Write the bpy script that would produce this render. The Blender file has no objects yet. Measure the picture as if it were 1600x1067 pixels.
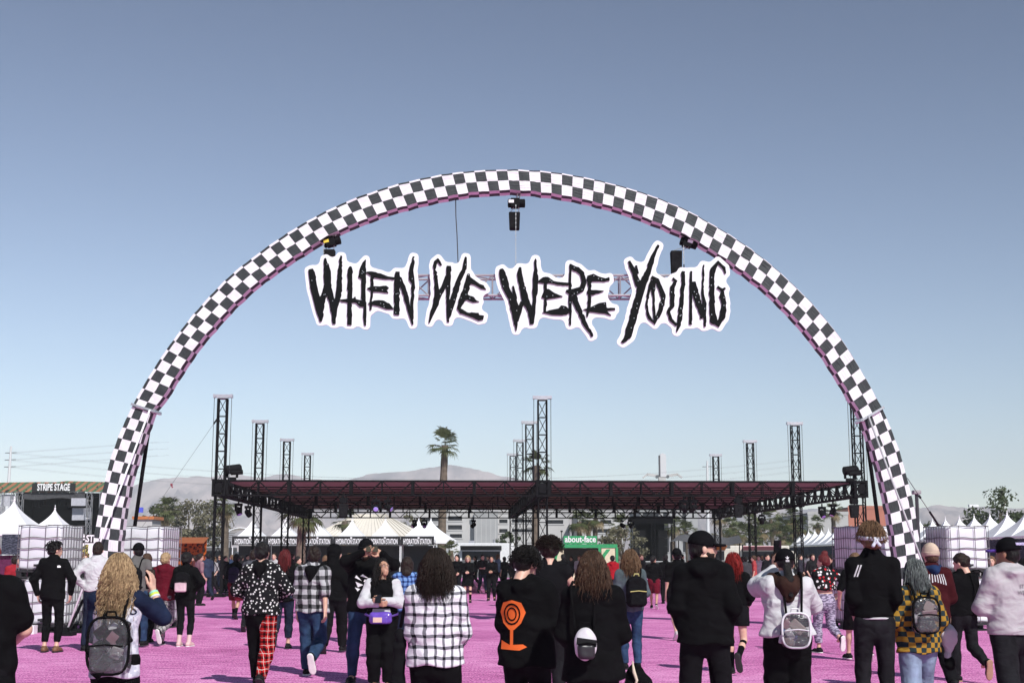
import bpy, bmesh, math, random
import numpy as np
from mathutils import Vector, Matrix
from mathutils.geometry import tessellate_polygon
random.seed(7); np.random.seed(7)
scene = bpy.context.scene
C = scene.collection
R = math.radians

# ---------------------------------------------------------------- camera
FPX = 2100.0; CAMH = 1.6; PITCH = math.atan(337/FPX)
cd = bpy.data.cameras.new('camera'); cam = bpy.data.objects.new('camera', cd); C.objects.link(cam)
cd.sensor_width = 36; cd.sensor_fit = 'HORIZONTAL'; cd.lens = 36*FPX/1600
cd.clip_end = 20000; cd.clip_start = .05
cam.location = (0, 0, CAMH); cam.rotation_euler = (math.pi/2+PITCH, 0, 0)
scene.camera = cam
cd.dof.use_dof = False
# ---------------------------------------------------------------- sky, sun, exposure
SUN_EL = R(41); sdir = Vector((.447, -.894, 0)).normalized()
w = bpy.data.worlds.new('World'); scene.world = w; w.use_nodes = True
nt = w.node_tree; bg = nt.nodes['Background']
sky = nt.nodes.new('ShaderNodeTexSky'); sky.sky_type = 'NISHITA'; sky.sun_disc = False
sky.sun_elevation = SUN_EL; sky.sun_rotation = math.atan2(sdir.x, sdir.y)
sky.altitude = 600; sky.air_density = 1.0; sky.dust_density = .25; sky.ozone_density = 1.0
hs = nt.nodes.new('ShaderNodeHueSaturation'); hs.inputs['Hue'].default_value = .496; hs.inputs['Saturation'].default_value = .84
gm = nt.nodes.new('ShaderNodeGamma'); gm.inputs['Gamma'].default_value = 1.6
nt.links.new(sky.outputs[0], gm.inputs[0]); nt.links.new(gm.outputs[0], hs.inputs['Color']); nt.links.new(hs.outputs[0], bg.inputs[0])
bg.inputs[1].default_value = .0305
sd = bpy.data.lights.new('sun', 'SUN'); sd.energy = 4.6; sd.angle = R(.5); sd.color = (1, .975, .945)
sun = bpy.data.objects.new('sun', sd); C.objects.link(sun)
sv = Vector((sdir.x*math.cos(SUN_EL), sdir.y*math.cos(SUN_EL), math.sin(SUN_EL)))
sun.rotation_euler = sv.to_track_quat('Z', 'Y').to_euler(); sun.location = (20, -30, 40)
scene.view_settings.view_transform = 'Standard'; scene.view_settings.look = 'None'
scene.view_settings.exposure = .2; scene.view_settings.gamma = 1
scene.view_settings.use_curve_mapping = False
scene.render.engine = 'CYCLES'

# ---------------------------------------------------------------- pixel -> place
def pdir(px, py):
    u = (px-800)/FPX; v = (533.5-py)/FPX
    return Vector((u, math.cos(PITCH)-v*math.sin(PITCH), math.sin(PITCH)+v*math.cos(PITCH)))
def at(px, py, Y):
    d = pdir(px, py); t = Y/d.y
    return Vector((d.x*t, Y, CAMH+d.z*t))
def ground(px, py, z=0):
    d = pdir(px, py); t = (z-CAMH)/d.z
    return Vector((d.x*t, d.y*t, z))
def X_at(px, Y, z=1.6):
    t = Y*math.cos(PITCH)+(z-CAMH)*math.sin(PITCH)
    return (px-800)/FPX*t

# ---------------------------------------------------------------- nodes and materials
def newmat(name):
    m = bpy.data.materials.new(name); m.use_nodes = True
    nt = m.node_tree; b = nt.nodes['Principled BSDF']
    return m, nt, b
def M_(nt, op, a, b=None, c=None, clamp=False):
    n = nt.nodes.new('ShaderNodeMath'); n.operation = op; n.use_clamp = clamp
    for i, v in enumerate((a, b, c)):
        if v is None: continue
        if isinstance(v, (int, float)): n.inputs[i].default_value = v
        else: nt.links.new(v, n.inputs[i])
    return n.outputs[0]
def mixc(nt, f, a, b):
    n = nt.nodes.new('ShaderNodeMix'); n.data_type = 'RGBA'
    if isinstance(f, (int, float)): n.inputs[0].default_value = f
    else: nt.links.new(f, n.inputs[0])
    for i, v in ((6, a), (7, b)):
        if isinstance(v, tuple): n.inputs[i].default_value = (*v[:3], 1)
        else: nt.links.new(v, n.inputs[i])
    return n.outputs[2]
def coords(nt, kind='Object', scale=None):
    n = nt.nodes.new('ShaderNodeTexCoord'); o = n.outputs[kind]
    if scale:
        mp = nt.nodes.new('ShaderNodeMapping'); mp.inputs['Scale'].default_value = scale
        nt.links.new(o, mp.inputs[0]); o = mp.outputs[0]
    return o
def noise(nt, co, scale, detail=4, rough=.55):
    n = nt.nodes.new('ShaderNodeTexNoise'); n.inputs['Scale'].default_value = scale
    n.inputs['Detail'].default_value = detail; n.inputs['Roughness'].default_value = rough
    if co is not None: nt.links.new(co, n.inputs[0])
    return n.outputs[0]
def ramp(nt, f, stops):
    n = nt.nodes.new('ShaderNodeValToRGB'); e = n.color_ramp.elements
    while len(e) < len(stops): e.new(.5)
    for k, (p, c) in enumerate(stops):
        e[k].position = p; e[k].color = (*c, 1) if isinstance(c, tuple) else (c, c, c, 1)
    nt.links.new(f, n.inputs[0]); return n.outputs[0]
def bump(nt, b, h, strength=.3, dist=.01):
    n = nt.nodes.new('ShaderNodeBump'); n.inputs['Strength'].default_value = strength
    n.inputs['Distance'].default_value = dist; nt.links.new(h, n.inputs['Height'])
    nt.links.new(n.outputs[0], b.inputs['Normal'])
_mc = {}
def plain(name, col, rough=.6, metal=0., var=.12, nscale=6., bmp=.0, spec=.4):
    """painted / moulded surface with slight uneven tone and wear"""
    if name in _mc: return _mc[name]
    m, nt, b = newmat(name); co = coords(nt)
    f = noise(nt, co, nscale, 5)
    c = ramp(nt, f, [(.3, tuple(v*(1-var) for v in col)), (.7, tuple(min(1, v*(1+var)) for v in col))])
    nt.links.new(c, b.inputs['Base Color'])
    rr = M_(nt, 'MULTIPLY_ADD', f, .25, rough-.12); nt.links.new(rr, b.inputs['Roughness'])
    b.inputs['Metallic'].default_value = metal; b.inputs['Specular IOR Level'].default_value = spec
    if bmp: bump(nt, b, noise(nt, co, nscale*6, 3), bmp, .01)
    _mc[name] = m; return m
def cloth_finish(nt, b, co, wr=.5):
    wc = warp(nt, co, .25, 3.5)
    a = noise(nt, wc, 4.5, 2, .45)
    mp = nt.nodes.new('ShaderNodeMapping'); mp.inputs['Scale'].default_value = (5, 5, 9); mp.inputs['Rotation'].default_value = (.3, .5, .2); nt.links.new(wc, mp.inputs[0])
    c = noise(nt, mp.outputs[0], 1.3, 2, .4)
    h = M_(nt, 'ADD', a, M_(nt, 'MULTIPLY', c, .5))
    fine = noise(nt, co, 300, 2); h = M_(nt, 'ADD', h, M_(nt, 'MULTIPLY', fine, .012))
    bump(nt, b, h, wr, .07)
    b.inputs['Roughness'].default_value = .92; b.inputs['Specular IOR Level'].default_value = .06
def cloth(name, col, var=.25, wr=.5):
    if name in _mc: return _mc[name]
    m, nt, b = newmat(name); co = coords(nt)
    f = noise(nt, co, 7, 5)
    c = ramp(nt, f, [(.3, tuple(v*(1-var) for v in col)), (.72, tuple(min(1, v*(1+var)) for v in col))])
    nt.links.new(c, b.inputs['Base Color']); cloth_finish(nt, b, co, wr)
    _mc[name] = m; return m
def sepxyz(nt, co):
    n = nt.nodes.new('ShaderNodeSeparateXYZ'); nt.links.new(co, n.inputs[0]); return n.outputs
def warp(nt, co, amt, sc):
    n = nt.nodes.new('ShaderNodeTexNoise'); n.inputs['Scale'].default_value = sc; nt.links.new(co, n.inputs[0])
    v = nt.nodes.new('ShaderNodeVectorMath'); v.operation = 'SUBTRACT'; nt.links.new(n.outputs['Color'], v.inputs[0]); v.inputs[1].default_value = (.5, .5, .5)
    s = nt.nodes.new('ShaderNodeVectorMath'); s.operation = 'SCALE'; nt.links.new(v.outputs[0], s.inputs[0]); s.inputs['Scale'].default_value = amt
    a = nt.nodes.new('ShaderNodeVectorMath'); a.operation = 'ADD'; nt.links.new(co, a.inputs[0]); nt.links.new(s.outputs[0], a.inputs[1])
    return a.outputs[0]
def plaid(name, base, mid, dark, per=.062, wide=.34, thin=None, wr=.6, soft=False):
    """woven check: two sets of bands that darken each other where they cross"""
    if name in _mc: return _mc[name]
    m, nt, b = newmat(name); co = coords(nt); wc = warp(nt, co, .035, 9)
    s = sepxyz(nt, wc)
    def band(v, per, w, ph=0):
        f = M_(nt, 'FRACT', M_(nt, 'MULTIPLY_ADD', v, 1/per, ph+50))
        if soft:
            return M_(nt, 'SMOOTH_MIN', 1, M_(nt, 'MULTIPLY', M_(nt, 'PINGPONG', f, .5), 2), .2)
        return M_(nt, 'LESS_THAN', f, w)
    bx = band(M_(nt, 'MULTIPLY_ADD', s[1], .6, s[0]), per, wide); bz = band(s[2], per*1.08, wide)
    c = mixc(nt, bx, base, mid); c2 = mixc(nt, bx, mid, dark)
    col = mixc(nt, bz, c, c2)
    if thin:
        tx = band(M_(nt, 'MULTIPLY_ADD', s[1], .6, s[0]), per, .07, .36); tz = band(s[2], per*1.08, .07, .36)
        col = mixc(nt, M_(nt, 'MAXIMUM', tx, tz), col, thin)
    nt.links.new(col, b.inputs['Base Color']); cloth_finish(nt, b, co, wr)
    _mc[name] = m; return m
def spots(name, base, dots, scale=26, size=.33, dots2=None, wr=.5):
    if name in _mc: return _mc[name]
    m, nt, b = newmat(name); co = coords(nt)
    v = nt.nodes.new('ShaderNodeTexVoronoi'); v.inputs['Scale'].default_value = scale; v.inputs['Randomness'].default_value = .85
    nt.links.new(co, v.inputs[0])
    f = M_(nt, 'LESS_THAN', v.outputs['Distance'], size)
    d = dots
    if dots2:
        cs = nt.nodes.new('ShaderNodeSeparateColor'); nt.links.new(v.outputs['Color'], cs.inputs[0])
        d = mixc(nt, M_(nt, 'GREATER_THAN', cs.outputs[0], .7), dots, dots2)
    nt.links.new(mixc(nt, f, base, d), b.inputs['Base Color']); cloth_finish(nt, b, co, wr)
    _mc[name] = m; return m
def checks(name, a, c, per=.045, wr=.4):
    if name in _mc: return _mc[name]
    m, nt, b = newmat(name); co = coords(nt); s = sepxyz(nt, warp(nt, co, .02, 8))
    fx = M_(nt, 'FLOOR', M_(nt, 'MULTIPLY_ADD', M_(nt, 'MULTIPLY_ADD', s[1], .5, s[0]), 1/per, 60))
    fz = M_(nt, 'FLOOR', M_(nt, 'MULTIPLY_ADD', s[2], 1/per, 60))
    f = M_(nt, 'MODULO', M_(nt, 'ADD', fx, fz), 2)
    nt.links.new(mixc(nt, f, a, c), b.inputs['Base Color']); cloth_finish(nt, b, co, wr)
    _mc[name] = m; return m
def mottled(name, a, c, scale=14, wr=.5, lo=.45, hi=.55, stretch=(1, 1, 1)):
    if name in _mc: return _mc[name]
    m, nt, b = newmat(name); co = coords(nt)
    f = noise(nt, coords(nt, 'Object', stretch), scale, 3, .6)
    nt.links.new(ramp(nt, f, [(lo, a), (hi, c)]), b.inputs['Base Color']); cloth_finish(nt, b, co, wr)
    _mc[name] = m; return m
def denim(name, col, wr=.6):
    return mottled(name, tuple(v*.55 for v in col), tuple(v*1.35 for v in col), 5, wr, .3, .75, (1.6, 1.6, .7))
def skin(name, col):
    if name in _mc: return _mc[name]
    m, nt, b = newmat(name); co = coords(nt)
    c = ramp(nt, noise(nt, co, 18, 4), [(.3, (col[0]*.88, col[1]*.8, col[2]*.76)), (.7, col)])
    nt.links.new(c, b.inputs['Base Color']); b.inputs['Roughness'].default_value = .5
    b.inputs['Subsurface Weight'].default_value = .12; b.inputs['Subsurface Radius'].default_value = (.02, .008, .004); b.inputs['Subsurface Scale'].default_value = .3
    _mc[name] = m; return m
def hairmat(name, a, c):
    if name in _mc: return _mc[name]
    m, nt, b = newmat(name)
    f = noise(nt, coords(nt, 'Object', (60, 60, 9)), 1.4, 4, .6)
    nt.links.new(ramp(nt, f, [(.3, a), (.7, c)]), b.inputs['Base Color'])
    b.inputs['Roughness'].default_value = .5; b.inputs['Specular IOR Level'].default_value = .22
    bump(nt, b, f, .7, .02); _mc[name] = m; return m
def glassy(name, col, rough=.1, alpha=1.):
    if name in _mc: return _mc[name]
    m, nt, b = newmat(name); b.inputs['Base Color'].default_value = (*col, 1)
    b.inputs['Roughness'].default_value = rough; b.inputs['Specular IOR Level'].default_value = .6; b.inputs['Alpha'].default_value = alpha
    b.inputs['Coat Weight'].default_value = .4; _mc[name] = m; return m

# ---------------------------------------------------------------- objects
def tag(o, label=None, cat=None, group=None, kind=None):
    if label: o['label'] = label
    if cat: o['category'] = cat
    if group: o['group'] = group
    if kind: o['kind'] = kind
    return o
def thing(name, label, cat, loc=(0, 0, 0), rz=0, group=None):
    o = bpy.data.objects.new(name, None); C.objects.link(o); o.empty_display_size = .2
    o.location = loc; o.rotation_euler = (0, 0, rz); return tag(o, label, cat, group)
def addobj(name, me, mat=None, parent=None, smooth=False):
    o = bpy.data.objects.new(name, me); C.objects.link(o)
    if mat is not None and not me.materials: me.materials.append(mat)
    if smooth: me.polygons.foreach_set('use_smooth', [True]*len(me.polygons))
    if parent is not None: o.parent = parent
    return o
def copy_tree(o, parent=None):
    c = o.copy(); C.objects.link(c); c.parent = parent
    for ch in o.children: copy_tree(ch, c)
    return c
class MB:
    """collects simple shapes; build() links them as one mesh"""
    def __init__(s): s.v = []; s.f = []; s.uv = None
    def add(s, vs, fs):
        n = len(s.v); s.v += [tuple(p) for p in vs]; s.f += [tuple(i+n for i in f) for f in fs]; return s
    def box(s, lo, hi, rot=None, org=None):
        x0, y0, z0 = lo; x1, y1, z1 = hi
        vs = [Vector(p) for p in ((x0,y0,z0),(x1,y0,z0),(x1,y1,z0),(x0,y1,z0),(x0,y0,z1),(x1,y0,z1),(x1,y1,z1),(x0,y1,z1))]
        if rot is not None:
            c = Vector(org) if org is not None else Vector((0, 0, 0)); vs = [rot @ (v-c)+c for v in vs]
        return s.add(vs, [(0,3,2,1),(4,5,6,7),(0,1,5,4),(1,2,6,5),(2,3,7,6),(3,0,4,7)])
    def cbox(s, c, sz, rot=None):
        c = Vector(c); h = Vector(sz)/2; return s.box(c-h, c+h, rot, c)
    def bar(s, a, b, w=.05, h=None, up=(0, 0, 1)):
        h = h or w; a = Vector(a); b = Vector(b); d = (b-a).normalized(); u = Vector(up)
        if abs(d.dot(u)) > .98: u = Vector((1, 0, 0))
        x = d.cross(u).normalized(); y = x.cross(d)
        vs = [p+x*(sx*w/2)+y*(sy*h/2) for p in (a, b) for sx, sy in ((-1,-1),(1,-1),(1,1),(-1,1))]
        return s.add(vs, [(3,2,1,0),(4,5,6,7),(0,1,5,4),(1,2,6,5),(2,3,7,6),(3,0,4,7)])
    def tube(s, pts, r, n=8, caps=True):
        pts = [Vector(p) for p in pts]; m = len(pts); rs = r if isinstance(r, (list, tuple)) else [r]*m
        vs = []; prev = None
        for i, p in enumerate(pts):
            d = (pts[min(i+1, m-1)]-pts[max(i-1, 0)]).normalized()
            if prev is None:
                u = Vector((0, 0, 1)) if abs(d.z) < .9 else Vector((1, 0, 0)); x = d.cross(u).normalized()
            else:
                x = (prev-d*prev.dot(d)).normalized()
            prev = x; y = d.cross(x)
            for k in range(n):
                a = 2*math.pi*k/n; vs.append(p+(x*math.cos(a)+y*math.sin(a))*rs[i])
        fs = [(i*n+k, i*n+(k+1) % n, (i+1)*n+(k+1) % n, (i+1)*n+k) for i in range(m-1) for k in range(n)]
        if caps: fs += [tuple(range(n-1, -1, -1)), tuple((m-1)*n+k for k in range(n))]
        return s.add(vs, fs)
    def lathe(s, prof, c=(0, 0, 0), n=16):
        vs = [(c[0]+r*math.cos(2*math.pi*k/n), c[1]+r*math.sin(2*math.pi*k/n), c[2]+z) for r, z in prof for k in range(n)]
        fs = [(i*n+k, i*n+(k+1) % n, (i+1)*n+(k+1) % n, (i+1)*n+k) for i in range(len(prof)-1) for k in range(n)]
        return s.add(vs, fs)
    def build(s, name, mat, parent=None, smooth=False, local=False, bevel=0):
        me = bpy.data.meshes.new(name); vs = s.v
        if parent is not None and not local:
            l = parent.location
            if parent.parent: l = l+parent.parent.location
            vs = [(p[0]-l.x, p[1]-l.y, p[2]-l.z) for p in vs]
        me.from_pydata(vs, [], s.f); me.update()
        o = addobj(name, me, mat, parent, smooth)
        if bevel:
            bv = o.modifiers.new('bevel', 'BEVEL'); bv.width = bevel; bv.segments = 2; bv.limit_method = 'ANGLE'
        return o
def part(name, mat, parent, fn, **k):
    m = MB(); fn(m); return m.build(name, mat, parent, **k)
def extrude_poly(mb, outer, holes, axisfn, d0, d1):
    """flat outline (with holes) given depth; axisfn(a, b, d) -> 3D"""
    loops = [outer]+holes
    tris = tessellate_polygon([[Vector((a, b, 0)) for a, b in l] for l in loops])
    flat = [p for l in loops for p in l]; n = len(flat)
    vs = [axisfn(a, b, d0) for a, b in flat]+[axisfn(a, b, d1) for a, b in flat]
    fs = []
    for t in tris:
        fs.append(tuple(t)); fs.append(tuple(i+n for i in reversed(t)))
    k = 0
    for l in loops:
        m = len(l)
        for i in range(m):
            j = (i+1) % m; fs.append((k+i, k+j, k+j+n, k+i+n))
        k += m
    return mb.add(vs, fs)
def text_mesh(txt, size=1., ext=.01, bold=0., xs=1., align='CENTER', spacing=1.):
    cu = bpy.data.curves.new('lettering', 'FONT'); cu.body = txt; cu.size = size; cu.extrude = ext; cu.offset = bold
    cu.align_x = align; cu.align_y = 'CENTER'; cu.space_character = spacing; cu.resolution_u = 3
    o = bpy.data.objects.new('lettering', cu); C.objects.link(o)
    bpy.context.view_layer.update()
    me = bpy.data.meshes.new_from_object(o.evaluated_get(bpy.context.evaluated_depsgraph_get()))
    bpy.data.objects.remove(o); bpy.data.curves.remove(cu)
    for v in me.vertices: v.co.x *= xs
    return me
def put_text(name, txt, mat, parent, loc, size, rot=(math.pi/2, 0, 0), **k):
    """lettering as a flat raised piece; loc in world (parent unrotated)"""
    me = text_mesh(txt, size, **k); o = addobj(name, me, mat, parent)
    l = Vector(loc)
    if parent is not None:
        l = l-parent.location
        if parent.parent: l = l-parent.parent.location
    o.location = l; o.rotation_euler = rot; return o

# ================================================================ ground
def turf_mat():
    m, nt, b = newmat('pink_turf'); co = coords(nt)
    fib = noise(nt, coords(nt, 'Object', (1, .8, 1)), 34, 3, .75)
    mid = noise(nt, coords(nt, 'Object', (.35, 1.5, 1)), 6, 4, .6); big = noise(nt, co, .3, 4)
    f = M_(nt, 'ADD', M_(nt, 'MULTIPLY', fib, .8), M_(nt, 'ADD', M_(nt, 'MULTIPLY', mid, .32), M_(nt, 'MULTIPLY', big, .2)))
    f = M_(nt, 'SUBTRACT', f, .16)
    c = ramp(nt, f, [(.38, (.10, .012, .065)), (.45, (.52, .115, .34)), (.52, (.71, .215, .49)), (.61, (.90, .48, .73))])
    nt.links.new(c, b.inputs['Base Color']); b.inputs['Roughness'].default_value = .85; b.inputs['Specular IOR Level'].default_value = .2
    h = M_(nt, 'ADD', fib, M_(nt, 'MULTIPLY', mid, .8)); bump(nt, b, h, .7, .03)
    return m
def grid_sheet(name, x0, x1, y0, y1, z, mat, nx=1, ny=1):
    m = MB(); vs = [(x0+(x1-x0)*i/nx, y0+(y1-y0)*j/ny, z) for j in range(ny+1) for i in range(nx+1)]
    fs = [(j*(nx+1)+i, j*(nx+1)+i+1, (j+1)*(nx+1)+i+1, (j+1)*(nx+1)+i) for j in range(ny) for i in range(nx)]
    m.add(vs, fs); o = m.build(name, mat); return tag(o, kind='structure')
m, nt_, b_ = newmat('desert_ground'); co_ = coords(nt_)
nt_.links.new(ramp(nt_, noise(nt_, co_, .02, 6), [(.3, (.22, .19, .16)), (.7, (.34, .30, .25))]), b_.inputs['Base Color']); b_.inputs['Roughness'].default_value = .95
grid_sheet('ground', -6000, 6000, -300, 7000, -.02, m)
grid_sheet('asphalt_lot', -160, 160, 60, 420, -.008, plain('asphalt', (.16, .155, .15), .9, var=.25, nscale=.8, bmp=.4))
grid_sheet('turf', -75, 75, -18, 108, 0, turf_mat(), 1, 1)

# distant range, lit by the sun and faded by the air in between
def mountains():
    m, nt, b = newmat('bare_rock_relief'); co = coords(nt)
    f = noise(nt, coords(nt, 'Object', (1, .25, .6)), .011, 8, .65)
    nt.links.new(ramp(nt, f, [(.4, (.07, .05, .05)), (.6, (.36, .28, .25))]), b.inputs['Base Color']); b.inputs['Roughness'].default_value = 1  # dark and pale streaks paint in gully shading that frontal sun leaves flat
    prof = [(-400, 800), (0, 790), (150, 775), (215, 757), (250, 745), (300, 739), (340, 741), (365, 737), (400, 743), (440, 738), (480, 746), (530, 750),
            (560, 742), (600, 734), (640, 731), (670, 728), (690, 725), (708, 724), (725, 728), (745, 730), (770, 737), (800, 744), (850, 757), (880, 752), (900, 748),
            (920, 747), (945, 752), (1000, 768), (1080, 782), (1180, 790), (1300, 796), (1400, 797), (1430, 792), (1450, 787), (1463, 784), (1480, 788), (1510, 790), (1560, 792), (1650, 788), (1800, 798), (2100, 800)]
    rng = np.random.RandomState(3)
    xs = np.arange(-400, 2100, 7.0); ys = np.interp(xs, [p[0] for p in prof], [p[1] for p in prof])
    ys = ys+np.convolve(rng.randn(len(xs)), np.ones(3)/3, 'same')*2.0
    Y0 = 4200; rows = 26; vs = []; fs = []
    crest = [at(x, y, Y0) for x, y in zip(xs, ys)]
    ph = rng.rand(8)*6.28
    for j in range(rows+1):
        t = j/rows
        for i, p in enumerate(crest):
            s = t if j <= rows*.75 else .75+(t-.75)*1
            if t <= .75:
                q = t/.75; y = Y0-1500*(1-q); z = p.z*q**1.25
            else:
                q = (t-.75)/.25; y = Y0+900*q; z = p.z*(1-.75*q)
            g = (math.sin(p.x*.011+ph[0]+2*math.sin(y*.004))*.5+math.sin(p.x*.027+ph[1]+y*.003)*.3+math.sin(p.x*.06+ph[2]+y*.008)*.15)
            k = math.sin(math.pi*min(1, t/.75)) if t < .75 else 0
            z += g*60*k+rng.randn()*7*k
            y += g*220*k
            vs.append((p.x*y/Y0, y, max(z, -5) if j else -5))
    n = len(crest)
    fs = [(j*n+i, j*n+i+1, (j+1)*n+i+1, (j+1)*n+i) for j in range(rows) for i in range(n-1)]
    mb = MB(); mb.add(vs, fs); tag(mb.build('mountain_range', m, smooth=True), kind='structure')
mountains()

# ================================================================ arch
AY = 29.7; AD = .48
def polyline_resample(pts, s):
    P = np.array(pts); d = np.r_[0, np.cumsum(np.hypot(*(P[1:]-P[:-1]).T))]; d /= d[-1]
    return np.c_[np.interp(s, d, P[:, 0]), np.interp(s, d, P[:, 1])]
def toXZ(l): return [(at(x, y, AY).x, at(x, y, AY).z) for x, y in l]
up_o = [(208,632),(218,613),(236,583),(255,553),(276.5,523.5),(299,495),(322.6,468),(347,442.5),(373,419),(388,408),(416,386.6),(445,367),(474,349),(505,332),(521,324.7),(554,309.7),(587,298.4),(620.6,288),(655,280),(690,273),(725,268.4),(760,266),(803,265),(848,267.5),(883,272),(918,278),(951,286),(969.7,290.6),(1004,301),(1037,313),(1070,327),(1083,333.7),(1115,352),(1145,369.5),(1173,389),(1202,411.5),(1218,424.7),(1243,448),(1269,474),(1292.5,502),(1315,530),(1335,561.7),(1354,593),(1378,637)]
up_i = [(237,641),(257,617),(265,602),(276.5,585),(286.6,569.5),(303.5,544.5),(325,518),(348.5,492),(371,468.5),(395.7,446),(410.6,434.5),(424.7,424.5),(450,406.5),(478,389),(504,373),(519,364.5),(549,351),(583,338),(615,326.6),(647,318),(662,314.5),(696,307),(728,302),(760,298.6),(795,297),(828,298.4),(862,302),(896,308),(927,315),(960,323.5),(992,334),(1023,346),(1055,359.5),(1074,368),(1096,380.6),(1126,399),(1154,418),(1182.5,438.7),(1207,460),(1219,472),(1244,497.6),(1266.6,523.5),(1288,550.5),(1306,578.6),(1324,609),(1350,655)]
lo_o = [(138,985),(142,900),(147,838),(157.5,778),(172,718),(187,676),(208,632)]
lo_i = [(178,985),(181,905),(185,845),(191,798),(201,748),(218,695),(237,641)]
ro_o = [(1378,637),(1389,662),(1406,705),(1420,757),(1430,799),(1435.5,838),(1438,872),(1443,985)]
ro_i = [(1350,655),(1362,690),(1376,735),(1389,790),(1397,838),(1402,872),(1408,985)]
def check_fabric():
    m, nt, b = newmat('check_fabric'); uv = coords(nt, 'UV'); s = sepxyz(nt, uv)
    f = M_(nt, 'MODULO', M_(nt, 'ADD', M_(nt, 'FLOOR', M_(nt, 'ADD', s[0], 200)), M_(nt, 'FLOOR', M_(nt, 'ADD', s[1], 20))), 2)
    co = coords(nt); g = noise(nt, co, 2.2, 5)
    wh = ramp(nt, g, [(.3, (.70, .68, .70)), (.7, (.82, .81, .82))]); dk = ramp(nt, g, [(.3, (.024, .030, .031)), (.7, (.040, .048, .049))])
    nt.links.new(mixc(nt, f, wh, dk), b.inputs['Base Color']); b.inputs['Roughness'].default_value = .62; b.inputs['Specular IOR Level'].default_value = .35
    mp = nt.nodes.new('ShaderNodeMapping'); mp.inputs['Scale'].default_value = (.5, 6, 1); nt.links.new(uv, mp.inputs[0])
    h = M_(nt, 'ADD', noise(nt, co, 3.5, 4), M_(nt, 'MULTIPLY', noise(nt, mp.outputs[0], 1.2, 3), .6)); bump(nt, b, h, .6, .06)
    return m
CHK = .2445
def sleeve(name, po, pi, parent, mat, vo, u_mid, n):
    """box sleeve of printed fabric round the truss; vo = rows of checks on the front at start and end"""
    S = np.linspace(0, 1, n+1); A = polyline_resample(toXZ(po), S); B = polyline_resample(toXZ(pi), S)
    mid = (A+B)/2; L = np.r_[0, np.cumsum(np.hypot(*(mid[1:]-mid[:-1]).T))]
    if u_mid is not None: u = (L-u_mid(mid, L))/CHK
    else: u = L/CHK
    vs = []
    rng = np.random.RandomState(5)
    for i in range(n+1):
        sag = .006*math.sin(i*1.9)+.004*rng.randn()
        nrm = (A[i]-B[i])/np.hypot(*(A[i]-B[i]))
        a = A[i]+nrm*sag*.5; b = B[i]-nrm*sag
        vs += [(a[0], AY, a[1]), (b[0], AY, b[1]), (b[0], AY+AD, b[1]), (a[0], AY+AD, a[1])]
    fs = []; uvs = []
    l = parent.location
    for i in range(n):
        v0 = vo[0]+(vo[1]-vo[0])*i/n; v1 = vo[0]+(vo[1]-vo[0])*(i+1)/n
        for k, (va, vb) in enumerate(((None, 0), (0, 2), (2, 4), (4, 6))):
            a0, a1, b0, b1 = i*4+k, i*4+(k+1) % 4, (i+1)*4+k, (i+1)*4+(k+1) % 4
            fs.append((a0, a1, b1, b0))
            s0, s1 = (-v0, -v1) if va is None else (va, va)
            uvs += [(u[i], s0), (u[i], vb), (u[i+1], vb), (u[i+1], s1)]
    me = bpy.data.meshes.new(name); me.from_pydata([(p[0]-l.x, p[1]-l.y, p[2]-l.z) for p in vs], [], fs)
    ul = me.uv_layers.new(name='UVMap')
    for k, q in enumerate(uvs): ul.data[k].uv = q
    return addobj(name, me, mat, parent), u
M_ALU = plain('aluminium', (.55, .54, .55), .35, .85, .1); M_BLK = plain('black_steel', (.007, .007, .008), .7, 0, .3, spec=.08); M_WHT = plain('white_paint', (.78, .78, .78), .5)
M_DKG = plain('dark_grey_plastic', (.04, .04, .045), .55)
arch = thing('entrance_arch', 'giant black and white checkered fabric arch spanning the pink ground', 'arch', (0, AY, 0))
FAB = check_fabric()
apex = at(803, 281, AY).x
def um(mid, L): return np.interp(apex, mid[:, 0], L)-CHK*.5
sleeve('upper_sleeve', up_o, up_i, arch, FAB, (2.28, 2.0), um, 150)
sleeve('leg_sleeve', lo_o, lo_i, arch, FAB, (2.6, 2.45), None, 40)
sleeve('leg_sleeve', ro_o, ro_i, arch, FAB, (2.35, 2.55), None, 40)
for sx, a, b in ((-1, (205, 631), (240, 642)), (1, (1381, 636), (1347, 656))):
    p, q = at(*a, AY-.03), at(*b, AY-.03)
    part('clamp_bar', M_ALU, arch, lambda m: (m.bar(p, q, .07, .05), m.bar(p+Vector((0, AD+.06, 0)), q+Vector((0, AD+.06, 0)), .07, .05), m.bar(q+Vector((0, -.02, 0)), q+Vector((0, AD+.1, 0)), .06)))
def brace(px0, px1, Y0, Y1, mat, r):
    a = at(*px0, Y0); b = at(*px1, Y1)
    d = (b-a); k = (a.z-.06)/(a.z-b.z); e = a+d*k
    part('brace_pole', mat, arch, lambda m: m.tube([a, e], r, 8), smooth=True)
    part('brace_foot', M_BLK, arch, lambda m: (m.cbox((e.x, e.y, .04), (.34, .34, .08)), m.cbox((e.x, e.y, .12), (.12, .12, .1))))
brace((234, 640), (157, 845), AY-.07, AY-.75, M_WHT, .022); brace((236, 645), (213, 805), AY+AD+.05, AY+2.2, M_BLK, .045)
brace((1357, 650), (1441, 878), AY-.07, AY-.75, plain('grey_paint', (.42, .42, .43), .5), .022); brace((1350, 650), (1373, 822), AY+AD+.05, AY+2.0, M_BLK, .045)
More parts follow.
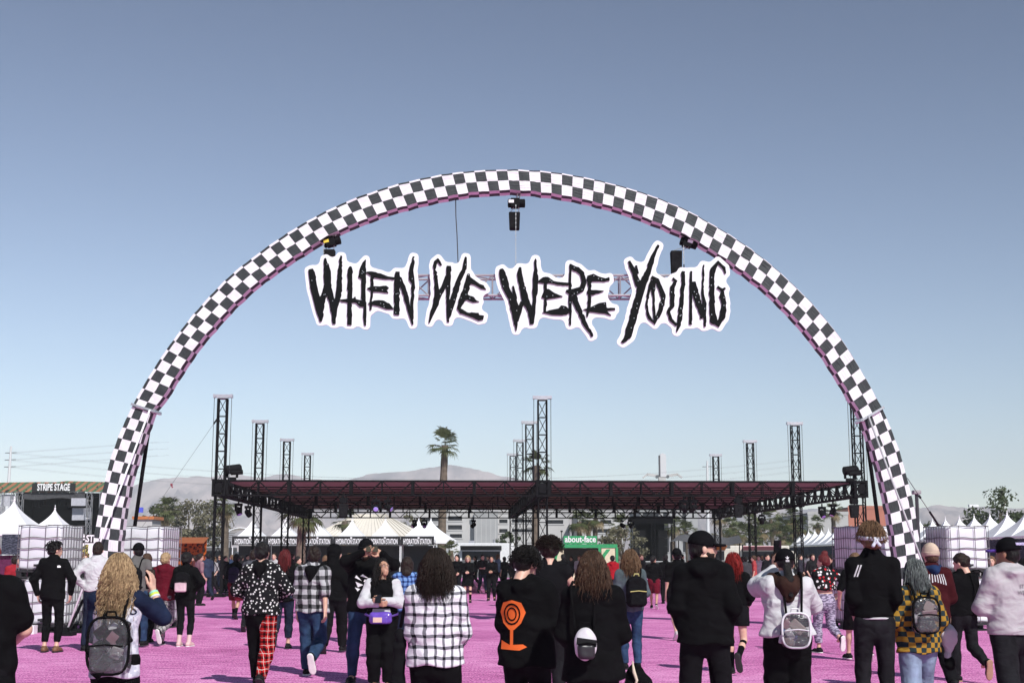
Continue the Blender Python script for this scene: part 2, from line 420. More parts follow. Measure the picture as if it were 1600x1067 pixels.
for l in ((158, 985), (1425, 985)):
    p = at(*l, AY+AD/2)
    part('base_frame', M_BLK, arch, lambda m: (m.box((p.x-.6, AY-.35, 0.002), (p.x+.6, AY+AD+.35, .06)), [m.bar((p.x+sx*.55, AY+AD/2+sy*.5, .06), (p.x+sx*.33, AY+AD/2+sy*.3, .7), .05) for sx in (-1, 1) for sy in (-1, 1)]))
g0 = at(1418, 747, AY+.2); g1 = at(1453, 800, AY+3); g2 = g1+(g1-g0)*((g1.z-.05)/(g0.z-g1.z))
part('guy_wire', M_DKG, arch, lambda m: m.tube([g0, g1], .008, 5))
part('guy_strap', M_BLK, arch, lambda m: (m.tube([g1, g2], .03, 6), m.tube([g1+(g0-g1)*.45, g1+(g0-g1)*.5], .03, 6)))

# ================================================================ hanging sign
Z6 = lambda x, y: (460+x*360/1600, 360+y*200/889); Z7 = lambda x, y: (780+x*380/1600, 360+y*200/842)
LET = {
'when': (Z6, [
 ('w', [[(112,272,17),(122,300,22),(140,420,25),(175,560,22),(184,634,7)], [(184,625,10),(196,480,20),(228,390,18)], [(214,195,7),(224,240,17),(230,285,24),(232,400,26),(258,480,20),(274,570,17),(276,650,11)], [(276,640,9),(290,530,13),(312,420,22),(316,290,15),(326,178,7)]], []),
 ('h', [[(392,252,5),(387,275,17),(386,480,16),(383,657,15)]], [[(498,200),(476,222),(455,265),(443,328),(466,337),(466,400),(464,470),(482,520),(478,600),(486,660),(499,662),(501,520),(494,430),(499,350),(497,240)], [(314,482),(410,474),(425,458),(429,478),(472,490),(482,532),(455,530),(425,502),(330,497)]]),
 ('e', [[(541,288,12),(540,420,9),(529,552,8)]], [[(495,292),(540,286),(610,304),(640,318),(697,328),(692,343),(600,337),(550,327)], [(504,402),(535,392),(600,390),(640,386),(658,400),(640,414),(656,436),(600,430),(540,427)], [(510,508),(560,487),(620,488),(660,508),(692,546),(640,548),(580,527),(545,518)]]),
 ('n', [[(718,288,14),(714,330,21),(712,470,19),(712,587,18)], [(728,330,16),(770,440,17),(800,560,13),(823,656,5)], [(830,183,7),(812,280,15),(815,340,20),(828,372,11),(818,500,10),(821,640,7)]], [])]),
'we': (Z6, [
 ('w', [[(1004,200,9),(980,222,13),(975,262,10),(985,350,13),(990,440,15),(985,500,20),(955,580,13),(937,642,5)], [(1000,210,8),(1020,244,6)], [(985,505,12),(1030,405,15),(1062,320,15)], [(1072,247,16),(1070,400,15),(1066,460,14),(1070,560,13),(1068,637,9)], [(1075,600,10),(1102,480,20),(1145,340,16),(1182,265,15),(1192,186,7)]], []),
 ('e', [[(1212,303,9),(1198,400,22),(1165,480,22),(1138,552,9)]], [[(1204,306),(1228,330),(1290,375),(1315,383),(1333,413),(1300,407),(1250,378),(1213,370)], [(1182,438),(1250,466),(1262,486),(1289,495),(1240,501),(1200,483),(1160,492)], [(1128,535),(1150,578),(1200,592),(1240,607),(1280,627),(1310,621),(1318,594),(1285,590),(1280,574),(1200,570),(1165,548)]])]),
'were': (Z7, [
 ('w', [[(12,255,10),(22,290,22),(42,365,25),(75,440,18),(97,540,16),(112,660,4)], [(112,650,5),(118,530,14),(100,420,11),(91,368,6)], [(138,243,8),(134,285,17),(158,400,20),(170,450,24),(205,530,17),(215,618,12)], [(118,600,9),(152,470,13)], [(220,610,9),(232,480,12),(240,340,18),(241,270,13),(239,188,4)]], []),
 ('e', [[(306,340,9),(306,430,9),(301,540,9)]], [[(250,342),(285,311),(325,307),(360,336),(440,345),(467,347),(462,364),(390,360),(330,347),(290,347)], [(278,442),(299,388),(325,386),(365,413),(421,435),(370,446),(310,454)], [(283,542),(330,528),(390,514),(408,494),(440,499),(462,524),(452,551),(410,560),(350,556)]]),
 ('r', [[(470,222,7),(466,320,8),(466,450,10),(468,624,6)], [(468,235,13),(515,258,15),(546,285,16),(558,340,16),(545,385,18),(495,408,25),(440,400,7)], [(485,430,22),(525,525,17),(570,625,13),(613,698,8)]], []),
 ('e', [[(590,310,13),(596,400,10),(592,500,11),(580,568,5)]], [[(578,300),(620,288),(650,304),(700,317),(725,307),(727,332),(690,339),(640,337),(595,338)], [(577,398),(625,394),(697,397),(650,416),(620,427),(578,420)], [(554,520),(600,508),(660,478),(702,473),(706,510),(762,513),(762,523),(706,531),(740,562),(690,547),(640,542),(600,538)]])]),
'young': (Z7, [
 ('y', [[(1048,98,7),(1012,170,14),(985,260,18),(940,360,26),(905,480,25),(872,610,25),(850,690,23),(808,738,9)], [(853,203,8),(880,262,16),(902,320,18),(930,380,22)], [(900,232,7),(910,285,9)]], []),
 ('o', [[(1000,308,10),(1040,330,14),(1068,400,15),(1080,445,15),(1060,530,15),(1020,610,13),(985,570,11),(968,490,7),(985,400,8),(1008,330,12)], [(1010,330,18),(1016,440,7),(1020,600,7)]], []),
 ('u', [[(1140,316,8),(1163,334,10),(1140,370,15),(1138,500,14),(1112,535,11),(1130,590,10),(1168,622,10)], [(1211,270,11),(1208,370,13),(1196,500,13),(1187,590,16),(1168,668,4)]], []),
 ('n', [[(1262,270,7),(1261,400,10),(1258,620,9)], [(1275,340,15),(1296,430,22),(1318,500,19),(1338,575,11)], [(1345,228,5),(1338,400,8),(1350,500,12),(1353,634,7)], [(1322,578,8),(1345,560,8)]], []),
 ('g', [[(1487,285,5),(1480,250,10),(1440,212,12),(1408,255,18),(1398,310,15),(1400,500,17),(1410,600,24),(1438,622,16),(1468,570,20),(1478,480,17),(1464,430,18),(1470,400,9)], [(1433,372,9),(1465,396,11),(1487,380,6)]], [])]),
}
def stroke_poly(st):
    P = np.array(st, float); n = len(P); L = []; Rr = []
    for i in range(n):
        d = P[min(i+1, n-1), :2]-P[max(i-1, 0), :2]; d /= np.hypot(*d); q = np.array((-d[1], d[0]))
        L.append(P[i, :2]+q*P[i, 2]); Rr.append(P[i, :2]-q*P[i, 2])
    return np.array(L+Rr[::-1])
def roughen(poly, rng, amp=2.2, step=14):
    out = []; n = len(poly)
    for i in range(n):
        a, b = poly[i], poly[(i+1) % n]; k = max(1, int(np.hypot(*(b-a))/step))
        for j in range(k):
            out.append(a+(b-a)*j/k+(rng.randn(2)*amp if j else rng.randn(2)*.6))
    return np.array(out)
def sdf_poly(poly, X, Y):
    d2 = np.full(X.shape, 1e9); ins = np.zeros(X.shape, bool); n = len(poly)
    for i in range(n):
        a = poly[i]; b = poly[(i+1) % n]; e = b-a
        wx = X-a[0]; wy = Y-a[1]; t = np.clip((wx*e[0]+wy*e[1])/(e@e+1e-9), 0, 1)
        d2 = np.minimum(d2, (wx-e[0]*t)**2+(wy-e[1]*t)**2)
        if a[1] != b[1]:
            c = ((a[1] > Y) != (b[1] > Y)) & (X < (b[0]-a[0])*(Y-a[1])/(b[1]-a[1])+a[0]); ins ^= c
    d = np.sqrt(d2); return np.where(ins, -d, d)
def contours(F, x0, y0, h):
    """closed outlines of F < 0 on a grid"""
    segs = {}; ny, nx = F.shape
    def ex(i, j): f0, f1 = F[j, i], F[j, i+1]; return (x0+(i+f0/(f0-f1))*h, y0+j*h)
    def ey(i, j): f0, f1 = F[j, i], F[j+1, i]; return (x0+i*h, y0+(j+f0/(f0-f1))*h)
    S = F < 0
    cnt = S[:-1, :-1]*1+S[:-1, 1:]*2+S[1:, 1:]*4+S[1:, :-1]*8
    pos = {}; nxt = {}
    T = {1:[(3,0)],2:[(0,1)],3:[(3,1)],4:[(1,2)],5:[(3,2),(1,0)],6:[(0,2)],7:[(3,2)],8:[(2,3)],9:[(2,0)],10:[(0,3),(2,1)],11:[(2,1)],12:[(1,3)],13:[(1,0)],14:[(0,3)]}
    for j, i in np.argwhere((cnt > 0) & (cnt < 15)):
        keys = [('x', i, j), ('y', i+1, j), ('x', i, j+1), ('y', i, j)]
        for a, b in T[cnt[j, i]]: nxt[keys[a]] = keys[b]
    out = []
    while nxt:
        k0 = next(iter(nxt)); k = k0; loop = []
        while k in nxt:
            loop.append(ex(k[1], k[2]) if k[0] == 'x' else ey(k[1], k[2])); k = nxt.pop(k)
        if len(loop) > 5: out.append(np.array(loop))
    return out
def simplify(l, tol):
    keep = [l[0]]
    n = len(l); i = 0
    while i < n-1:
        j = i+2
        while j < n and j-i < 30:
            a, b = l[i], l[j]; e = b-a; L = np.hypot(*e)+1e-9
            q = l[i+1:j]-a
            if np.max(np.abs(q[:, 0]*e[1]-q[:, 1]*e[0])/L) > tol: break
            j += 1
        i = j-1; keep.append(l[i])
    return np.array(keep[:-1]) if np.hypot(*(keep[-1]-keep[0])) < 1 else np.array(keep)
def area(l): x, y = l[:, 0], l[:, 1]; return .5*np.sum(x*np.roll(y, -1)-y*np.roll(x, -1))
SY = AY-.12
sgn = thing('hanging_sign', 'hanging sign of jagged black letters on white boards under the checkered arch', 'sign', (at(800, 450, SY).x, SY, at(800, 450, SY).z))
M_LET = plain('letter_black', (.007, .008, .008), .8, nscale=3, spec=.08); M_BRD = plain('board_white', (.80, .80, .81), .5, nscale=1.5, var=.05); M_BOLT = plain('bolt_head', (.6, .6, .6), .35, .8)
rng = np.random.RandomState(11)
for word, (zf, letters) in LET.items():
    h = 3.0; allp = []
    polys = {}
    for li, (ch, strokes, pg) in enumerate(letters):
        pl = [roughen(stroke_poly(s), rng) for s in strokes]+[roughen(np.array(p, float), rng, 1.2) for p in pg]
        polys[li] = (ch, pl); allp += pl
    pts = np.concatenate(allp); x0, y0 = pts.min(0)-70; x1, y1 = pts.max(0)+70
    X, Yg = np.meshgrid(np.arange(x0, x1, h), np.arange(y0, y1, h))
    D = np.full(X.shape, 1e9)
    ax = lambda a, b, d: at(*zf(a, b), SY)+Vector((0, d, 0))
    def board():
        F = D-59; c = [l for l in contours(F, x0, y0, h) if abs(area(l)) > 400]
        big = max(c, key=lambda l: abs(area(l)))
        G = np.full(X.shape, 1e9)
        G = sdf_poly(simplify(big, .8), X, Yg)+32
        return [simplify(l, .7) for l in contours(G, x0, y0, h) if abs(area(l)) > 2000]
    made = []
    for li, (ch, pl) in polys.items():
        E = np.full(X.shape, 1e9)
        for p in pl: E = np.minimum(E, sdf_poly(p, X, Yg))
        D = np.minimum(D, E); made.append((ch, E))
    bl = board(); outer = max(bl, key=lambda l: abs(area(l)))
    mb = MB(); extrude_poly(mb, [tuple(p) for p in outer], [], ax, 0, .05)
    bo = mb.build('word_board', M_BRD, sgn)
    bm_ = MB()
    for ch, E in made:
        cs = [simplify(l, .9) for l in contours(E, x0, y0, h)]; cs = [c for c in cs if len(c) > 3 and abs(area(c)) > 60]
        outs = [c for c in cs if area(c)*area(max(cs, key=lambda l: abs(area(l)))) > 0]; ins = [c for c in cs if area(c)*area(max(cs, key=lambda l: abs(area(l)))) < 0]
        mb = MB()
        for o in outs:
            hs_ = [tuple(map(tuple, q)) for q in ins if sdf_poly(o, np.array([[q[0][0]]]), np.array([[q[0][1]]]))[0, 0] < 0]
            extrude_poly(mb, [tuple(p) for p in o], [list(q) for q in hs_], ax, -.035, -.002)
        lo = mb.build('letter_'+ch, M_LET, bo)
        cand = np.argwhere(E < -9)
        for q in cand[rng.choice(len(cand), min(5, len(cand)), False)]:
            p = ax(x0+q[1]*h, y0+q[0]*h, -.038); bm_.cbox(p, (.016, .008, .016))
    tag(bm_.build('bolt_heads', M_BOLT, bo), kind='stuff')
def box_truss(mb, a, b, w, h, bays, r=.025, n=6, up=(0, 0, 1), lace=None):
    a = Vector(a); b = Vector(b); d = (b-a).normalized(); u = Vector(up); x = d.cross(u).normalized(); y = x.cross(d)
    cor = [x*(sx*w/2)+y*(sy*h/2) for sx, sy in ((-1,-1),(1,-1),(1,1),(-1,1))]
    lace = lace or r*.6
    for c in cor: mb.tube([a+c, b+c], r, n)
    for k in range(bays):
        p = a+(b-a)*k/bays; q = a+(b-a)*(k+1)/bays
        for i in range(4):
            c0, c1 = cor[i], cor[(i+1) % 4]
            mb.tube([p+c0, p+c1], lace, 4, False)
            mb.tube([p+(c0 if k % 2 else c1), q+(c1 if k % 2 else c0)], lace, 4, False)
    for i in range(4): mb.tube([b+cor[i], b+cor[(i+1) % 4]], lace, 4, False)
ta = at(505, 449, SY+.33); tb = at(1100, 449, SY+.33)
M_TRS = plain('truss_tube', (.42, .40, .41), .4, .4, .1)
part('carrier_truss', M_TRS, sgn, lambda m: box_truss(m, ta, (tb.x, ta.y, ta.z), .46, .46, 18, .026))
for xx in (560, 700, 860, 1050):
    p = at(xx, 449, SY); part('bracket', M_ALU, sgn, lambda m: (m.bar((p.x, SY+.05, ta.z+.2), (p.x, SY+.33, ta.z+.2), .04), m.bar((p.x, SY+.05, ta.z-.2), (p.x, SY+.33, ta.z-.2), .04)))
M_CHN = plain('chain_steel', (.45, .44, .42), .4, .8)
for px, py, hookpx, lab, bl, tilt in ((807, 318, 806, 'black chain hoist under the top of the arch with chain to the sign', 20, 0), (519, 378, 506, 'chain hoist with yellow label under the arch above the first word', 30, -.25), (1076, 380, 1068, 'chain hoist with white label and long black bag above the last word', 30, .3)):
    p = at(px, py, SY+.33); t = thing('chain_hoist', lab, 'hoist', p, 0, 'chain hoists under the arch')
    ro = Matrix.Rotation(tilt, 3, 'Y')
    part('motor', M_BLK, t, lambda m: (m.tube([p+ro @ Vector((-.2, 0, 0)), p+ro @ Vector((-.19, 0, 0)), p+ro @ Vector((.19, 0, 0)), p+ro @ Vector((.2, 0, 0))], [.07, .1, .1, .07], 14), m.cbox(p+ro @ Vector((-.03, 0, 0)), (.2, .24, .2), ro)), smooth=False)
    part('label_plate', plain('yellow_plate', (.75, .55, .06), .5) if px < 600 else M_WHT, t, lambda m: m.cbox(p+ro @ Vector((-.12 if px != 1076 else .02, -.125, .02)), (.12, .006, .07), ro))
    part('hook', M_CHN, t, lambda m: (m.tube([p+Vector((0, 0, .08)), p+Vector((.03, 0, .25))], .018, 6), m.tube([p+Vector((.06, 0, .08)), p+Vector((.1, 0, .27))], .014, 6)))
    hx = at(hookpx, 440, SY+.33).x; zt = ta.z+.25
    bp = Vector((X_at(px-3 if px == 807 else (hookpx-2), SY+.3), SY+.33, p.z-.42))
    bl_ = .4 if px == 807 else .62
    if px != 807: bp.z -= .08
    part('chain_bag', cloth('bag_black', (.012, .012, .013)), t, lambda m: m.add([(bp.x+sx*(.13 if k else .115), bp.y+sy*.11, bp.z+(bl_/2 if k else -bl_/2)) for k in (0, 1) for sx, sy in ((-1,-1),(1,-1),(1,1),(-1,1))], [(3,2,1,0),(4,5,6,7),(0,1,5,4),(1,2,6,5),(2,3,7,6),(3,0,4,7)]), bevel=.025)
    part('bag_sling', M_CHN, t, lambda m: [m.tube([p+Vector((s*.05, -.03, -.08)), (bp.x+s*.1, bp.y, bp.z+bl_/2)], .008, 5) for s in (-1, 1)])
    zs = np.arange(zt, p.z-.08, .05)
    part('chain', M_CHN, t, lambda m: [m.bar((hx, SY+.2, z), (hx, SY+.2, z+.042), *((.022, .01) if i % 2 else (.01, .022))) for i, z in enumerate(zs)])
    part('load_hook', M_BLK, t, lambda m: m.tube([(hx, SY+.2, zt+.25), (hx, SY+.2, zt+.1), (hx+.05, SY+.2, zt+.05), (hx+.04, SY+.2, zt-.01), (hx-.01, SY+.2, zt-.02), (hx, SY+.25, zt-.06)], .014, 6))
c0 = at(712, 311, SY+.4); c1 = at(714, 365, SY+.35); c2 = at(716.5, 432, SY+.33)
tag(part('power_cable', M_DKG, None, lambda m: m.tube([c0, (c0+c1)/2+Vector((-.01, 0, 0)), c1, c2], .013, 6)), 'thin dark power cable hanging from the arch down to the sign', 'cable')

# ================================================================ open truss canopy on lattice towers
Dd = Vector((-.0386, 1, 0)).normalized(); Wd = Vector((1, .0386, 0)).normalized()
FL = Vector((X_at(344.5, 56, 5), 56, 0))
def cpos(i, j, z=0): return FL+Wd*(13.4*i)+Dd*(10.6*j)+Vector((0, 0, z))
ZB, ZT = 4.14, 4.74
canopy = thing('stage_canopy', 'wide flat black truss roof with dark red underside carried by lattice towers', 'canopy', cpos(1, 0))
tw = .36
def tower_mesh():
    m = MB(); box_truss(m, (0, 0, .12), (0, 0, 8.15), tw, tw, 11, .034, 6, (0, 1, 0), .014); return m
def head_mesh():
    m = MB(); m.bar((-.37, -.1, 8.27), (.37, -.1, 8.27), .05, .12); m.bar((-.37, .1, 8.27), (.37, .1, 8.27), .05, .12)
    for s in (-1, 1): m.bar((s*.37, -.13, 8.27), (s*.37, .13, 8.27), .06, .14); m.tube([(s*.34, -.04, 8.28), (s*.34, .04, 8.28)], .07, 10)
    m.cbox((0, 0, 8.18), (.42, .3, .05)); return m
def cable_mesh():
    m = MB()
    for s in (-1, 1): m.tube([(s*.36, 0, 8.27), (s*.36, 0, 4.75)], .012, 5)
    return m
def foot_mesh():
    m = MB(); m.cbox((0, 0, .06), (.7, .7, .12))
    for sx, sy in ((1, 1), (1, -1), (-1, 1), (-1, -1)): m.bar((sx*.3, sy*.3, .1), (sx*.95, sy*.95, .05), .07); m.cbox((sx*.95, sy*.95, .02), (.22, .22, .04))
    return m
rows_w = ['front', 'second', 'third', 'rearmost']; cols_w = ['left', 'middle', 'right']
proto = thing('truss_tower', 'x', 'tower', (0, 0, 0))
tower_mesh().build('mast', M_BLK, proto, local=True); head_mesh().build('head_block', plain('head_alu', (.5, .5, .52), .4, .6), proto, local=True)
cable_mesh().build('hoist_cable', M_DKG, proto, local=True); foot_mesh().build('base', M_BLK, proto, local=True)
first = True
for i in range(3):
    for j in range(4):
        t = proto if first else copy_tree(proto); first = False
        t.location = cpos(i, j); t.rotation_euler.z = math.atan2(Wd.y, Wd.x)
        t['label'] = 'black lattice tower of the canopy, %s of the four in the %s row' % (rows_w[j], cols_w[i]); t['group'] = 'lattice towers carrying the canopy'
def roof_truss(mb, a, b, bays):
    a = Vector(a); b = Vector(b); d = (b-a).normalized(); x = d.cross(Vector((0, 0, 1)))
    for s in (-.17, .17):
        for z in (ZB, ZT): mb.bar(a+x*s+Vector((0, 0, z)), b+x*s+Vector((0, 0, z)), .06)
        for k in range(bays):
            p = a+(b-a)*k/bays+x*s; q = a+(b-a)*(k+1)/bays+x*s; z0, z1 = (ZB, ZT) if k % 2 else (ZT, ZB)
            mb.bar(p+Vector((0, 0, z0)), q+Vector((0, 0, z1)), .035)
            if k % 2 == 0: mb.bar(p+Vector((0, 0, ZB)), p+Vector((0, 0, ZT)), .05 if k % 4 else .13)
    for k in range(bays+1):
        p = a+(b-a)*k/bays
        for z in (ZB, ZT): mb.bar(p-x*.17+Vector((0, 0, z)), p+x*.17+Vector((0, 0, z)), .03)
g = Vector((0, 0, 0))
for j in range(4):
    for i in range(2):
        part('cross_truss', M_BLK, canopy, lambda m: roof_truss(m, cpos(i, j)+Wd*.3, cpos(i+1, j)-Wd*.3, 20))
for i in range(3):
    for j in range(3):
        part('side_truss', M_BLK, canopy, lambda m: roof_truss(m, cpos(i, j)+Dd*.3, cpos(i, j+1)-Dd*.3, 16))
for i in range(3):
    for j in range(4):
        def blk(m):
            c = cpos(i, j)
            for sx in (-1, 1):
                for sy in (-1, 1): m.bar(c+Wd*(sx*.24)+Dd*(sy*.24)+Vector((0, 0, ZB-.06)), c+Wd*(sx*.24)+Dd*(sy*.24)+Vector((0, 0, ZT+.06)), .1)
            for z in (ZB, ZT, (ZB+ZT)/2):
                for s in (-1, 1):
                    m.bar(c+Wd*.28+Dd*(s*.24)+Vector((0, 0, z)), c-Wd*.28+Dd*(s*.24)+Vector((0, 0, z)), .09)
                    m.bar(c+Dd*.28+Wd*(s*.24)+Vector((0, 0, z)), c-Dd*.28+Wd*(s*.24)+Vector((0, 0, z)), .09)
            m.cbox(c+Vector((.0, -.33, ZB+.3)), (.3, .04, .4))
        part('sleeve_block', M_BLK, canopy, blk)
m, nt_, b_ = newmat('canopy_fabric'); co_ = coords(nt_)
nt_.links.new(ramp(nt_, noise(nt_, co_, 1.5, 4), [(.3, (.32, .28, .25)), (.7, (.42, .37, .33))]), b_.inputs['Base Color']); b_.inputs['Roughness'].default_value = .9; b_.inputs['Specular IOR Level'].default_value = .1
bump(nt_, b_, noise(nt_, coords(nt_, 'Object', (.4, 3, 1)), 1.5, 3), .5, .2)
tr_ = nt_.nodes.new('ShaderNodeBsdfTranslucent'); tr_.inputs[0].default_value = (.34, .22, .19, 1); mx_ = nt_.nodes.new('ShaderNodeMixShader'); mx_.inputs[0].default_value = .5
nt_.links.new(b_.outputs[0], mx_.inputs[1]); nt_.links.new(tr_.outputs[0], mx_.inputs[2]); nt_.links.new(mx_.outputs[0], nt_.nodes['Material Output'].inputs[0])
fab_canopy = m
for i in range(2):
    for j in range(3):
        def sheet(mb):
            n = 10; vs = []; fs = []
            for q in range(n+1):
                for p in range(n+1):
                    s = math.sin(math.pi*p/n)*math.sin(math.pi*q/n)
                    P = cpos(i, j)+Wd*(.25+12.9*p/n)+Dd*(.25+10.1*q/n)+Vector((0, 0, ZT-.02-.10*s)); vs.append(P)
            nn = n+1; vs += [v+Vector((0, 0, .012)) for v in vs]
            for q in range(n):
                for p in range(n):
                    a = q*nn+p; fs.append((a, a+nn, a+nn+1, a+1)); b = a+nn*nn; fs.append((b, b+1, b+nn+1, b+nn))
            mb.add(vs, fs)
        part('roof_fabric', fab_canopy, canopy, sheet, smooth=True)
        for k in range(1, 5):
            part('purlin', M_BLK, canopy, lambda m: m.bar(cpos(i, j)+Dd*(10.6*k/5)+Wd*.2+Vector((0, 0, ZT-.16)), cpos(i+1, j)+Dd*(10.6*k/5)-Wd*.2+Vector((0, 0, ZT-.13)), .04, .05))
M_LENS = glassy('violet_lens', (.42, .36, .85), .08)
def moving_light(p, label, ry=.4, rz=0, s=1.):
    t = thing('stage_light', label, 'stage light', p, rz, 'stage lights hung on the canopy')
    part('clamp', M_BLK, t, lambda m: (m.cbox((0, 0, -.07*s), (.3*s, .22*s, .12*s)), m.bar((0, 0, -.02), (0, 0, .12), .05)), local=True)
    [part('yoke_arm', M_BLK, t, lambda m: m.bar((k*.16*s, 0, -.1*s), (k*.17*s, 0, -.36*s), .04*s, .1*s), local=True) for k in (-1, 1)]
    ro = Matrix.Rotation(ry, 3, 'X'); c = Vector((0, 0, -.34*s)); q = lambda z: c+ro @ Vector((0, 0, z*s))
    hd = part('head', M_BLK, t, lambda m: m.tube([q(.17), q(.1), q(-.12), q(-.19)], [.07*s, .13*s, .14*s, .125*s], 12), local=True, smooth=False)
    part('lens', M_LENS, t, lambda m: m.tube([q(-.185), q(-.2)], [.11*s, .09*s], 12), local=True)
for k, (px, py, Y, ry, lab) in enumerate(((588, 777, 55.9, -1.1, 'left of two violet lamps, left half of the front truss'), (606, 777, 55.9, -1.1, 'right of two violet lamps, left half of the front truss'),
      (1068, 778, 56.5, -1.1, 'left of two violet lamps, right half of the front truss'), (1083, 778, 56.5, -1.1, 'right of two violet lamps, right half of the front truss'),
      (648, 803, 86.8, -1, 'left of a pair under rear truss above white tents'), (663, 803, 86.8, -1, 'right of a pair under rear truss above white tents'),
      (972, 802, 87.4, -1, 'left of a pair under rear truss past the green booth'), (985, 802, 87.4, -1, 'right of a pair under rear truss past the green booth'),
      (373, 779, 60, .5, 'dark lamp under the left edge truss, nearer the corner'), (388, 783, 63, .7, 'dark lamp under the left edge truss, farther from the corner'),
      (1284, 785, 64, -.6, 'dark lamp under the right edge truss, farther from the corner'), (1301, 782, 61, .4, 'dark lamp under the right edge truss, nearer the corner'),
      (1190, 800, 76, -.8, 'dark lamp hung deep under the right part of the canopy'), (740, 803, 87, -.9, 'lone lamp under the rear truss left of the middle towers'))):
    p = at(px, py, Y); p.z = ZB-.16; moving_light(p, 'black stage light: '+lab, ry, k*1.3)
for px, Y, lab in ((362, 56.1, 'round black follow lamp standing on the left front corner of the canopy'), (1329, 56.8, 'round black follow lamp standing on the right front corner of the canopy')):
    p = Vector((X_at(px, Y, 5), Y+.1, ZT+.03)); t = thing('corner_lamp', lab, 'stage light', p)
    part('stand', M_BLK, t, lambda m: (m.cbox((0, 0, .06), (.3, .3, .12)), [m.bar((s*.2, 0, .1), (s*.22, 0, .5), .04, .1) for s in (-1, 1)]), local=True)
    part('drum', M_BLK, t, lambda m: m.tube([(-.28, -.05, .42), (-.24, -.05, .42), (.3, .1, .5), (.36, .12, .51)], [.14, .19, .19, .12], 14), local=True)
    part('drum', M_BLK, t, lambda m: m.tube([(-.05, -.1, .3), (.45, -.02, .34)], .1, 10), local=True)
for px, Y, lab in ((537, 56.0, 'black motor cluster hanging from the left half of the front truss'), (1153, 56.6, 'black motor cluster hanging from the right half of the front truss'), (1334, 56.9, 'black chain bag hanging by the right front corner of the canopy')):
    p = Vector((X_at(px, Y, 4), Y, ZB-.05)); t = thing('rigging_motor', lab, 'hoist', p)
    part('motor', M_BLK, t, lambda m: (m.tube([(-.16, 0, -.16), (.16, 0, -.16)], .12, 10), m.cbox((0, 0, -.16), (.2, .3, .24)), m.bar((0, 0, -.1), (0, 0, .2), .04)), local=True)
    part('chain_bag', _mc['bag_black'], t, lambda m: m.add([(sx*(.2 if k else .15), sy*.15, -.3 if k else -.85) for k in (0, 1) for sx, sy in ((-1,-1),(1,-1),(1,1),(-1,1))], [(3,2,1,0),(4,5,6,7),(0,1,5,4),(1,2,6,5),(2,3,7,6),(3,0,4,7)]), local=True, bevel=.04)
a = at(341, 652, 55.8); b = at(268, 757, 54); e = a+(b-a)*(a.z/(a.z-b.z))
gw = thing('guy_line', 'thin guy line with small red flag running down from the left front tower', 'wire', (e.x, e.y, 0))
part('wire', M_DKG, gw, lambda m: m.tube([a, e], .007, 4)); part('ratchet', M_BLK, gw, lambda m: m.tube([a, a+(b-a)*.1], .035, 6))
part('flag', plain('red_flag', (.22, .04, .06), .8), gw, lambda m: (m.cbox(b, (.10, .02, .08), Matrix.Rotation(.5, 3, 'Y')), m.cbox(b+Vector((.03, -.02, -.08)), (.05, .02, .10), Matrix.Rotation(-.4, 3, 'Y'))))

# ================================================================ water totes used as ballast
m, nt_, b_ = newmat('tote_plastic'); co_ = coords(nt_)
nt_.links.new(ramp(nt_, noise(nt_, co_, 1.6, 4), [(.3, (.62, .63, .65)), (.7, (.74, .76, .78))]), b_.inputs['Base Color']); b_.inputs['Roughness'].default_value = .42
M_TOTE = m
M_CAGE = plain('galvanised_tube', (.17, .165, .17), .5, .1, .15); M_PAL = plain('black_pallet', (.02, .02, .022), .7)
tot = thing('water_tote', 'x', 'water tote')
def tank(mb):
    W, Dp, z0, z1 = .575, .475, .17, 1.13; n = 6; prof = []
    for k, z in enumerate(np.linspace(z0, z1, 25)):
        e = min((z-z0)/.06, (z1-z)/.06, 1); ins = .035*(1-math.sqrt(max(0, 1-(1-e)**2))) if e < 1 else 0
        ins += .004*(math.cos((z-z0)*2*math.pi/.235)+1)*.5
        prof.append((z, ins))
    ring = []
    rr = .09
    for cx, cy, a0 in ((W-rr, Dp-rr, 0), (-W+rr, Dp-rr, 90), (-W+rr, -Dp+rr, 180), (W-rr, -Dp+rr, 270)):
        for q in range(6): a = R(a0+q*18); ring.append((cx+rr*math.cos(a), cy+rr*math.sin(a)))
    N = len(ring); vs = [(x*(1-i/W), y*(1-i/Dp), z) for z, i in prof for x, y in ring]
    fs = [(i*N+k, i*N+(k+1) % N, (i+1)*N+(k+1) % N, (i+1)*N+k) for i in range(len(prof)-1) for k in range(N)]
    fs += [tuple(range(N-1, -1, -1)), tuple((len(prof)-1)*N+k for k in range(N))]; mb.add(vs, fs)
part('tank', M_TOTE, tot, tank, local=True, smooth=True)
def cage(mb):
    W, Dp = .6, .5
    for k, z in enumerate((.2, .42, .64, .87, 1.13)):
        for s in (-1, 1):
            w = [(x, s*Dp, z+.012*math.sin(x*9+k)) for x in np.linspace(-W+.04, W-.04, 15)]; mb.tube(w, .011, 5, False)
            w = [(s*W, y, z+.01*math.sin(y*9+k)) for y in np.linspace(-Dp+.04, Dp-.04, 9)]; mb.tube(w, .011, 5, False)
            for t in (-1, 1): mb.tube([(t*(W-.04), s*Dp, z), (t*(W-.01), s*(Dp-.01), z), (t*W, s*(Dp-.04), z)], .011, 5, False)
    for s in (-1, 1):
        for x in (-.5, -.26, .18, .5): mb.tube([(x, s*(Dp+.013), .16), (x, s*(Dp+.013), 1.14)], .009, 5, False)
        for y in np.linspace(-.44, .44, 9): mb.tube([(s*(W+.013), y, .16), (s*(W+.013), y, 1.14)], .009, 5, False)
part('cage', M_CAGE, tot, cage, local=True)
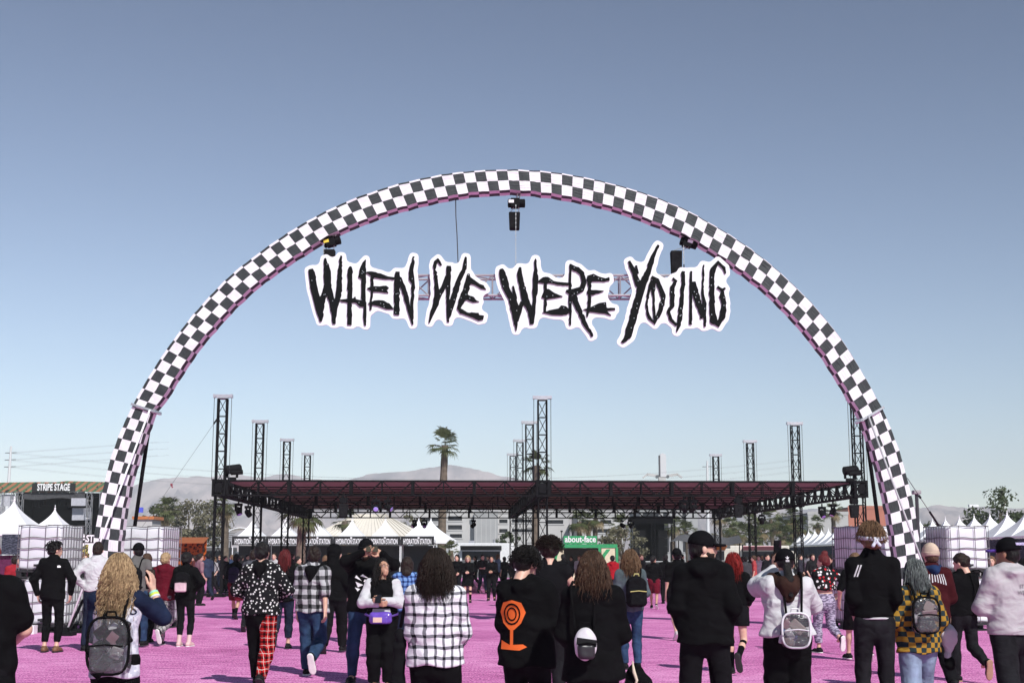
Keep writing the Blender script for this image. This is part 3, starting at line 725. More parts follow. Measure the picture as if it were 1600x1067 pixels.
part('pallet', M_PAL, tot, lambda m: (m.box((-.6, -.5, .12), (.6, .5, .165)), m.box((-.6, -.5, .0), (.6, .5, .025)), [m.box((x-.07, y-.06, .02), (x+.07, y+.06, .125)) for x in (-.52, 0, .52) for y in (-.43, 0, .43)]), local=True)
part('filler_cap', M_PAL, tot, lambda m: m.tube([(0, 0, 1.12), (0, 0, 1.16)], .11, 14), local=True)
part('valve', M_PAL, tot, lambda m: (m.tube([(0, -.47, .26), (0, -.53, .26)], .04, 8), m.cbox((0, -.55, .27), (.12, .05, .05))), local=True)
first = True
for px, Y, z, rz, lab in ((80, 30.3, 1.16, -9, 'upper water tote of the stack at far left, behind the person in black jacket'), (90, 30.2, 0, -8, 'lower water tote of the stack at far left, behind the person in black jacket'),
        (14, 30.4, 0, -6, 'single low water tote at the far left edge beside the stacked pair'),
        (235, 31.6, 1.16, -8, 'upper water tote just right of the left arch leg, above the maroon hoodie'), (236, 31.5, 0, -8, 'lower water tote just right of the left arch leg, behind the maroon hoodie'),
        (1349, 31.4, 1.16, 10, 'upper water tote left of the right arch leg, behind the headband person'), (1343, 31.3, 0, 11, 'lower water tote left of the right arch leg, behind the headband person'),
        (1495, 31.0, 1.16, 9, 'upper water tote right of the right arch leg, behind the tan beanie'), (1496, 30.9, 0, 10, 'lower water tote right of the right arch leg, behind the dark person with hair clip')):
    t = tot if first else copy_tree(tot); first = False
    t.location = (X_at(px, Y), Y, z); t.rotation_euler.z = R(rz); t.scale = (.86, 1.16, 1); t['label'] = lab; t['group'] = 'water totes weighing down the arch'
bx = ground(42, 990); t = thing('carton', 'small red white and blue carton on the ground by the water totes', 'box', bx)
part('body', M_WHT, t, lambda m: m.box((-.18, -.12, .002), (.18, .12, .18)), local=True); part('red_panel', plain('carton_red', (.6, .12, .14), .6), t, lambda m: m.box((-.1, -.124, .01), (.0, -.121, .17)), local=True); part('blue_panel', plain('carton_blue', (.05, .12, .35), .6), t, lambda m: m.box((-.178, -.124, .01), (-.102, -.121, .17)), local=True)

# ================================================================ tents
m, nt_, b_ = newmat('tent_vinyl'); co_ = coords(nt_)
nt_.links.new(ramp(nt_, noise(nt_, co_, .9, 4), [(.3, (.72, .72, .73)), (.7, (.82, .82, .82))]), b_.inputs['Base Color']); b_.inputs['Roughness'].default_value = .5
bump(nt_, b_, noise(nt_, co_, 1.8, 2), .25, .1); M_TENT = m
def tent_proto(w, eave, peak, name='peak_tent'):
    t = thing(name, 'x', 'tent'); h = w/2
    def roof(mb):
        n = 8; ts = np.linspace(0, 1, 11); vs = []; fs = []
        for q in ts:
            r = h*(1-q)**1.55*.97+h*.03*(1-q) + .02; z = eave+(peak-eave)*q
            for sx, sy in ((-1,-1),(1,-1),(1,1),(-1,1)):
                for k in range(n):
                    f = k/n; nx, ny = {(-1,-1):(1,-1),(1,-1):(1,1),(1,1):(-1,1),(-1,1):(-1,-1)}[(sx, sy)]
                    x = sx+(nx-sx)*f; y = sy+(ny-sy)*f; sag = 1-.05*math.sin(math.pi*f)*(1-q)
                    vs.append((x*r*sag, y*r*sag, z-.1*math.sin(math.pi*f)*(1-q)*0))
        N = 4*n
        for i in range(10):
            for k in range(N): fs.append((i*N+k, i*N+(k+1) % N, (i+1)*N+(k+1) % N, (i+1)*N+k))
        mb.add(vs, fs)
    part('roof', M_TENT, t, roof, local=True, smooth=False)
    part('valance', M_TENT, t, lambda m: [m.bar((a[0]*h, a[1]*h, eave-.1), (b[0]*h, b[1]*h, eave-.1), .015, .24) for a, b in (((-1,-1),(1,-1)),((1,-1),(1,1)),((1,1),(-1,1)),((-1,1),(-1,-1)))], local=True)
    for sx, sy in ((-1,-1),(1,-1),(1,1),(-1,1)): part('pole', M_WHT, t, lambda m: m.tube([(sx*(h-.06), sy*(h-.06), 0), (sx*(h-.06), sy*(h-.06), eave)], .04, 6), local=True)
    part('finial', M_WHT, t, lambda m: m.lathe([(.0, peak+.24), (.03, peak+.2), (.02, peak+.14), (.02, peak+.08), (.07, peak+.02), (.03, peak-.05)], n=8), local=True)
    return t
tp = tent_proto(2.84, 3.05, 4.85); HY = 115
M_BAN = plain('black_banner', (.012, .012, .013), .7); M_TXT = plain('white_print', (.8, .8, .8), .6, var=.03)
ordn = ['leftmost', 'second from the left', 'third from the left', 'fourth from the left', 'fifth from the left', 'rightmost']
txt = text_mesh('HYDRATION STATION', .62, .004, .014, .37); icon = MB().lathe([(0, .06), (.05, .02), (.06, -.03), (.03, -.08), (0, -.085)], n=8)
for k in range(6):
    t = tp if k == 0 else copy_tree(tp); px = 394+52*k
    t.location = (X_at(px, HY, 3), HY, -.008); t['label'] = 'white peaked tent with black hydration banner, %s of the six' % ordn[k]; t['group'] = 'white tents of the hydration station'
tents6 = [o for o in C.objects if o.get('group') == 'white tents of the hydration station']
for t in tents6:
    b = part('banner', M_BAN, t, lambda m: m.box((-1.4, -1.5, 2.63), (1.4, -1.46, 3.36)), local=True)
    o = addobj('banner_lettering', txt, M_TXT, b); o.location = (0, -1.506, 2.9); o.rotation_euler = (math.pi/2, 0, 0)
    o = addobj('drop_mark', None, None, b) if False else icon.build('drop_mark', M_TXT, b, local=True); o.location = (.1, -1.5, 3.24); o.scale = (1.6, .2, 1)
    part('back_wall', _mc.get('tent_shade') or plain('tent_shade', (.035, .034, .038), .9), t, lambda m: m.box((-1.38, 1.3, .1), (1.38, 1.33, 2.6)), local=True)  # sheet coloured dark to stand in for the tent's shaded interior
tb_ = tent_proto(4.6, 3.0, 4.9); tb_.location = (X_at(672, HY+2, 3), HY+3, -.008); tb_['label'] = 'wide white peaked tent at the right end of the hydration station'
wl = tent_proto(3.05, 2.9, 4.5); wl.location = (X_at(20, 70, 3), 70, 0); wl['label'] = 'nearer white peaked tent at the left edge in front of the stage'
wl2 = copy_tree(wl); wl2.location = (X_at(84, 82, 3), 82, 0); wl2['label'] = 'smaller white peaked tent peeking over the left water totes'
wl3 = copy_tree(wl); wl3.location = (X_at(-62, 70.5, 3), 70.5, 0); wl3['label'] = 'white peaked tent cut by the left edge of the picture'
M_NAVY = mottled('dark_menu_board', (.02, .024, .035), (.09, .10, .13), 7, .1, .45, .6, (1, 1, 3))
M_MAR = cloth('maroon_drape', (.10, .02, .06))
for q in (wl, wl3):
    part('menu_board', M_NAVY, q, lambda m: (m.box((-1.45, -1.56, 1.75), (-.1, -1.53, 2.75)), m.box((.05, -1.56, 1.75), (1.45, -1.53, 2.75))), local=True)
    part('drape', M_MAR, q, lambda m: m.box((-1.45, -1.3, .02), (1.45, -1.25, 1.7)), local=True)
side = ['first', 'second', 'third', 'fourth', 'fifth', 'sixth', 'seventh', 'eighth', 'ninth', 'tenth', 'eleventh', 'twelfth', 'thirteenth', 'fourteenth', 'fifteenth', 'sixteenth', 'seventeenth', 'eighteenth', 'nineteenth', 'twentieth', 'twenty-first', 'twenty-second', 'twenty-third', 'twenty-fourth', 'twenty-fifth', 'twenty-sixth']
rp = None
for k in range(24):
    Y = 84.5+k*3.45
    if rp is None:
        rp = tent_proto(3.4, 2.95, 4.62)
        bd = part('side_panel', M_NAVY, rp, lambda m: m.box((-1.75, -1.66, 1.55), (-1.715, 1.66, 2.8)), local=True)
        part('counter', M_PAL, rp, lambda m: m.box((-1.72, -1.6, .02), (-1.5, 1.6, 1.05)), local=True)
        part('back_drape', plain('dark_drape', (.03, .03, .035), .9), rp, lambda m: m.box((1.5, -1.65, .02), (1.54, 1.65, 2.8)), local=True)
        part('light_string', plain('warm_bulb', (.8, .75, .6), .4), rp, lambda m: [m.cbox((-1.78, y, 2.86-.06*abs(math.sin(i*1.3))), (.05, .05, .06)) for i, y in enumerate(np.linspace(-1.6, 1.6, 9))], local=True)
        t = rp
    else: t = copy_tree(rp)
    t.location = (34.6+.02*k, Y, 0); t['label'] = 'white peaked vendor tent in the long right-hand row, %s from the near end' % side[k]; t['group'] = 'vendor tents in the right-hand row'

# ================================================================ striped stage, far left
SYY = 150
P = lambda x, y, Y=SYY: at(x, y, Y)
m, nt_, b_ = newmat('striped_banner'); s_ = sepxyz(nt_, warp(nt_, coords(nt_), .25, 1.2))
f_ = M_(nt_, 'FRACT', M_(nt_, 'MULTIPLY_ADD', M_(nt_, 'ADD', s_[0], M_(nt_, 'MULTIPLY', s_[2], -1.3)), 1.15, 40))
c_ = mixc(nt_, M_(nt_, 'LESS_THAN', f_, .5), (.07, .15, .07), (.36, .15, .08))
sp_ = noise(nt_, coords(nt_), 1.6, 3); c_ = mixc(nt_, M_(nt_, 'GREATER_THAN', sp_, .62), c_, (.02, .02, .02))
nt_.links.new(c_, b_.inputs['Base Color']); b_.inputs['Roughness'].default_value = .7; M_STR = m
st = thing('festival_stage', 'far stage with black interior under an orange and green striped banner', 'stage', (P(80, 870).x, SYY, 0))
def beam(mb):
    xs = np.linspace(-40, 168, 14); vs = []
    for x in xs:
        top = 755-2.2*math.sin((x+40)/208*math.pi)-(2 if x > 100 else 0); bot = top+15.5
        for yy, dy in ((top, 0), (bot, 0), (bot, 1.2), (top, 1.2)): p = P(x, yy); vs.append((p.x, p.y+dy, p.z))
    n = len(xs); fs = [(i*4+k, i*4+(k+1) % 4, (i+1)*4+(k+1) % 4, (i+1)*4+k) for i in range(n-1) for k in range(4)]+[(3, 2, 1, 0), tuple(4*(n-1)+k for k in range(4))]
    mb.add(vs, fs)
ban = part('header_banner', M_STR, st, beam)
p0, p1 = P(51, 755), P(118, 768)
part('title_panel', M_BAN, ban, lambda m: m.box((p0.x, SYY-.12, p1.z), (p1.x, SYY-.06, p0.z)))
put_text('banner_lettering', 'STRIPE STAGE', M_TXT, ban, ((p0.x+p1.x)/2, SYY-.16, (p0.z+p1.z)/2), 1.05, ext=.01, bold=.03, xs=.56)
M_VOID = plain('black_drape', (.005, .005, .006), .95, spec=.04)
a, b = P(24, 774), P(160, 774)
part('backdrop', M_VOID, st, lambda m: (m.box((a.x, SYY+5, 0), (b.x, SYY+5.2, b.z)), m.box((a.x-.1, SYY+.6, 1.6), (a.x+.2, SYY+5, b.z)), m.box((b.x-.2, SYY+.6, 0), (b.x, SYY+5, b.z)), m.box((a.x, SYY+.3, b.z), (b.x, SYY+5.2, b.z+.3))))
part('deck', M_PAL, st, lambda m: m.box((P(-30, 800).x, SYY-1, 0), (b.x+1, SYY+5.4, 1.5)))
part('valance', cloth('grey_valance', (.07, .07, .075)), st, lambda m: [m.add([(P(x, 775+2*math.sin(k)).x, SYY+.2, P(x, 768).z), (P(x+12, 768).x, SYY+.2, P(x, 768).z), (P(x+12, 768).x, SYY+.25, P(x, 779+1.5*math.sin(k+1)).z), (P(x, 768).x, SYY+.25, P(x, 779+1.5*math.sin(k)).z)], [(0, 1, 2, 3)]) for k, x in enumerate(range(36, 132, 12))])
for x in (2, 22, 32, 140, 160):
    q = P(x, 768); part('scaffold_leg', M_ALU, st, lambda m: box_truss(m, (q.x, SYY+.2, 0), (q.x, SYY+.2, q.z), .5, .5, 9, .04, 5, (0, 1, 0)))
for k, (x0, x1, y0, y1) in enumerate(((109, 138, 793, 812), (0, 20, 772, 790), (112, 134, 778, 790))):
    p, q = P(x0, y0), P(x1, y1)
    part('screen_panel', plain('pale_scrim', (.42, .42, .46), .6), st, lambda m: m.box((p.x, SYY+.9-.5*k, q.z), (q.x, SYY+.96-.5*k, p.z)))
for k in range(9):
    q = P(44+k*8, 786+2*math.sin(k*2)); part('lamp', M_BLK, st, lambda m: (m.tube([q+Vector((0, 2, .2)), q+Vector((0, 2, -.25))], [.12, .2], 8), m.bar(q+Vector((0, 2, .2)), (q.x, q.y+2, b.z), .04)))
sb = thing('stall_board', 'black board with white lettering and skull picture behind the left totes', 'sign', (at(133, 860, 60).x, 60, 0))
a, b = at(112, 835, 60), at(160, 848, 60)
part('board', M_BAN, sb, lambda m: m.box((a.x, 60, b.z), (b.x, 60.05, a.z))); put_text('board_lettering', 'PLASTIC', M_TXT, sb, ((a.x+b.x)/2+.02, 59.985, (a.z+b.z)/2), .42, ext=.006, bold=.012, xs=.72)
a, b = at(125, 848, 60), at(147, 874, 60)
part('picture_panel', M_WHT, sb, lambda m: m.box((a.x, 60.01, b.z), (b.x, 60.05, a.z-.004)))
part('picture_print', mottled('olive_print', (.35, .32, .10), (.03, .03, .02), 9, .1), sb, lambda m: m.tube([at(136, 858, 59.995), at(136, 858, 60.008)], .22, 14)); part('picture_print', _mc['olive_print'], sb, lambda m: m.cbox(at(136, 868, 60.0), (.2, .012, .22)))
part('post', M_BLK, sb, lambda m: [m.bar((at(x, 848, 60).x, 60.08, 0), (at(x, 848, 60).x, 60.08, at(x, 848, 60).z), .06) for x in (115, 156)])

# ================================================================ far buildings
M_CON = plain('pale_concrete', (.46, .45, .44), .9, nscale=.15, var=.12); M_CONG = plain('grey_panel', (.34, .34, .34), .8, nscale=.2); M_GLS_SHADE = plain('glass_and_shade', (.012, .013, .016), .4)
def facade(name, label, px0, px1, pyt, Y, depth, mat, openings, cat='building', panels=None):
    a = at(px0, pyt, Y); b = at(px1, pyt, Y); t = thing(name, label, cat, ((a.x+b.x)/2, Y, 0))
    rows = sorted(set([y for o in openings for y in (o[1], o[3])]+[pyt])); 
    # wall built as a grid with real holes; dark panels deep inside stand in for glass and shaded decks
    xs = sorted(set([px0, px1]+[x for o in openings for x in (o[0], o[2])])); zs = sorted(set([-.008, a.z]+[at(px0, y, Y).z for o in openings for y in (o[1], o[3])]))
    def wall(mb):
        for i in range(len(xs)-1):
            for j in range(len(zs)-1):
                cx = (xs[i]+xs[i+1])/2; cz = (zs[j]+zs[j+1])/2
                if any(o[0] < cx < o[2] and at(px0, o[3], Y).z < cz < at(px0, o[1], Y).z for o in openings): continue
                mb.box((at(xs[i], 800, Y).x, Y, zs[j]), (at(xs[i+1], 800, Y).x, Y+.8, zs[j+1]))
        mb.box((a.x, Y+.801, -.008), (a.x+.5, Y+depth, a.z)); mb.box((b.x-.5, Y+.801, -.008), (b.x, Y+depth, a.z)); mb.box((a.x, Y+.8, a.z-.4), (b.x, Y+depth, a.z+.002))
    part('wall', mat, t, wall)
    for o in openings:
        p = at(o[0], o[1], Y); q = at(o[2], o[3], Y); part('opening', M_GLS_SHADE, t, lambda m: m.box((p.x, Y+.55, q.z), (q.x, Y+.6, p.z)))
        part('sill', mat, t, lambda m: m.box((p.x-.2, Y-.15, q.z-.25), (q.x+.2, Y+.02, q.z-.003)))
    part('parapet', mat, t, lambda m: m.box((a.x-.1, Y-.12, a.z-.5), (b.x+.1, Y-.003, a.z+.35)))
    if panels:
        for k in range(panels):
            x = a.x+(b.x-a.x)*(k+.5)/panels; part('panel_joint', M_CONG if mat is M_CON else M_CON, t, lambda m: m.box((x-.06, Y-.03, .5), (x+.06, Y-.004, a.z-.6)))
    return t
BY = 300
facade('parking_garage', 'white concrete parking garage with dark open decks left of the middle towers', 640, 741, 797, BY, 30, M_CON, [(700, 806, 722, 813), (700, 820, 722, 827), (703, 834, 722, 840), (650, 808, 690, 814), (650, 821, 690, 828)])
facade('office_block', 'grey panelled windowless block between the garage and the middle towers', 741.2, 778, 800, BY-2, 25, M_CONG, [], panels=5)
facade('office_block', 'white block with small dark windows behind the middle towers', 778.2, 890, 799, BY, 30, M_CON, [(780, 811, 793, 817), (780, 826, 793, 832), (800, 811, 842, 816), (800, 826, 842, 831), (852, 812, 880, 818)])
facade('office_block', 'white building with dark window strips above the green booth', 903, 975, 800, BY-20, 30, M_CON, [(938, 812, 955, 818), (932, 826, 955, 832), (960, 826, 970, 832), (908, 812, 925, 817)])
facade('office_block', 'pale grey flat block behind palms at right', 1262, 1325, 801, 360, 40, plain('pale_block', (.40, .39, .38), .9, nscale=.1), [(1270+k*9, 805.5, 1271.5+k*9, 808) for k in range(6)])
facade('brick_block', 'salmon red block beside the right front tower', 1325.3, 1385, 792, 362, 40, plain('salmon_wall', (.42, .15, .10), .9, nscale=.1), [])
facade('office_block', 'tall dark columned block behind the black stage', 1000, 1090, 796, 330, 30, M_CONG, [(1004, 800, 1030, 862), (1036, 800, 1046, 862), (1050, 800, 1056, 862), (1066, 800, 1072, 862)])
# cream hipped roof
t = thing('pavilion', 'large cream hipped roof hall behind the hydration tents', 'building', (at(570, 838, 175).x, 175, 0))
q = [at(478, 840, 172), at(668, 840, 172), at(690, 838, 190), at(470, 838, 190)]; r0, r1 = at(556, 803, 181), at(602, 803, 181)
z = q[0].z; M_CRM = plain('cream_roof', (.76, .71, .62), .7, nscale=.3, var=.06)
rf = part('roof', M_CRM, t, lambda m: m.add([(q[0].x, 172, z), (q[1].x, 172, z), (q[1].x, 190, z), (q[0].x, 190, z), r0, r1], [(0, 1, 5, 4), (1, 2, 5), (2, 3, 4, 5), (3, 0, 4), (3, 2, 1, 0)]))
for k in range(1, 24):
    f = k/24; b0 = Vector((q[0].x, 172, z)).lerp(Vector((q[1].x, 172, z)), f); tp_ = r0.lerp(r1, min(1, max(0, (f-.08)/.84)))
    part('seam', plain('roof_seam', (.66, .61, .53), .7), rf, lambda m: m.bar(b0+Vector((0, -.02, .05)), tp_+Vector((0, -.02, .06)), .05, .06))
part('wall', plain('tan_wall', (.32, .27, .22), .9), t, lambda m: m.box((q[0].x+.8, 173, -.008), (q[1].x-.8, 189, z-.01)))
# pergola dome
t = thing('barrel_shelter', 'small ribbed barrel roof shelter left of the hydration tents', 'shelter', (at(375, 850, 125).x, 125, 0)); c = at(375, 845, 125)
part('roof', plain('slat_tan', (.45, .40, .33), .8), t, lambda m: [m.bar((c.x-1.5*math.cos(math.pi*k/18), 125+dy, c.z+1.15*math.sin(math.pi*k/18)), (c.x-1.5*math.cos(math.pi*k/18), 125+dy+3, c.z+1.15*math.sin(math.pi*k/18)), .13, .05) for k in range(19) for dy in (0,)])
for s in (-1, 1): part('post', M_DKG, t, lambda m: (m.bar((c.x+s*1.5, 125, 0), (c.x+s*1.5, 125, c.z), .1), m.bar((c.x+s*1.5, 128, 0), (c.x+s*1.5, 128, c.z), .1)))
part('arch_rib', M_WHT, t, lambda m: m.tube([(c.x-1.55*math.cos(math.pi*k/12), 124.9, c.z+1.2*math.sin(math.pi*k/12)) for k in range(13)], .06, 6))
# pylon sign
p = at(1032.5, 745, 480); t = thing('pylon_sign', 'tall slim hotel pylon sign on the skyline with two swept arms', 'sign', (p.x, 480, 0))
zt = at(1032, 708, 480).z
part('shaft', plain('sign_white', (.55, .55, .57), .5), t, lambda m: m.add([(p.x-.2, 479, p.z), (p.x+1.9, 479, p.z), (p.x+1.9, 479, zt-.6), (p.x+.8, 479, zt), (p.x-.2, 479, zt-.3), (p.x-.2, 480.2, p.z), (p.x+1.9, 480.2, p.z), (p.x+1.9, 480.2, zt-.6), (p.x+.8, 480.2, zt), (p.x-.2, 480.2, zt-.3)], [(0,1,2,3,4), (9,8,7,6,5), (0,5,6,1), (1,6,7,2), (2,7,8,3), (3,8,9,4), (4,9,5,0)]))
part('shaft_edge', plain('sign_dark', (.05, .05, .06), .5), t, lambda m: m.box((p.x-.75, 479.2, p.z), (p.x-.21, 480, zt-.8)))
part('column', M_CON, t, lambda m: m.box((p.x-.8, 479.2, 0), (p.x+1.7, 481.5, p.z-.01)))
for s in (-1, 1): part('arm', M_CON, t, lambda m: (m.bar((p.x+.6, 480, p.z+.2), (p.x+.6+s*5.5, 480, p.z+.9), .8, .9), m.bar((p.x+.6+s*5.4, 480, p.z+.9), (p.x+.6+s*7, 480, p.z-.3), .8, .6)))
for s in (-1, 1): part('drum', plain('drum_dark', (.08, .09, .10), .5), t, lambda m: m.tube([(p.x+.5+s*1.9, 479, p.z+.1), (p.x+.5+s*1.9, 480.5, p.z+.1)], .55, 12))
# poles and wires
def upole(px, pyt, Y, label, arms):
    a = at(px, pyt, Y); t = thing('utility_pole', label, 'pole', (a.x, Y, 0))
    part('shaft', plain('galv_pole', (.62, .62, .63), .5), t, lambda m: m.tube([(a.x-.3, Y, 0), (a.x, Y, a.z)], [.5, .2], 10))
    for k in range(arms):
        z = a.z-1.3-k*1.35; part('crossarm', M_DKG, t, lambda m: m.bar((a.x-1.1, Y, z), (a.x+1.1, Y, z+.05), .12)); 
    return a
A1 = upole(17.5, 697, 260, 'tall pale power pole with three crossarms at the left edge', 3); A2 = upole(1105, 720, 300, 'slim pale pole on the skyline right of the pylon sign', 1)
for k in range(3):
    for s in (-1, 1):
        p0 = Vector((A1.x+s*1.1, 260, A1.z-1.3-k*1.35)); p1 = Vector((70+s*1.1, 330, at(1300, 718+k*9, 330).z)); p_ = Vector((-70+s*1.1, 270, p0.z+3))
        tag(part('power_line', plain('wire_grey', (.25, .25, .27), .5), None, lambda m: (m.tube([p0.lerp(p1, q)-Vector((0, 0, 4*5.0*q*(1-q))) for q in np.linspace(0, 1, 21)], .014, 4), m.tube([p0, p_], .014, 4))), 'faint power line across the sky, %s %s wire from the left pole' % (('upper', 'middle', 'lower')[k], 'near' if s < 0 else 'far'), 'power line', 'power lines')
a = at(1432, 771, 75); t = thing('light_pole', 'parking lot light pole with boxy grey lamp beside the right arch leg', 'lamp post', (a.x, 75, 0))
part('shaft', M_DKG, t, lambda m: m.tube([(a.x, 75, 0), (a.x, 75, a.z)], .1, 8)); part('lamp_head', plain('lamp_grey', (.3, .29, .29), .5), t, lambda m: m.cbox((a.x, 75, a.z+.08), (.42, .5, .22)), bevel=.05)
a = at(1521, 792, 160); t = thing('light_pole', 'pale pole with flat white head in front of the right-hand tree', 'lamp post', (a.x, 160, 0))
part('shaft', M_WHT, t, lambda m: m.tube([(a.x, 160, 0), (a.x, 160, a.z)], .18, 8)); part('lamp_head', M_WHT, t, lambda m: m.cbox((a.x, 160, a.z+.15), (1.1, .5, .28)))

# ================================================================ booth, stage, trucks
GY = 98
g0, g1 = at(867, 880, GY), at(935, 880, GY); M_GRN = plain('booth_green', (.03, .30, .11), .5); M_CRP = plain('booth_cream', (.62, .58, .40), .6)
zr = at(900, 852, GY).z; zd = at(900, 855, GY).z
t = thing('cosmetics_booth', 'green container booth with lettered sign board on its roof', 'booth', ((g0.x+g1.x)/2, GY, 0))
part('roof', M_GRN, t, lambda m: m.box((g0.x, GY, zr-.16), (at(965, 880, GY).x, GY+2.6, zr+.1)))
part('back_wall', plain('booth_inside', (.05, .07, .05), .7), t, lambda m: m.box((g0.x, GY+2.4, 0), (at(965, 880, GY).x, GY+2.55, zr-.17)))
for x0, x1 in ((867, 881), (940, 962)):
    a, b = at(x0, 870, GY), at(x1, 870, GY); part('front_panel', M_CRP, t, lambda m: m.box((a.x, GY+.05, 0), (b.x, GY+.12, zr-.17)))
    part('panel_wave', M_GRN, t, lambda m: [m.add([(a.x+(b.x-a.x)*(.15+.25*math.sin(k*.9+j)), GY+.045, z), (a.x+(b.x-a.x)*(.45+.25*math.sin(k*.9+j)), GY+.045, z), (a.x+(b.x-a.x)*(.45+.25*math.sin((k+1)*.9+j)), GY+.045, z+.26), (a.x+(b.x-a.x)*(.15+.25*math.sin((k+1)*.9+j)), GY+.045, z+.26)], [(0, 1, 2, 3)]) for j in (0,) for k, z in enumerate(np.arange(.1, zr-.45, .26))])
for x in (867, 937, 964):
    a = at(x, 870, GY); part('frame_post', M_GRN, t, lambda m: m.box((a.x-.09, GY-.04, 0), (a.x+.09, GY+.1, zr-.165)))
part('counter', M_CRP, t, lambda m: m.box((at(882, 870, GY).x, GY+.2, 0), (at(936, 870, GY).x, GY+.6, 1.0)))
a, b = at(881, 838, GY), at(933, 849, GY)
sbd = part('sign_board', M_GRN, t, lambda m: m.box((a.x, GY+.2, b.z), (b.x, GY+.3, a.z+.05))); part('sign_leg', M_BLK, t, lambda m: [m.bar((x, GY+.36, zr+.1), (x, GY+.36, a.z), .06) for x in (a.x+.3, b.x-.3)])
put_text('sign_lettering', 'about-face', M_TXT, sbd, ((a.x+b.x)/2, GY+.185, (a.z+b.z)/2+.05), .62, ext=.006, bold=.014, xs=.86)
part('sign_lamp', M_BLK, t, lambda m: (m.bar((a.x-.15, GY+.25, zr+.1), (a.x-.15, GY+.25, a.z+.35), .05), m.cbox((a.x-.15, GY+.2, a.z+.38), (.16, .14, .12))))
KY = 135
k0, k1 = at(996, 870, KY), at(1046, 870, KY); zt = at(1000, 806, KY).z
t = thing('black_stage', 'small black roofed side stage with speaker stacks right of the green booth', 'stage', ((k0.x+k1.x)/2, KY, 0))
part('roof', M_VOID, t, lambda m: (m.box((k0.x-.5, KY-.3, zt-.35), (k1.x+.4, KY+4.4, zt)), m.box((k0.x-.5, KY-.36, zt-.75), (k1.x+.4, KY-.3, zt-.2))))
part('backdrop', M_VOID, t, lambda m: m.box((k0.x, KY+4, 0), (k1.x, KY+4.2, zt-.36)))
part('deck', M_PAL, t, lambda m: m.box((k0.x-.5, KY-.3, 0), (k1.x+.5, KY+4.2, 1.1)))
for x in (k0.x-.4, (k0.x+k1.x)/2, k1.x+.4): part('leg', M_BLK, t, lambda m: box_truss(m, (x, KY, 0), (x, KY, zt-.36), .35, .35, 10, .035, 5, (0, 1, 0)))
for x, h in ((k0.x+.4, 2.6), (k1.x-.6, 3.1)): part('speaker_stack', M_BLK, t, lambda m: [m.cbox((x, KY+.6, 1.1+.4+.8*k), (.9, .8, .77)) for k in range(int(h/.8)+1)])
part('handrail', M_WHT, t, lambda m: (m.bar((k0.x-1.5, KY-.6, 1.2), (k1.x+.5, KY-.6, 1.2), .06), m.bar((k0.x-1.5, KY-.6, .8), (k1.x+.5, KY-.6, .8), .06), [m.bar((x, KY-.6, 0), (x, KY-.6, 1.2), .05) for x in np.linspace(k0.x-1.5, k1.x+.5, 6)]))
M_TARP = cloth('grey_tarp', (.10, .10, .105), wr=.8)
t = thing('tarp_shelter', 'low grey sloping tarp shelter right of the black stage', 'shelter', (at(1105, 870, 112).x, 112, 0))
pp = [at(1048, 846, 112), at(1160, 850, 112), at(1155, 838, 118), at(1060, 836, 118)]
def tarp(mb):
    n = 10; vs = []
    for j in range(n+1):
        for i in range(n+1):
            u, v = i/n, j/n; q_ = pp[0].lerp(pp[1], u).lerp(pp[3].lerp(pp[2], u), v); vs.append(q_+Vector((0, 0, -.5*math.sin(math.pi*u)*math.sin(math.pi*v)*.6+.12*math.sin(u*14))))
    mb.add(vs, [(j*(n+1)+i, j*(n+1)+i+1, (j+1)*(n+1)+i+1, (j+1)*(n+1)+i) for j in range(n) for i in range(n)])
part('tarp', M_TARP, t, tarp, smooth=True)
for q_ in pp: part('pole', M_BLK, t, lambda m: m.tube([(q_.x, q_.y, 0), (q_.x, q_.y, q_.z-.02)], .05, 6))
part('counter', M_PAL, t, lambda m: m.box((pp[0].x+.4, 113, 0), (pp[1].x-.4, 113.6, 1.0)))
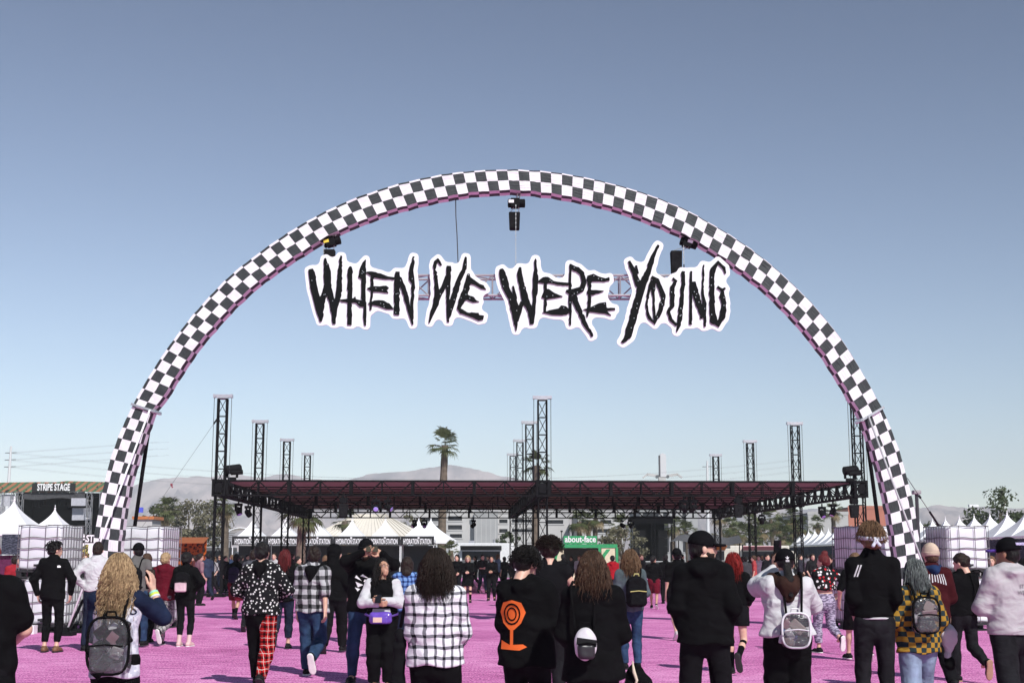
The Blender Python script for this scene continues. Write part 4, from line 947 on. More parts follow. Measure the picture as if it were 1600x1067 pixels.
def food_truck(px, Y, w, h, body, stripe, label, rz=0):
    a = at(px, 870, Y); t = thing('food_truck', label, 'food truck', (a.x, Y, 0), rz, 'food trucks behind the crowd')
    part('body', body, t, lambda m: m.box((-w/2, 0, .55), (w/2*.72, 2.2, h)), local=True, bevel=.06)
    part('cab', body, t, lambda m: m.add([(w/2*.72+.01, .1, .55), (w/2, .1, .55), (w/2, .1, 1.4), (w/2*.86, .1, h*.8), (w/2*.72+.01, .1, h*.85), (w/2*.72+.01, 2.1, .55), (w/2, 2.1, .55), (w/2, 2.1, 1.4), (w/2*.86, 2.1, h*.8), (w/2*.72+.01, 2.1, h*.85)], [(0,1,2,3,4), (9,8,7,6,5), (0,5,6,1), (1,6,7,2), (2,7,8,3), (3,8,9,4), (4,9,5,0)]), local=True)
    wn = part('serving_window', M_GLS_SHADE, t, lambda m: m.box((-w*.32, -.02, 1.35), (w*.18, .05, 2.15)), local=True); part('shelf', M_ALU, wn, lambda m: m.box((-w*.34, -.35, 1.28), (w*.2, -.021, 1.33)), local=True)
    part('awning', stripe, t, lambda m: m.add([(-w*.34, -.01, 2.3), (w*.2, -.01, 2.3), (w*.2, -1.1, 2.65), (-w*.34, -1.1, 2.65), (-w*.34, -.01, 2.26), (w*.2, -.01, 2.26), (w*.2, -1.1, 2.61), (-w*.34, -1.1, 2.61)], [(0,1,2,3),(7,6,5,4),(0,4,5,1),(1,5,6,2),(2,6,7,3),(3,7,4,0)]), local=True)
    part('stripe', stripe, t, lambda m: m.box((-w*.495, -.015, .75), (w*.355, -.004, 1.1)), local=True)
    part('side_window', M_GLS_SHADE, t, lambda m: m.box((w*.37, .085, 1.4), (w*.44, .097, 1.9)), local=True)
    for x in (-w*.32, w*.38):
        wh = part('wheel', M_PAL, t, lambda m: m.tube([(x, .02, .4), (x, .3, .4)], .4, 16), local=True); part('hub', M_ALU, wh, lambda m: m.tube([(x, 0.0, .4), (x, .05, .4)], .17, 10), local=True)
    part('roof_vent', M_ALU, t, lambda m: (m.cbox((-w*.2, 1.1, h+.12), (.5, .5, .25)), m.tube([(w*.1, 1, h), (w*.1, 1, h+.35)], .12, 8)), local=True)
M_TW = plain('truck_white', (.68, .68, .68), .4); M_TK = plain('truck_charcoal', (.05, .05, .055), .4)
food_truck(760, 125, 7, 2.9, M_TW, plain('stripe_black', (.03, .03, .03), .6), 'white food truck with black awning behind the two people in black')
food_truck(660, 140, 6.5, 2.8, plain('truck_silver', (.5, .5, .52), .35, .4), plain('stripe_grey', (.25, .25, .26), .6), 'silver food truck behind the head of the person in checked shirt')
food_truck(1195, 128, 6.5, 2.7, plain('truck_cream', (.62, .58, .50), .5), plain('stripe_pink', (.62, .22, .28), .6), 'cream food truck with pink awning behind the white jacket')
food_truck(1118, 124, 4.5, 2.4, plain('truck_beige', (.55, .52, .45), .5), plain('stripe_orange', (.75, .20, .03), .6), 'beige food truck with orange awning beside the person in the cap')
food_truck(330, 138, 6, 2.6, M_TK, plain('stripe_white', (.7, .7, .7), .6), 'charcoal food truck left of the hydration tents')
t = thing('market_stall', 'orange lit market stall in front of the grey tree at left', 'stall', (at(297, 870, 88).x, 88, 0)); a = at(297, 840, 88)
M_ORG = mottled('orange_print', (.40, .09, .015), (.03, .01, .006), 5, .3, .48, .56)
part('back_wall', M_ORG, t, lambda m: m.box((a.x-.9, 88.8, .0), (a.x+.9, 88.85, a.z))); part('canopy', plain('orange_canvas', (.30, .09, .03), .7), t, lambda m: m.add([(a.x-1, 87.6, a.z-.35), (a.x+1, 87.6, a.z-.35), (a.x+1, 88.9, a.z), (a.x-1, 88.9, a.z), (a.x-1, 87.6, a.z-.3), (a.x+1, 87.6, a.z-.3), (a.x+1, 88.9, a.z+.05), (a.x-1, 88.9, a.z+.05)], [(3,2,1,0),(4,5,6,7),(0,1,5,4),(1,2,6,5),(2,3,7,6),(3,0,4,7)]))
for x in (-.95, .95): part('post', M_BLK, t, lambda m: m.bar((a.x+x, 87.65, 0), (a.x+x, 87.65, a.z-.35), .06))
part('table', M_PAL, t, lambda m: m.box((a.x-.9, 87.8, .02), (a.x+.9, 88.3, .9)))
t = thing('site_cabin', 'orange roofed cabin with small blue sign above the second tote stack', 'cabin', (at(222, 805, 120).x, 120, 0)); a, b = at(211, 806, 120), at(238, 806, 120)
part('wall', M_CON, t, lambda m: m.box((a.x, 120, 0), (b.x, 123, a.z-.3))); part('roof', plain('orange_roof', (.45, .15, .05), .6), t, lambda m: m.box((a.x-.2, 119.8, a.z-.29), (b.x+.2, 123.2, a.z-.02))); part('sign', plain('blue_sign', (.08, .10, .55), .4), t, lambda m: m.box((a.x+.1, 119.6, a.z+.3), (a.x+.8, 119.7, a.z+.75)))

# ================================================================ trees
M_BARK = plain('bark', (.13, .10, .075), .95, nscale=3, var=.35, bmp=.6)
def leafmat(name, a, c):
    m, nt, b = newmat(name); co = coords(nt); nt.links.new(ramp(nt, noise(nt, co, 1.1, 4), [(.3, a), (.7, c)]), b.inputs['Base Color'])
    b.inputs['Roughness'].default_value = .55; b.inputs['Specular IOR Level'].default_value = .3
    tr = nt.nodes.new('ShaderNodeBsdfTranslucent'); tr.inputs[0].default_value = (*[v*1.2 for v in c], 1); mx = nt.nodes.new('ShaderNodeMixShader'); mx.inputs[0].default_value = .2
    nt.links.new(b.outputs[0], mx.inputs[1]); nt.links.new(tr.outputs[0], mx.inputs[2]); nt.links.new(mx.outputs[0], nt.nodes['Material Output'].inputs[0]); return m
LF_D = leafmat('leaf_dark', (.035, .05, .02), (.07, .09, .035)); LF_O = leafmat('leaf_olive', (.10, .095, .055), (.19, .175, .11)); LF_P = leafmat('palm_leaf', (.045, .06, .022), (.10, .115, .04)); LF_Y = leafmat('palm_dry', (.16, .12, .06), (.26, .20, .11))
def quads(name, ctr, nrm, size, asp, mat, parent, rng):
    n = len(ctr); a = rng.randn(n, 3); u = np.cross(a, nrm); u /= np.linalg.norm(u, axis=1)[:, None]+1e-9; v = np.cross(nrm, u)
    s = size[:, None]; V = np.stack([ctr-u*s*asp, ctr+v*s*.5, ctr+u*s*asp, ctr-v*s*.5], 1).reshape(-1, 3)
    me = bpy.data.meshes.new(name); me.from_pydata(V.tolist(), [], np.arange(4*n).reshape(-1, 4).tolist()); me.update()
    return addobj(name, me, mat, parent)
def limb_tree(name, label, base, top_z, rad, seed, leaf, nclump=46, per=46, lsize=.22, cone=False, gap=.0, group=None):
    rng = np.random.RandomState(seed); t = thing(name, label, 'tree', base, 0, group); H = top_z
    tr = MB(); zc = H*.34
    tr.tube([(0, 0, -.05), (.05*H*.1, 0, zc*.5), (-.04*H*.1, .05, zc)], [H*.032, H*.026, H*.021], 9)
    cl = []
    for k in range(nclump):
        for _ in range(40):
            q = rng.uniform(-1, 1, 3)
            r = np.linalg.norm(q)
            if r > 1 or r < .35: continue
            if cone and np.hypot(q[0], q[1]) > (1.02-q[2])*.62: continue
            break
        cl.append(np.array((q[0]*rad, q[1]*rad, H*.62+q[2]*H*.37)))
    cl = np.array(cl)
    for k in range(0, nclump, 3):
        c = cl[k]; tr.tube([(0, 0, zc*.95), (c[0]*.4, c[1]*.4, zc+(c[2]-zc)*.55), tuple(c)], [H*.012, H*.008, .02], 5)
    tr.build('trunk', M_BARK, t, local=True, smooth=True)
    ctr = []; nr = []
    for c in cl:
        m = int(per*rng.uniform(.6, 1.3)); d = rng.randn(m, 3); d /= np.linalg.norm(d, axis=1)[:, None]; s = rad*rng.uniform(.17, .3)
        ctr.append(c+d*s*(rng.rand(m, 1)**.5)*np.array((1, 1, .72))); nr.append(d+rng.randn(m, 3)*.6+np.array((0, 0, .4)))
    ctr = np.concatenate(ctr); nr = np.concatenate(nr); nr /= np.linalg.norm(nr, axis=1)[:, None]
    quads('crown', ctr, nr, lsize*rng.uniform(.6, 1.4, len(ctr)), .75, leaf, t, rng)
    return t
def fan_palm(label, base, H, rad, seed, trunk_r=.28, nf=34, skirt=10, group=None, name='fan_palm'):
    rng = np.random.RandomState(seed); t = thing(name, label, 'palm tree', base, 0, group)
    zs = np.linspace(-.05, H-rad*.35, 16); bend = rng.uniform(-.3, .3)
    tr = MB(); tr.tube([(bend*(z/H)**2, 0, z) for z in zs], [trunk_r*(1.25-.35*z/H)*(1+.09*(i % 2)) for i, z in enumerate(zs)], 10)
    tr.build('trunk', M_BARK if skirt < 20 else plain('palm_bark', (.22, .15, .095), .95, nscale=5, var=.4, bmp=.8), t, local=True)
    top = Vector((bend, 0, H-rad*.35))
    def fronds(n, lo, hi, droop):
        V = []; F = []
        for k in range(n):
            az = k*2.4+rng.uniform(-.3, .3); el = rng.uniform(lo, hi); L = rad*rng.uniform(.6, 1.12)
            d = Vector((math.cos(az)*math.cos(el), math.sin(az)*math.cos(el), math.sin(el))); sd = Vector((-math.sin(az), math.cos(az), 0)); up = sd.cross(d)*-1
            hub = top+d*L*.48; n0 = len(V); V += [tuple(top+sd*.02), tuple(top-sd*.02), tuple(hub)]; F.append((n0, n0+1, n0+2))
            for q in range(11):
                a = (q-5)/5*1.25; dr = d*math.cos(a)+sd*math.sin(a); l = L*.55*(1-.18*abs(q-5)/5)*rng.uniform(.9, 1.08); wv = (sd*math.cos(a)-d*math.sin(a))*L*.032+up*.02*rng.uniform(-1, 1)
                m1 = hub+dr*l*.55+up*l*.05; e = hub+dr*l+Vector((0, 0, -droop*l*rng.uniform(.5, 1.2)))
                n0 = len(V); V += [tuple(hub), tuple(m1-wv), tuple(e), tuple(m1+wv)]; F.append((n0, n0+1, n0+2, n0+3))
        return V, F
    V, F = fronds(nf, -.75, 1.3, .35); me = bpy.data.meshes.new('crown'); me.from_pydata(V, [], F); addobj('crown', me, LF_P, t)
    if skirt:
        V, F = fronds(skirt, -1.3, -.5, .5); me = bpy.data.meshes.new('dead_fronds'); me.from_pydata(V, [], F); addobj('dead_fronds', me, LF_Y, t)
    return t
def gp(px, Y): return Vector((X_at(px, Y, 3), Y, -.01))
zz = lambda px, py, Y: at(px, py, Y).z
fan_palm('tall thick trunked palm rising above the canopy in front of the mountains', gp(690, 128), zz(690, 684, 128), 2.1, 4, .34, 30, 0, name='tall_palm')
fan_palm('ragged palm partly hidden by the middle towers', gp(836, 122), zz(836, 716, 122), 1.8, 6, .3, 22, 0, name='tall_palm')
fan_palm('short palm in front of the cream hall roof', gp(536, 150), zz(536, 804, 150), 1.9, 8, .3, 30, 0, name='short_palm')
fan_palm('small green palm at the right end of the hydration tents', gp(708, 112), zz(708, 852, 112), 1.2, 9, .2, 24, 0, name='short_palm')
fan_palm('palm between the left rear towers, fronds under the canopy', gp(470, 98), zz(470, 786, 98), 2.0, 10, .3, 34, 6, name='short_palm')
fan_palm('bushy palm against the left front tower', gp(352, 120), zz(352, 776, 120), 1.7, 12, .3, 36, 8, name='short_palm')
fan_palm('palm crown at the left of the grey tree', gp(256, 140), zz(256, 786, 140), 1.9, 13, .3, 36, 8, name='short_palm')
pal = [(1142, 812, 185), (1156, 822, 170), (1172, 808, 190), (1190, 818, 175), (1208, 803, 185), (1222, 812, 178), (1237, 800, 190), (1248, 815, 172), (1180, 830, 160), (1225, 828, 165), (1304, 790, 175), (1280, 811, 220), (906, 806, 150), (921, 806, 156), (929, 800, 150), (966, 812, 160), (1051, 812, 165), (1075, 822, 170), (1128, 800, 200), (1446, 825, 130), (1462, 827, 140)]
lab = ['left end of the right-hand palm grove', 'low palm near the left of the right-hand grove', 'third palm from the left in the right-hand grove', 'low palm left of the middle of the grove', 'palm in the middle of the right-hand grove', 'low palm right of the middle of the grove', 'tallest palm of the right-hand grove', 'last palm on the right of the grove', 'lowest bushy palm at the left of the grove', 'lowest bushy palm at the right of the grove', 'palm in front of the salmon red block', 'small palm in front of the pale grey block', 'left of three palms above the green booth', 'middle of three palms above the green booth', 'right of three palms above the green booth', 'palm right of the green booth sign', 'palm just right of the black stage', 'low palm above the grey tarp shelter', 'thin palm left of the right-hand grove', 'left of two low palms behind the right totes', 'right of two low palms behind the right totes']
for k, (px, py, Y) in enumerate(pal): fan_palm(('palm tree, ' if not lab[k].split()[0] in 'x' else '')+lab[k], gp(px, Y), zz(px, py, Y), 2.0 if k < 10 else 1.7, 30+k, .26, 30, 12, 'palms behind the crowd')
limb_tree('grey_tree', 'broad dry grey-green tree left of the left front tower', gp(296, 145), zz(296, 776, 145), 4.2, 21, LF_O, 80, 70, .2)
limb_tree('dark_tree', 'dark leafy tree between the arch leg and the grey tree', gp(248, 150), zz(248, 782, 150), 2.1, 22, LF_D, 40, 50, .2)
limb_tree('olive_tree', 'olive coloured tree behind the crowd right of the green booth', gp(972, 128), zz(972, 820, 128), 2.4, 23, LF_O, 44, 50, .17)
limb_tree('leafy_tree', 'open branched green tree standing above the right vendor tents', gp(1560, 140), zz(1556, 750, 140), 4.6, 24, LF_D, 80, 60, .24, True)
limb_tree('dark_tree', 'dark tree in the gap between cream hall and garage', gp(650, 200), zz(650, 803, 200), 3.2, 25, LF_O, 40, 45, .26)
limb_tree('dark_tree', 'small dark tree below the white blocks near the middle towers', gp(795, 180), zz(795, 826, 180), 1.8, 26, LF_D, 30, 40, .2)
limb_tree('leafy_tree', 'low olive shrub behind the grove at right', gp(1140, 205), zz(1140, 826, 205), 3.0, 27, LF_O, 36, 40, .25)
limb_tree('leafy_tree', 'low olive shrub between the palms of the grove', gp(1215, 208), zz(1215, 826, 208), 3.4, 28, LF_D, 36, 40, .25)

# ================================================================ air
hz = MB(); hz.box((-5200, -250, -8), (5200, 5500, 420)); hz = hz.build('haze', None)
m = bpy.data.materials.new('hazy_air'); m.use_nodes = True; nt_ = m.node_tree; nt_.nodes.remove(nt_.nodes['Principled BSDF'])
pv = nt_.nodes.new('ShaderNodeVolumePrincipled'); pv.inputs['Color'].default_value = (.92, .94, 1, 1); pv.inputs['Density'].default_value = .00021; pv.inputs['Anisotropy'].default_value = -.3
nt_.links.new(pv.outputs[0], nt_.nodes['Material Output'].inputs['Volume']); hz.data.materials.append(m); tag(hz, kind='stuff')

# ================================================================ people: smooth blended solids meshed on a grid
V3 = lambda *a: np.array(a, float)
class Grid:
    def __init__(s, lo, hi, h):
        s.lo = np.array(lo, np.float32); s.h = h; n = np.maximum(4, np.ceil((np.array(hi)-np.array(lo))/h).astype(int)+1)
        s.X = (s.lo[0]+np.arange(n[0], dtype=np.float32)*h)[:, None, None]; s.Y = (s.lo[1]+np.arange(n[1], dtype=np.float32)*h)[None, :, None]; s.Z = (s.lo[2]+np.arange(n[2], dtype=np.float32)*h)[None, None, :]
def f_cap(g, a, b, r1, r2, sy=1.):
    k = np.float32(1/sy); ax, ay, az = np.float32(a[0]), np.float32(a[1])*k, np.float32(a[2]); bx, by, bz = np.float32(b[0])-ax, np.float32(b[1])*k-ay, np.float32(b[2])-az
    px = g.X-ax; py = g.Y*k-ay; pz = g.Z-az; L = bx*bx+by*by+bz*bz+np.float32(1e-9)
    t = np.clip((px*bx+py*by+pz*bz)/L, 0, 1)
    d = np.sqrt((px-bx*t)**2+(py-by*t)**2+(pz-bz*t)**2)-(np.float32(r1)+np.float32(r2-r1)*t)
    return d*np.float32(min(1, sy**.5))
def f_ell(g, c, r):
    q = np.sqrt(((g.X-np.float32(c[0]))/np.float32(r[0]))**2+((g.Y-np.float32(c[1]))/np.float32(r[1]))**2+((g.Z-np.float32(c[2]))/np.float32(r[2]))**2)
    return (q-1)*np.float32(min(r))
def smin(a, b, k):
    h = np.maximum(np.float32(k)-np.abs(a-b), 0)/np.float32(k); return np.minimum(a, b)-h*h*np.float32(k*.25)
def smax(a, b, k): return -smin(-a, -b, k)
def blend(g, prims, k):
    d = None
    for p in prims:
        e = f_ell(g, p[1], p[2]) if isinstance(p[0], str) else f_cap(g, *p)
        d = e if d is None else smin(d, e, k)
    return d
def surfnet(F, lo, h):
    S = F < 0; nx, ny, nz = F.shape
    c = np.zeros((nx-1, ny-1, nz-1), np.int8); offs = [(i, j, k) for i in (0, 1) for j in (0, 1) for k in (0, 1)]
    for i, j, k in offs: c += S[i:nx-1+i, j:ny-1+j, k:nz-1+k]
    act = (c > 0) & (c < 8); ai = np.argwhere(act)
    if len(ai) == 0: return np.zeros((0, 3)), np.zeros((0, 4), int)
    idx = -np.ones(act.shape, np.int64); idx[act] = np.arange(len(ai))
    pos = np.zeros((len(ai), 3)); cnt = np.zeros(len(ai))
    for o in offs:
        for ax in range(3):
            if o[ax]: continue
            o2 = list(o); o2[ax] = 1
            f0 = F[ai[:, 0]+o[0], ai[:, 1]+o[1], ai[:, 2]+o[2]]; f1 = F[ai[:, 0]+o2[0], ai[:, 1]+o2[1], ai[:, 2]+o2[2]]
            m = (f0 < 0) != (f1 < 0); t = np.where(m, f0/np.where(m, f0-f1, 1), 0)
            q = np.tile(np.array(o, float), (len(ai), 1)); q[:, ax] = t; pos[m] += q[m]; cnt[m] += 1
    V = (ai+pos/cnt[:, None])*h+lo
    Q = []
    for ax in range(3):
        a, b = (ax+1) % 3, (ax+2) % 3
        sl0 = [slice(None)]*3; sl1 = [slice(None)]*3; sl0[ax] = slice(0, -1); sl1[ax] = slice(1, None)
        e = S[tuple(sl0)] != S[tuple(sl1)]; pt = np.argwhere(e)
        pt = pt[(pt[:, a] > 0) & (pt[:, b] > 0) & (pt[:, a] < F.shape[a]-1) & (pt[:, b] < F.shape[b]-1)]
        if len(pt) == 0: continue
        def cell(da, db): q = pt.copy(); q[:, a] -= da; q[:, b] -= db; return idx[q[:, 0], q[:, 1], q[:, 2]]
        q4 = np.stack([cell(1, 1), cell(0, 1), cell(0, 0), cell(1, 0)], 1); s0 = S[pt[:, 0], pt[:, 1], pt[:, 2]]
        q4[~s0] = q4[~s0][:, ::-1]; Q.append(q4)
    return V, np.concatenate(Q)
def fastmesh(name, V, Q):
    me = bpy.data.meshes.new(name); n = len(Q)
    me.vertices.add(len(V)); me.vertices.foreach_set('co', np.asarray(V, np.float32).ravel())
    me.loops.add(n*4); me.loops.foreach_set('vertex_index', np.asarray(Q, np.int32).ravel())
    me.polygons.add(n); me.polygons.foreach_set('loop_start', np.arange(0, n*4, 4, dtype=np.int32))
    me.polygons.foreach_set('use_smooth', np.ones(n, bool)); me.update(calc_edges=True); me.validate(); return me
def rotm(yaw=0, pitch=0, roll=0): return np.array(Matrix.Rotation(R(yaw), 3, 'Z') @ Matrix.Rotation(R(pitch), 3, 'X') @ Matrix.Rotation(R(roll), 3, 'Y'))
def wrinkle(g, seed, f=1.):
    r = np.random.RandomState(seed); d = 0
    for k in range(5):
        w = r.randn(3)*np.array((17, 17, 21))*f; p = r.rand()*6.28
        d = d+np.sin(g.X*np.float32(w[0])+g.Y*np.float32(w[1])+g.Z*np.float32(w[2])+np.float32(p)+np.float32(1.4)*np.sin(g.X*np.float32(9*f)+g.Z*np.float32(13*f)+k))
    return d/5
def ik(S, W, a, b, hint):
    d = W-S; L = np.linalg.norm(d); L2 = min(max(L, abs(a-b)+.01), a+b-.004); u = d/L; W = S+u*L2
    x = (a*a-b*b+L2*L2)/(2*L2); h = math.sqrt(max(0, a*a-x*x)); p = np.array(hint, float); p = p-u*(p@u); p /= np.linalg.norm(p)+1e-9
    return S+u*x+p*h, W
ARMS = {'down': ((.225, .03, .80), (.3, -1, 0)), 'pocket': ((.19, .10, .93), (.55, -1, 0)), 'hips': ((.18, -.03, 1.03), (1, -.5, 0)), 'hold': ((.06, .27, 1.12), (.5, -.6, -.6)),
        'up': ((.13, .30, 1.56), (.7, .1, -1)), 'swingf': ((.22, .22, .86), (.25, -1, 0)), 'swingb': ((.235, -.2, .84), (.25, -1, 0)), 'bent': ((.18, .22, 1.02), (.4, -1, 0)), 'fold': ((-.06, .2, 1.16), (.6, -.4, -.6)), 'wide': ((.27, .08, .95), (.7, -1, 0))}
LEGS = {'stand': ((.10, 0, .085, 0), (.10, .02, .085, 0)), 'wide': ((.15, 0, .085, 0), (.15, 0, .085, 0)), 'walkR': ((.09, .24, .085, 0), (.09, -.27, .15, 38)), 'walkL': ((.09, -.27, .15, 38), (.09, .24, .085, 0)),
        'kickR': ((.10, -.34, .27, 72), (.09, .10, .085, 0)), 'kickL': ((.09, .10, .085, 0), (.10, -.34, .27, 72)), 'stride': ((.14, .30, .085, 0), (.16, -.30, .12, 25)), 'strideL': ((.16, -.30, .12, 25), (.14, .30, .085, 0))}
SKINS = {'light': skin('skin_light', (.62, .40, .30)), 'tan': skin('skin_tan', (.48, .28, .19)), 'brown': skin('skin_brown', (.30, .16, .10))}
BLK = cloth('black_cotton', (.0045, .0045, .005), wr=.6); BLK2 = cloth('washed_black', (.007, .007, .008), wr=.5); NAVY = cloth('navy_cotton', (.012, .018, .04))
SHOE_B = plain('black_shoe', (.010, .010, .011), .7, spec=.12); SOLE_W = plain('white_sole', (.72, .70, .68), .6); SOLE_K = plain('dark_sole', (.02, .02, .02), .7); SOLE_T = plain('gum_sole', (.36, .22, .14), .7)
H_DK = hairmat('hair_black', (.003, .0025, .0025), (.011, .009, .008)); H_BR = hairmat('hair_brown', (.025, .013, .008), (.10, .055, .032)); H_BL = hairmat('hair_blonde', (.09, .045, .02), (.60, .43, .24)); H_RD = hairmat('hair_red', (.08, .004, .004), (.30, .016, .012)); H_DR = hairmat('hair_darkred', (.05, .006, .008), (.15, .02, .02)); H_LB = hairmat('hair_lightbrown', (.07, .04, .022), (.22, .13, .07)); H_GR = hairmat('hair_greyblue', (.05, .06, .06), (.22, .25, .24)); H_DB = hairmat('hair_darkbrown', (.005, .0035, .003), (.03, .018, .012))
def hand_mesh(W, d, n, side, curl, res, s):
    """palm, four unequal bent fingers and a thumb at the side"""
    d = d/np.linalg.norm(d); n = n-d*(n@d); n /= np.linalg.norm(n)+1e-9; x = np.cross(d, n)*side
    pr = []
    for xk, L in ((-.030, .82), (-.010, .98), (.011, 1.05), (.031, .95)):
        pr.append(((xk*.6, -.01, 0), (xk, .085, 0), .016, .0125)); p = np.array((xk, .085, 0.)); a = 0
        for q, seg in enumerate((.042, .027, .022)):
            a += curl*(.7, 1.0, .7)[q]; e = p+seg*L*np.array((xk*.25*(1-q*.4)*8*.12, math.cos(a), math.sin(a))); pr.append((p, e, .0095-.001*q, .0088-.001*q)); p = e
    th = .5+curl*.5
    p0 = V3(.030, .015, .004); p1 = V3(.058, .05, .012*th+.006); p2 = V3(.062, .082, .03*th); p3 = V3(.058, .105, .045*th)
    pr += [(p0, p1, .016, .0125), (p1, p2, .0115, .010), (p2, p3, .0098, .0085), ((0, -.05, 0), (0, .01, 0), .026, .026, .8)]
    g = Grid((-.06, -.07, -.05), (.095, .205, .13), res); F = blend(g, pr, .008); Vv, Q = surfnet(F, g.lo, g.h)
    Mx = np.stack([x, d, n], 1); Vv = (Vv @ Mx.T)+W
    if side < 0: Q = Q[:, ::-1]
    if np.linalg.det(Mx) < 0: pass
    return Vv, Q
def locks(roots, nrm, L, vol, curl, freq, r, seed, seg=14, part_up=.25, droop=1.15):
    rng = np.random.RandomState(seed); V = []; Q = []; base = 0; n = len(roots)
    for k in range(n):
        P0 = roots[k]; nn = nrm[k]; Lk = L*rng.uniform(.75, 1.12); ph = rng.rand()*6.28; c = curl*rng.uniform(.6, 1.3); fr = freq*rng.uniform(.8, 1.2)
        hz_ = nn*np.array((1, 1, 0)); hz_ /= np.linalg.norm(hz_)+1e-6; tw_ = np.cross(hz_, (0, 0, 1))
        drift = rng.randn(2)*.018
        prevq = None
        for i in range(seg):
            t = i/(seg-1); out = .012+vol*math.sin(min(1, t*1.4)*math.pi*.5)*(1-.25*t)
            p = P0+nn*.006+hz_*out*.8+np.array((drift[0]*t, drift[1]*t, nn[2]*.02*(1-t)-Lk*t**droop))
            a = ph+fr*t*6.28; p = p+c*min(1, t*3)*(hz_*math.cos(a)+tw_*math.sin(a)+np.array((0, 0, .35*math.sin(a*1.3))))
            rr = r*(1-.75*t**3)*(.6+.4*min(1, t*5))
            V += [p+rr*(hz_*math.cos(b)+tw_*math.sin(b)) for b in (0, 2.09, 4.19)]
            if i:
                b0 = base+(i-1)*3; b1 = base+i*3
                Q += [(b0+j, b0+(j+1) % 3, b1+(j+1) % 3, b1+j) for j in range(3)]
        base += seg*3
    return np.array(V), np.array(Q)
PEOPLE = {}
def person(label, px, Y, h, yaw=0, arms=('down', 'down'), legs='stand', top=None, bottom=None, hair=None, cap=None, skin='light', shoes=(SHOE_B, SOLE_K), head=(0, 0, 0), w=1., vox=.013, hands=(.5, .5), hdir=(None, None), lean=0, face=False, glasses=False, beard=False, group=None, hx=None, key=None, lift=0, socks=None):
    s = h/1.75; Xp = X_at(px, Y, 1.3)
    t = thing('person', label, 'person', (Xp, Y, 0), R(yaw), group); far = vox > .018
    rng = np.random.RandomState(int(px*7+Y*13) % 9999)
    top = dict(dict(mat=BLK, sleeve=2, fit=.03, hem=.84, hood=False), **(top or {})); bottom = dict(dict(mat=BLK2, fit=.025, cut=.07), **(bottom or {}))
    lz = V3(0, math.sin(R(lean)), 0)
    up = lambda x, y, z: V3(x, y+max(0, z-.95)*math.sin(R(lean)), z)
    neck = up(0, -.02, 1.47); chest = up(0, 0, 1.30); waist = up(0, 0, 1.08); pel = V3(0, 0, .94)
    J = {}
    for sd, nm, k in ((1, 'R', 0), (-1, 'L', 1)):
        S = up(sd*.166*(.92+.08*w), -.01, 1.41); ar = arms[k]; W0, hint = ARMS[ar] if isinstance(ar, str) else ar
        W = up(W0[0]*sd, W0[1], W0[2]); E, W = ik(S, W, .29, .255, (hint[0]*sd, hint[1], hint[2])); J['S'+nm], J['E'+nm], J['W'+nm] = S, E, W
        lg = LEGS[legs][k]; hip = V3(sd*.092*w**.5, 0, .92); A = V3(lg[0]*sd, lg[1], lg[2]); K, A = ik(hip, A, .435, .415, (sd*.08, 1, .1)); J['H'+nm], J['K'+nm], J['A'+nm], J['P'+nm] = hip, K, A, lg[3]
    fw = f = 1.
    def torso(fit, hemfl=0.):
        return [(pel, waist, .160*w+fit, .138*w+fit, .68), (waist, chest, .138*w+fit, .168*w**.5+fit, .66), (chest, up(0, -.01, 1.40), .168*w**.5+fit, .125+fit*.6, .62), (J['SL'], J['SR'], .056+fit*.5, .056+fit*.5), (up(0, -.02, 1.40), neck, .09+fit*.5, .06+fit*.5, .8)]
    def arm(nm, fit, sl=2., tp=1.):
        S, E, W = J['S'+nm], J['E'+nm], J['W'+nm]; wa = .5+.5*w; o = []
        if sl > 0:
            f = min(1, sl); e = S+(E-S)*f; o.append((S, e, .058*wa+fit, (.058-.012*f)*wa+fit))
        if sl > 1:
            f = min(1, sl-1); e = E+(W-E)*f*.97; o.append((E, e, .045*wa+fit, (.045-.013*f)*wa+fit*(1-.45*f)*tp))
        return o
    def leg(nm, fit, flare=0.):
        H_, K, A = J['H'+nm], J['K'+nm], J['A'+nm]; ww = .55+.45*w
        return [(H_, K, .088*ww+fit*.8, .056*ww+fit), (K, K+(A-K)*.35, .053*ww+fit, .056*ww*.95+fit), (K+(A-K)*.35, A, .054*ww+fit, .036+fit+flare)]
    # ---- body
    fb = -.012
    pr = torso(fb)+[(up(0, -.025, 1.42), up(0, -.005, 1.56), .056, .052)]
    for nm in 'LR': pr += arm(nm, -.006)+leg(nm, -.006)
    for nm in 'LR':
        A = J['A'+nm]; pr.append((A, A+V3(0, .1, -.045), .035, .03))
    hv = max(vox*1.35, .016); g = Grid((-.62, -.55, 0), (.62, .62, 1.66), hv)
    pts = np.array([q for p in pr for q in (p[0], p[1])]); lo = pts.min(0)-.2; hi = pts.max(0)+.2; lo[2] = max(lo[2], -.02)
    g = Grid(lo, hi, hv); Vb, Qb = surfnet(blend(g, pr, .035), g.lo, g.h); VS = [Vb]; QS = [Qb]; nv = len(Vb)
    # ---- head in its own frame
    hm = rotm(*head); Hc = up(0, .012, 1.627)
    hres = .008 if not far else .014
    hp = [('e', (0, -.014, .03), (.076, .097, .092)), ('e', (0, .022, -.03), (.061, .076, .088)), ((0, .06, -.098), (0, .052, -.09), .030, .036), ((0, .094, .004), (0, .113, -.036), .009, .0145), ((-.035, .080, .024), (.035, .080, .024), .013, .013), ((-.018, .088, -.070), (.018, .088, -.070), .011, .011), ((0, -.02, -.06), (0, -.03, -.17), .056, .056)]
    gh = Grid((-.11, -.13, -.17), (.11, .15, .14), hres); F = blend(gh, hp, .028)
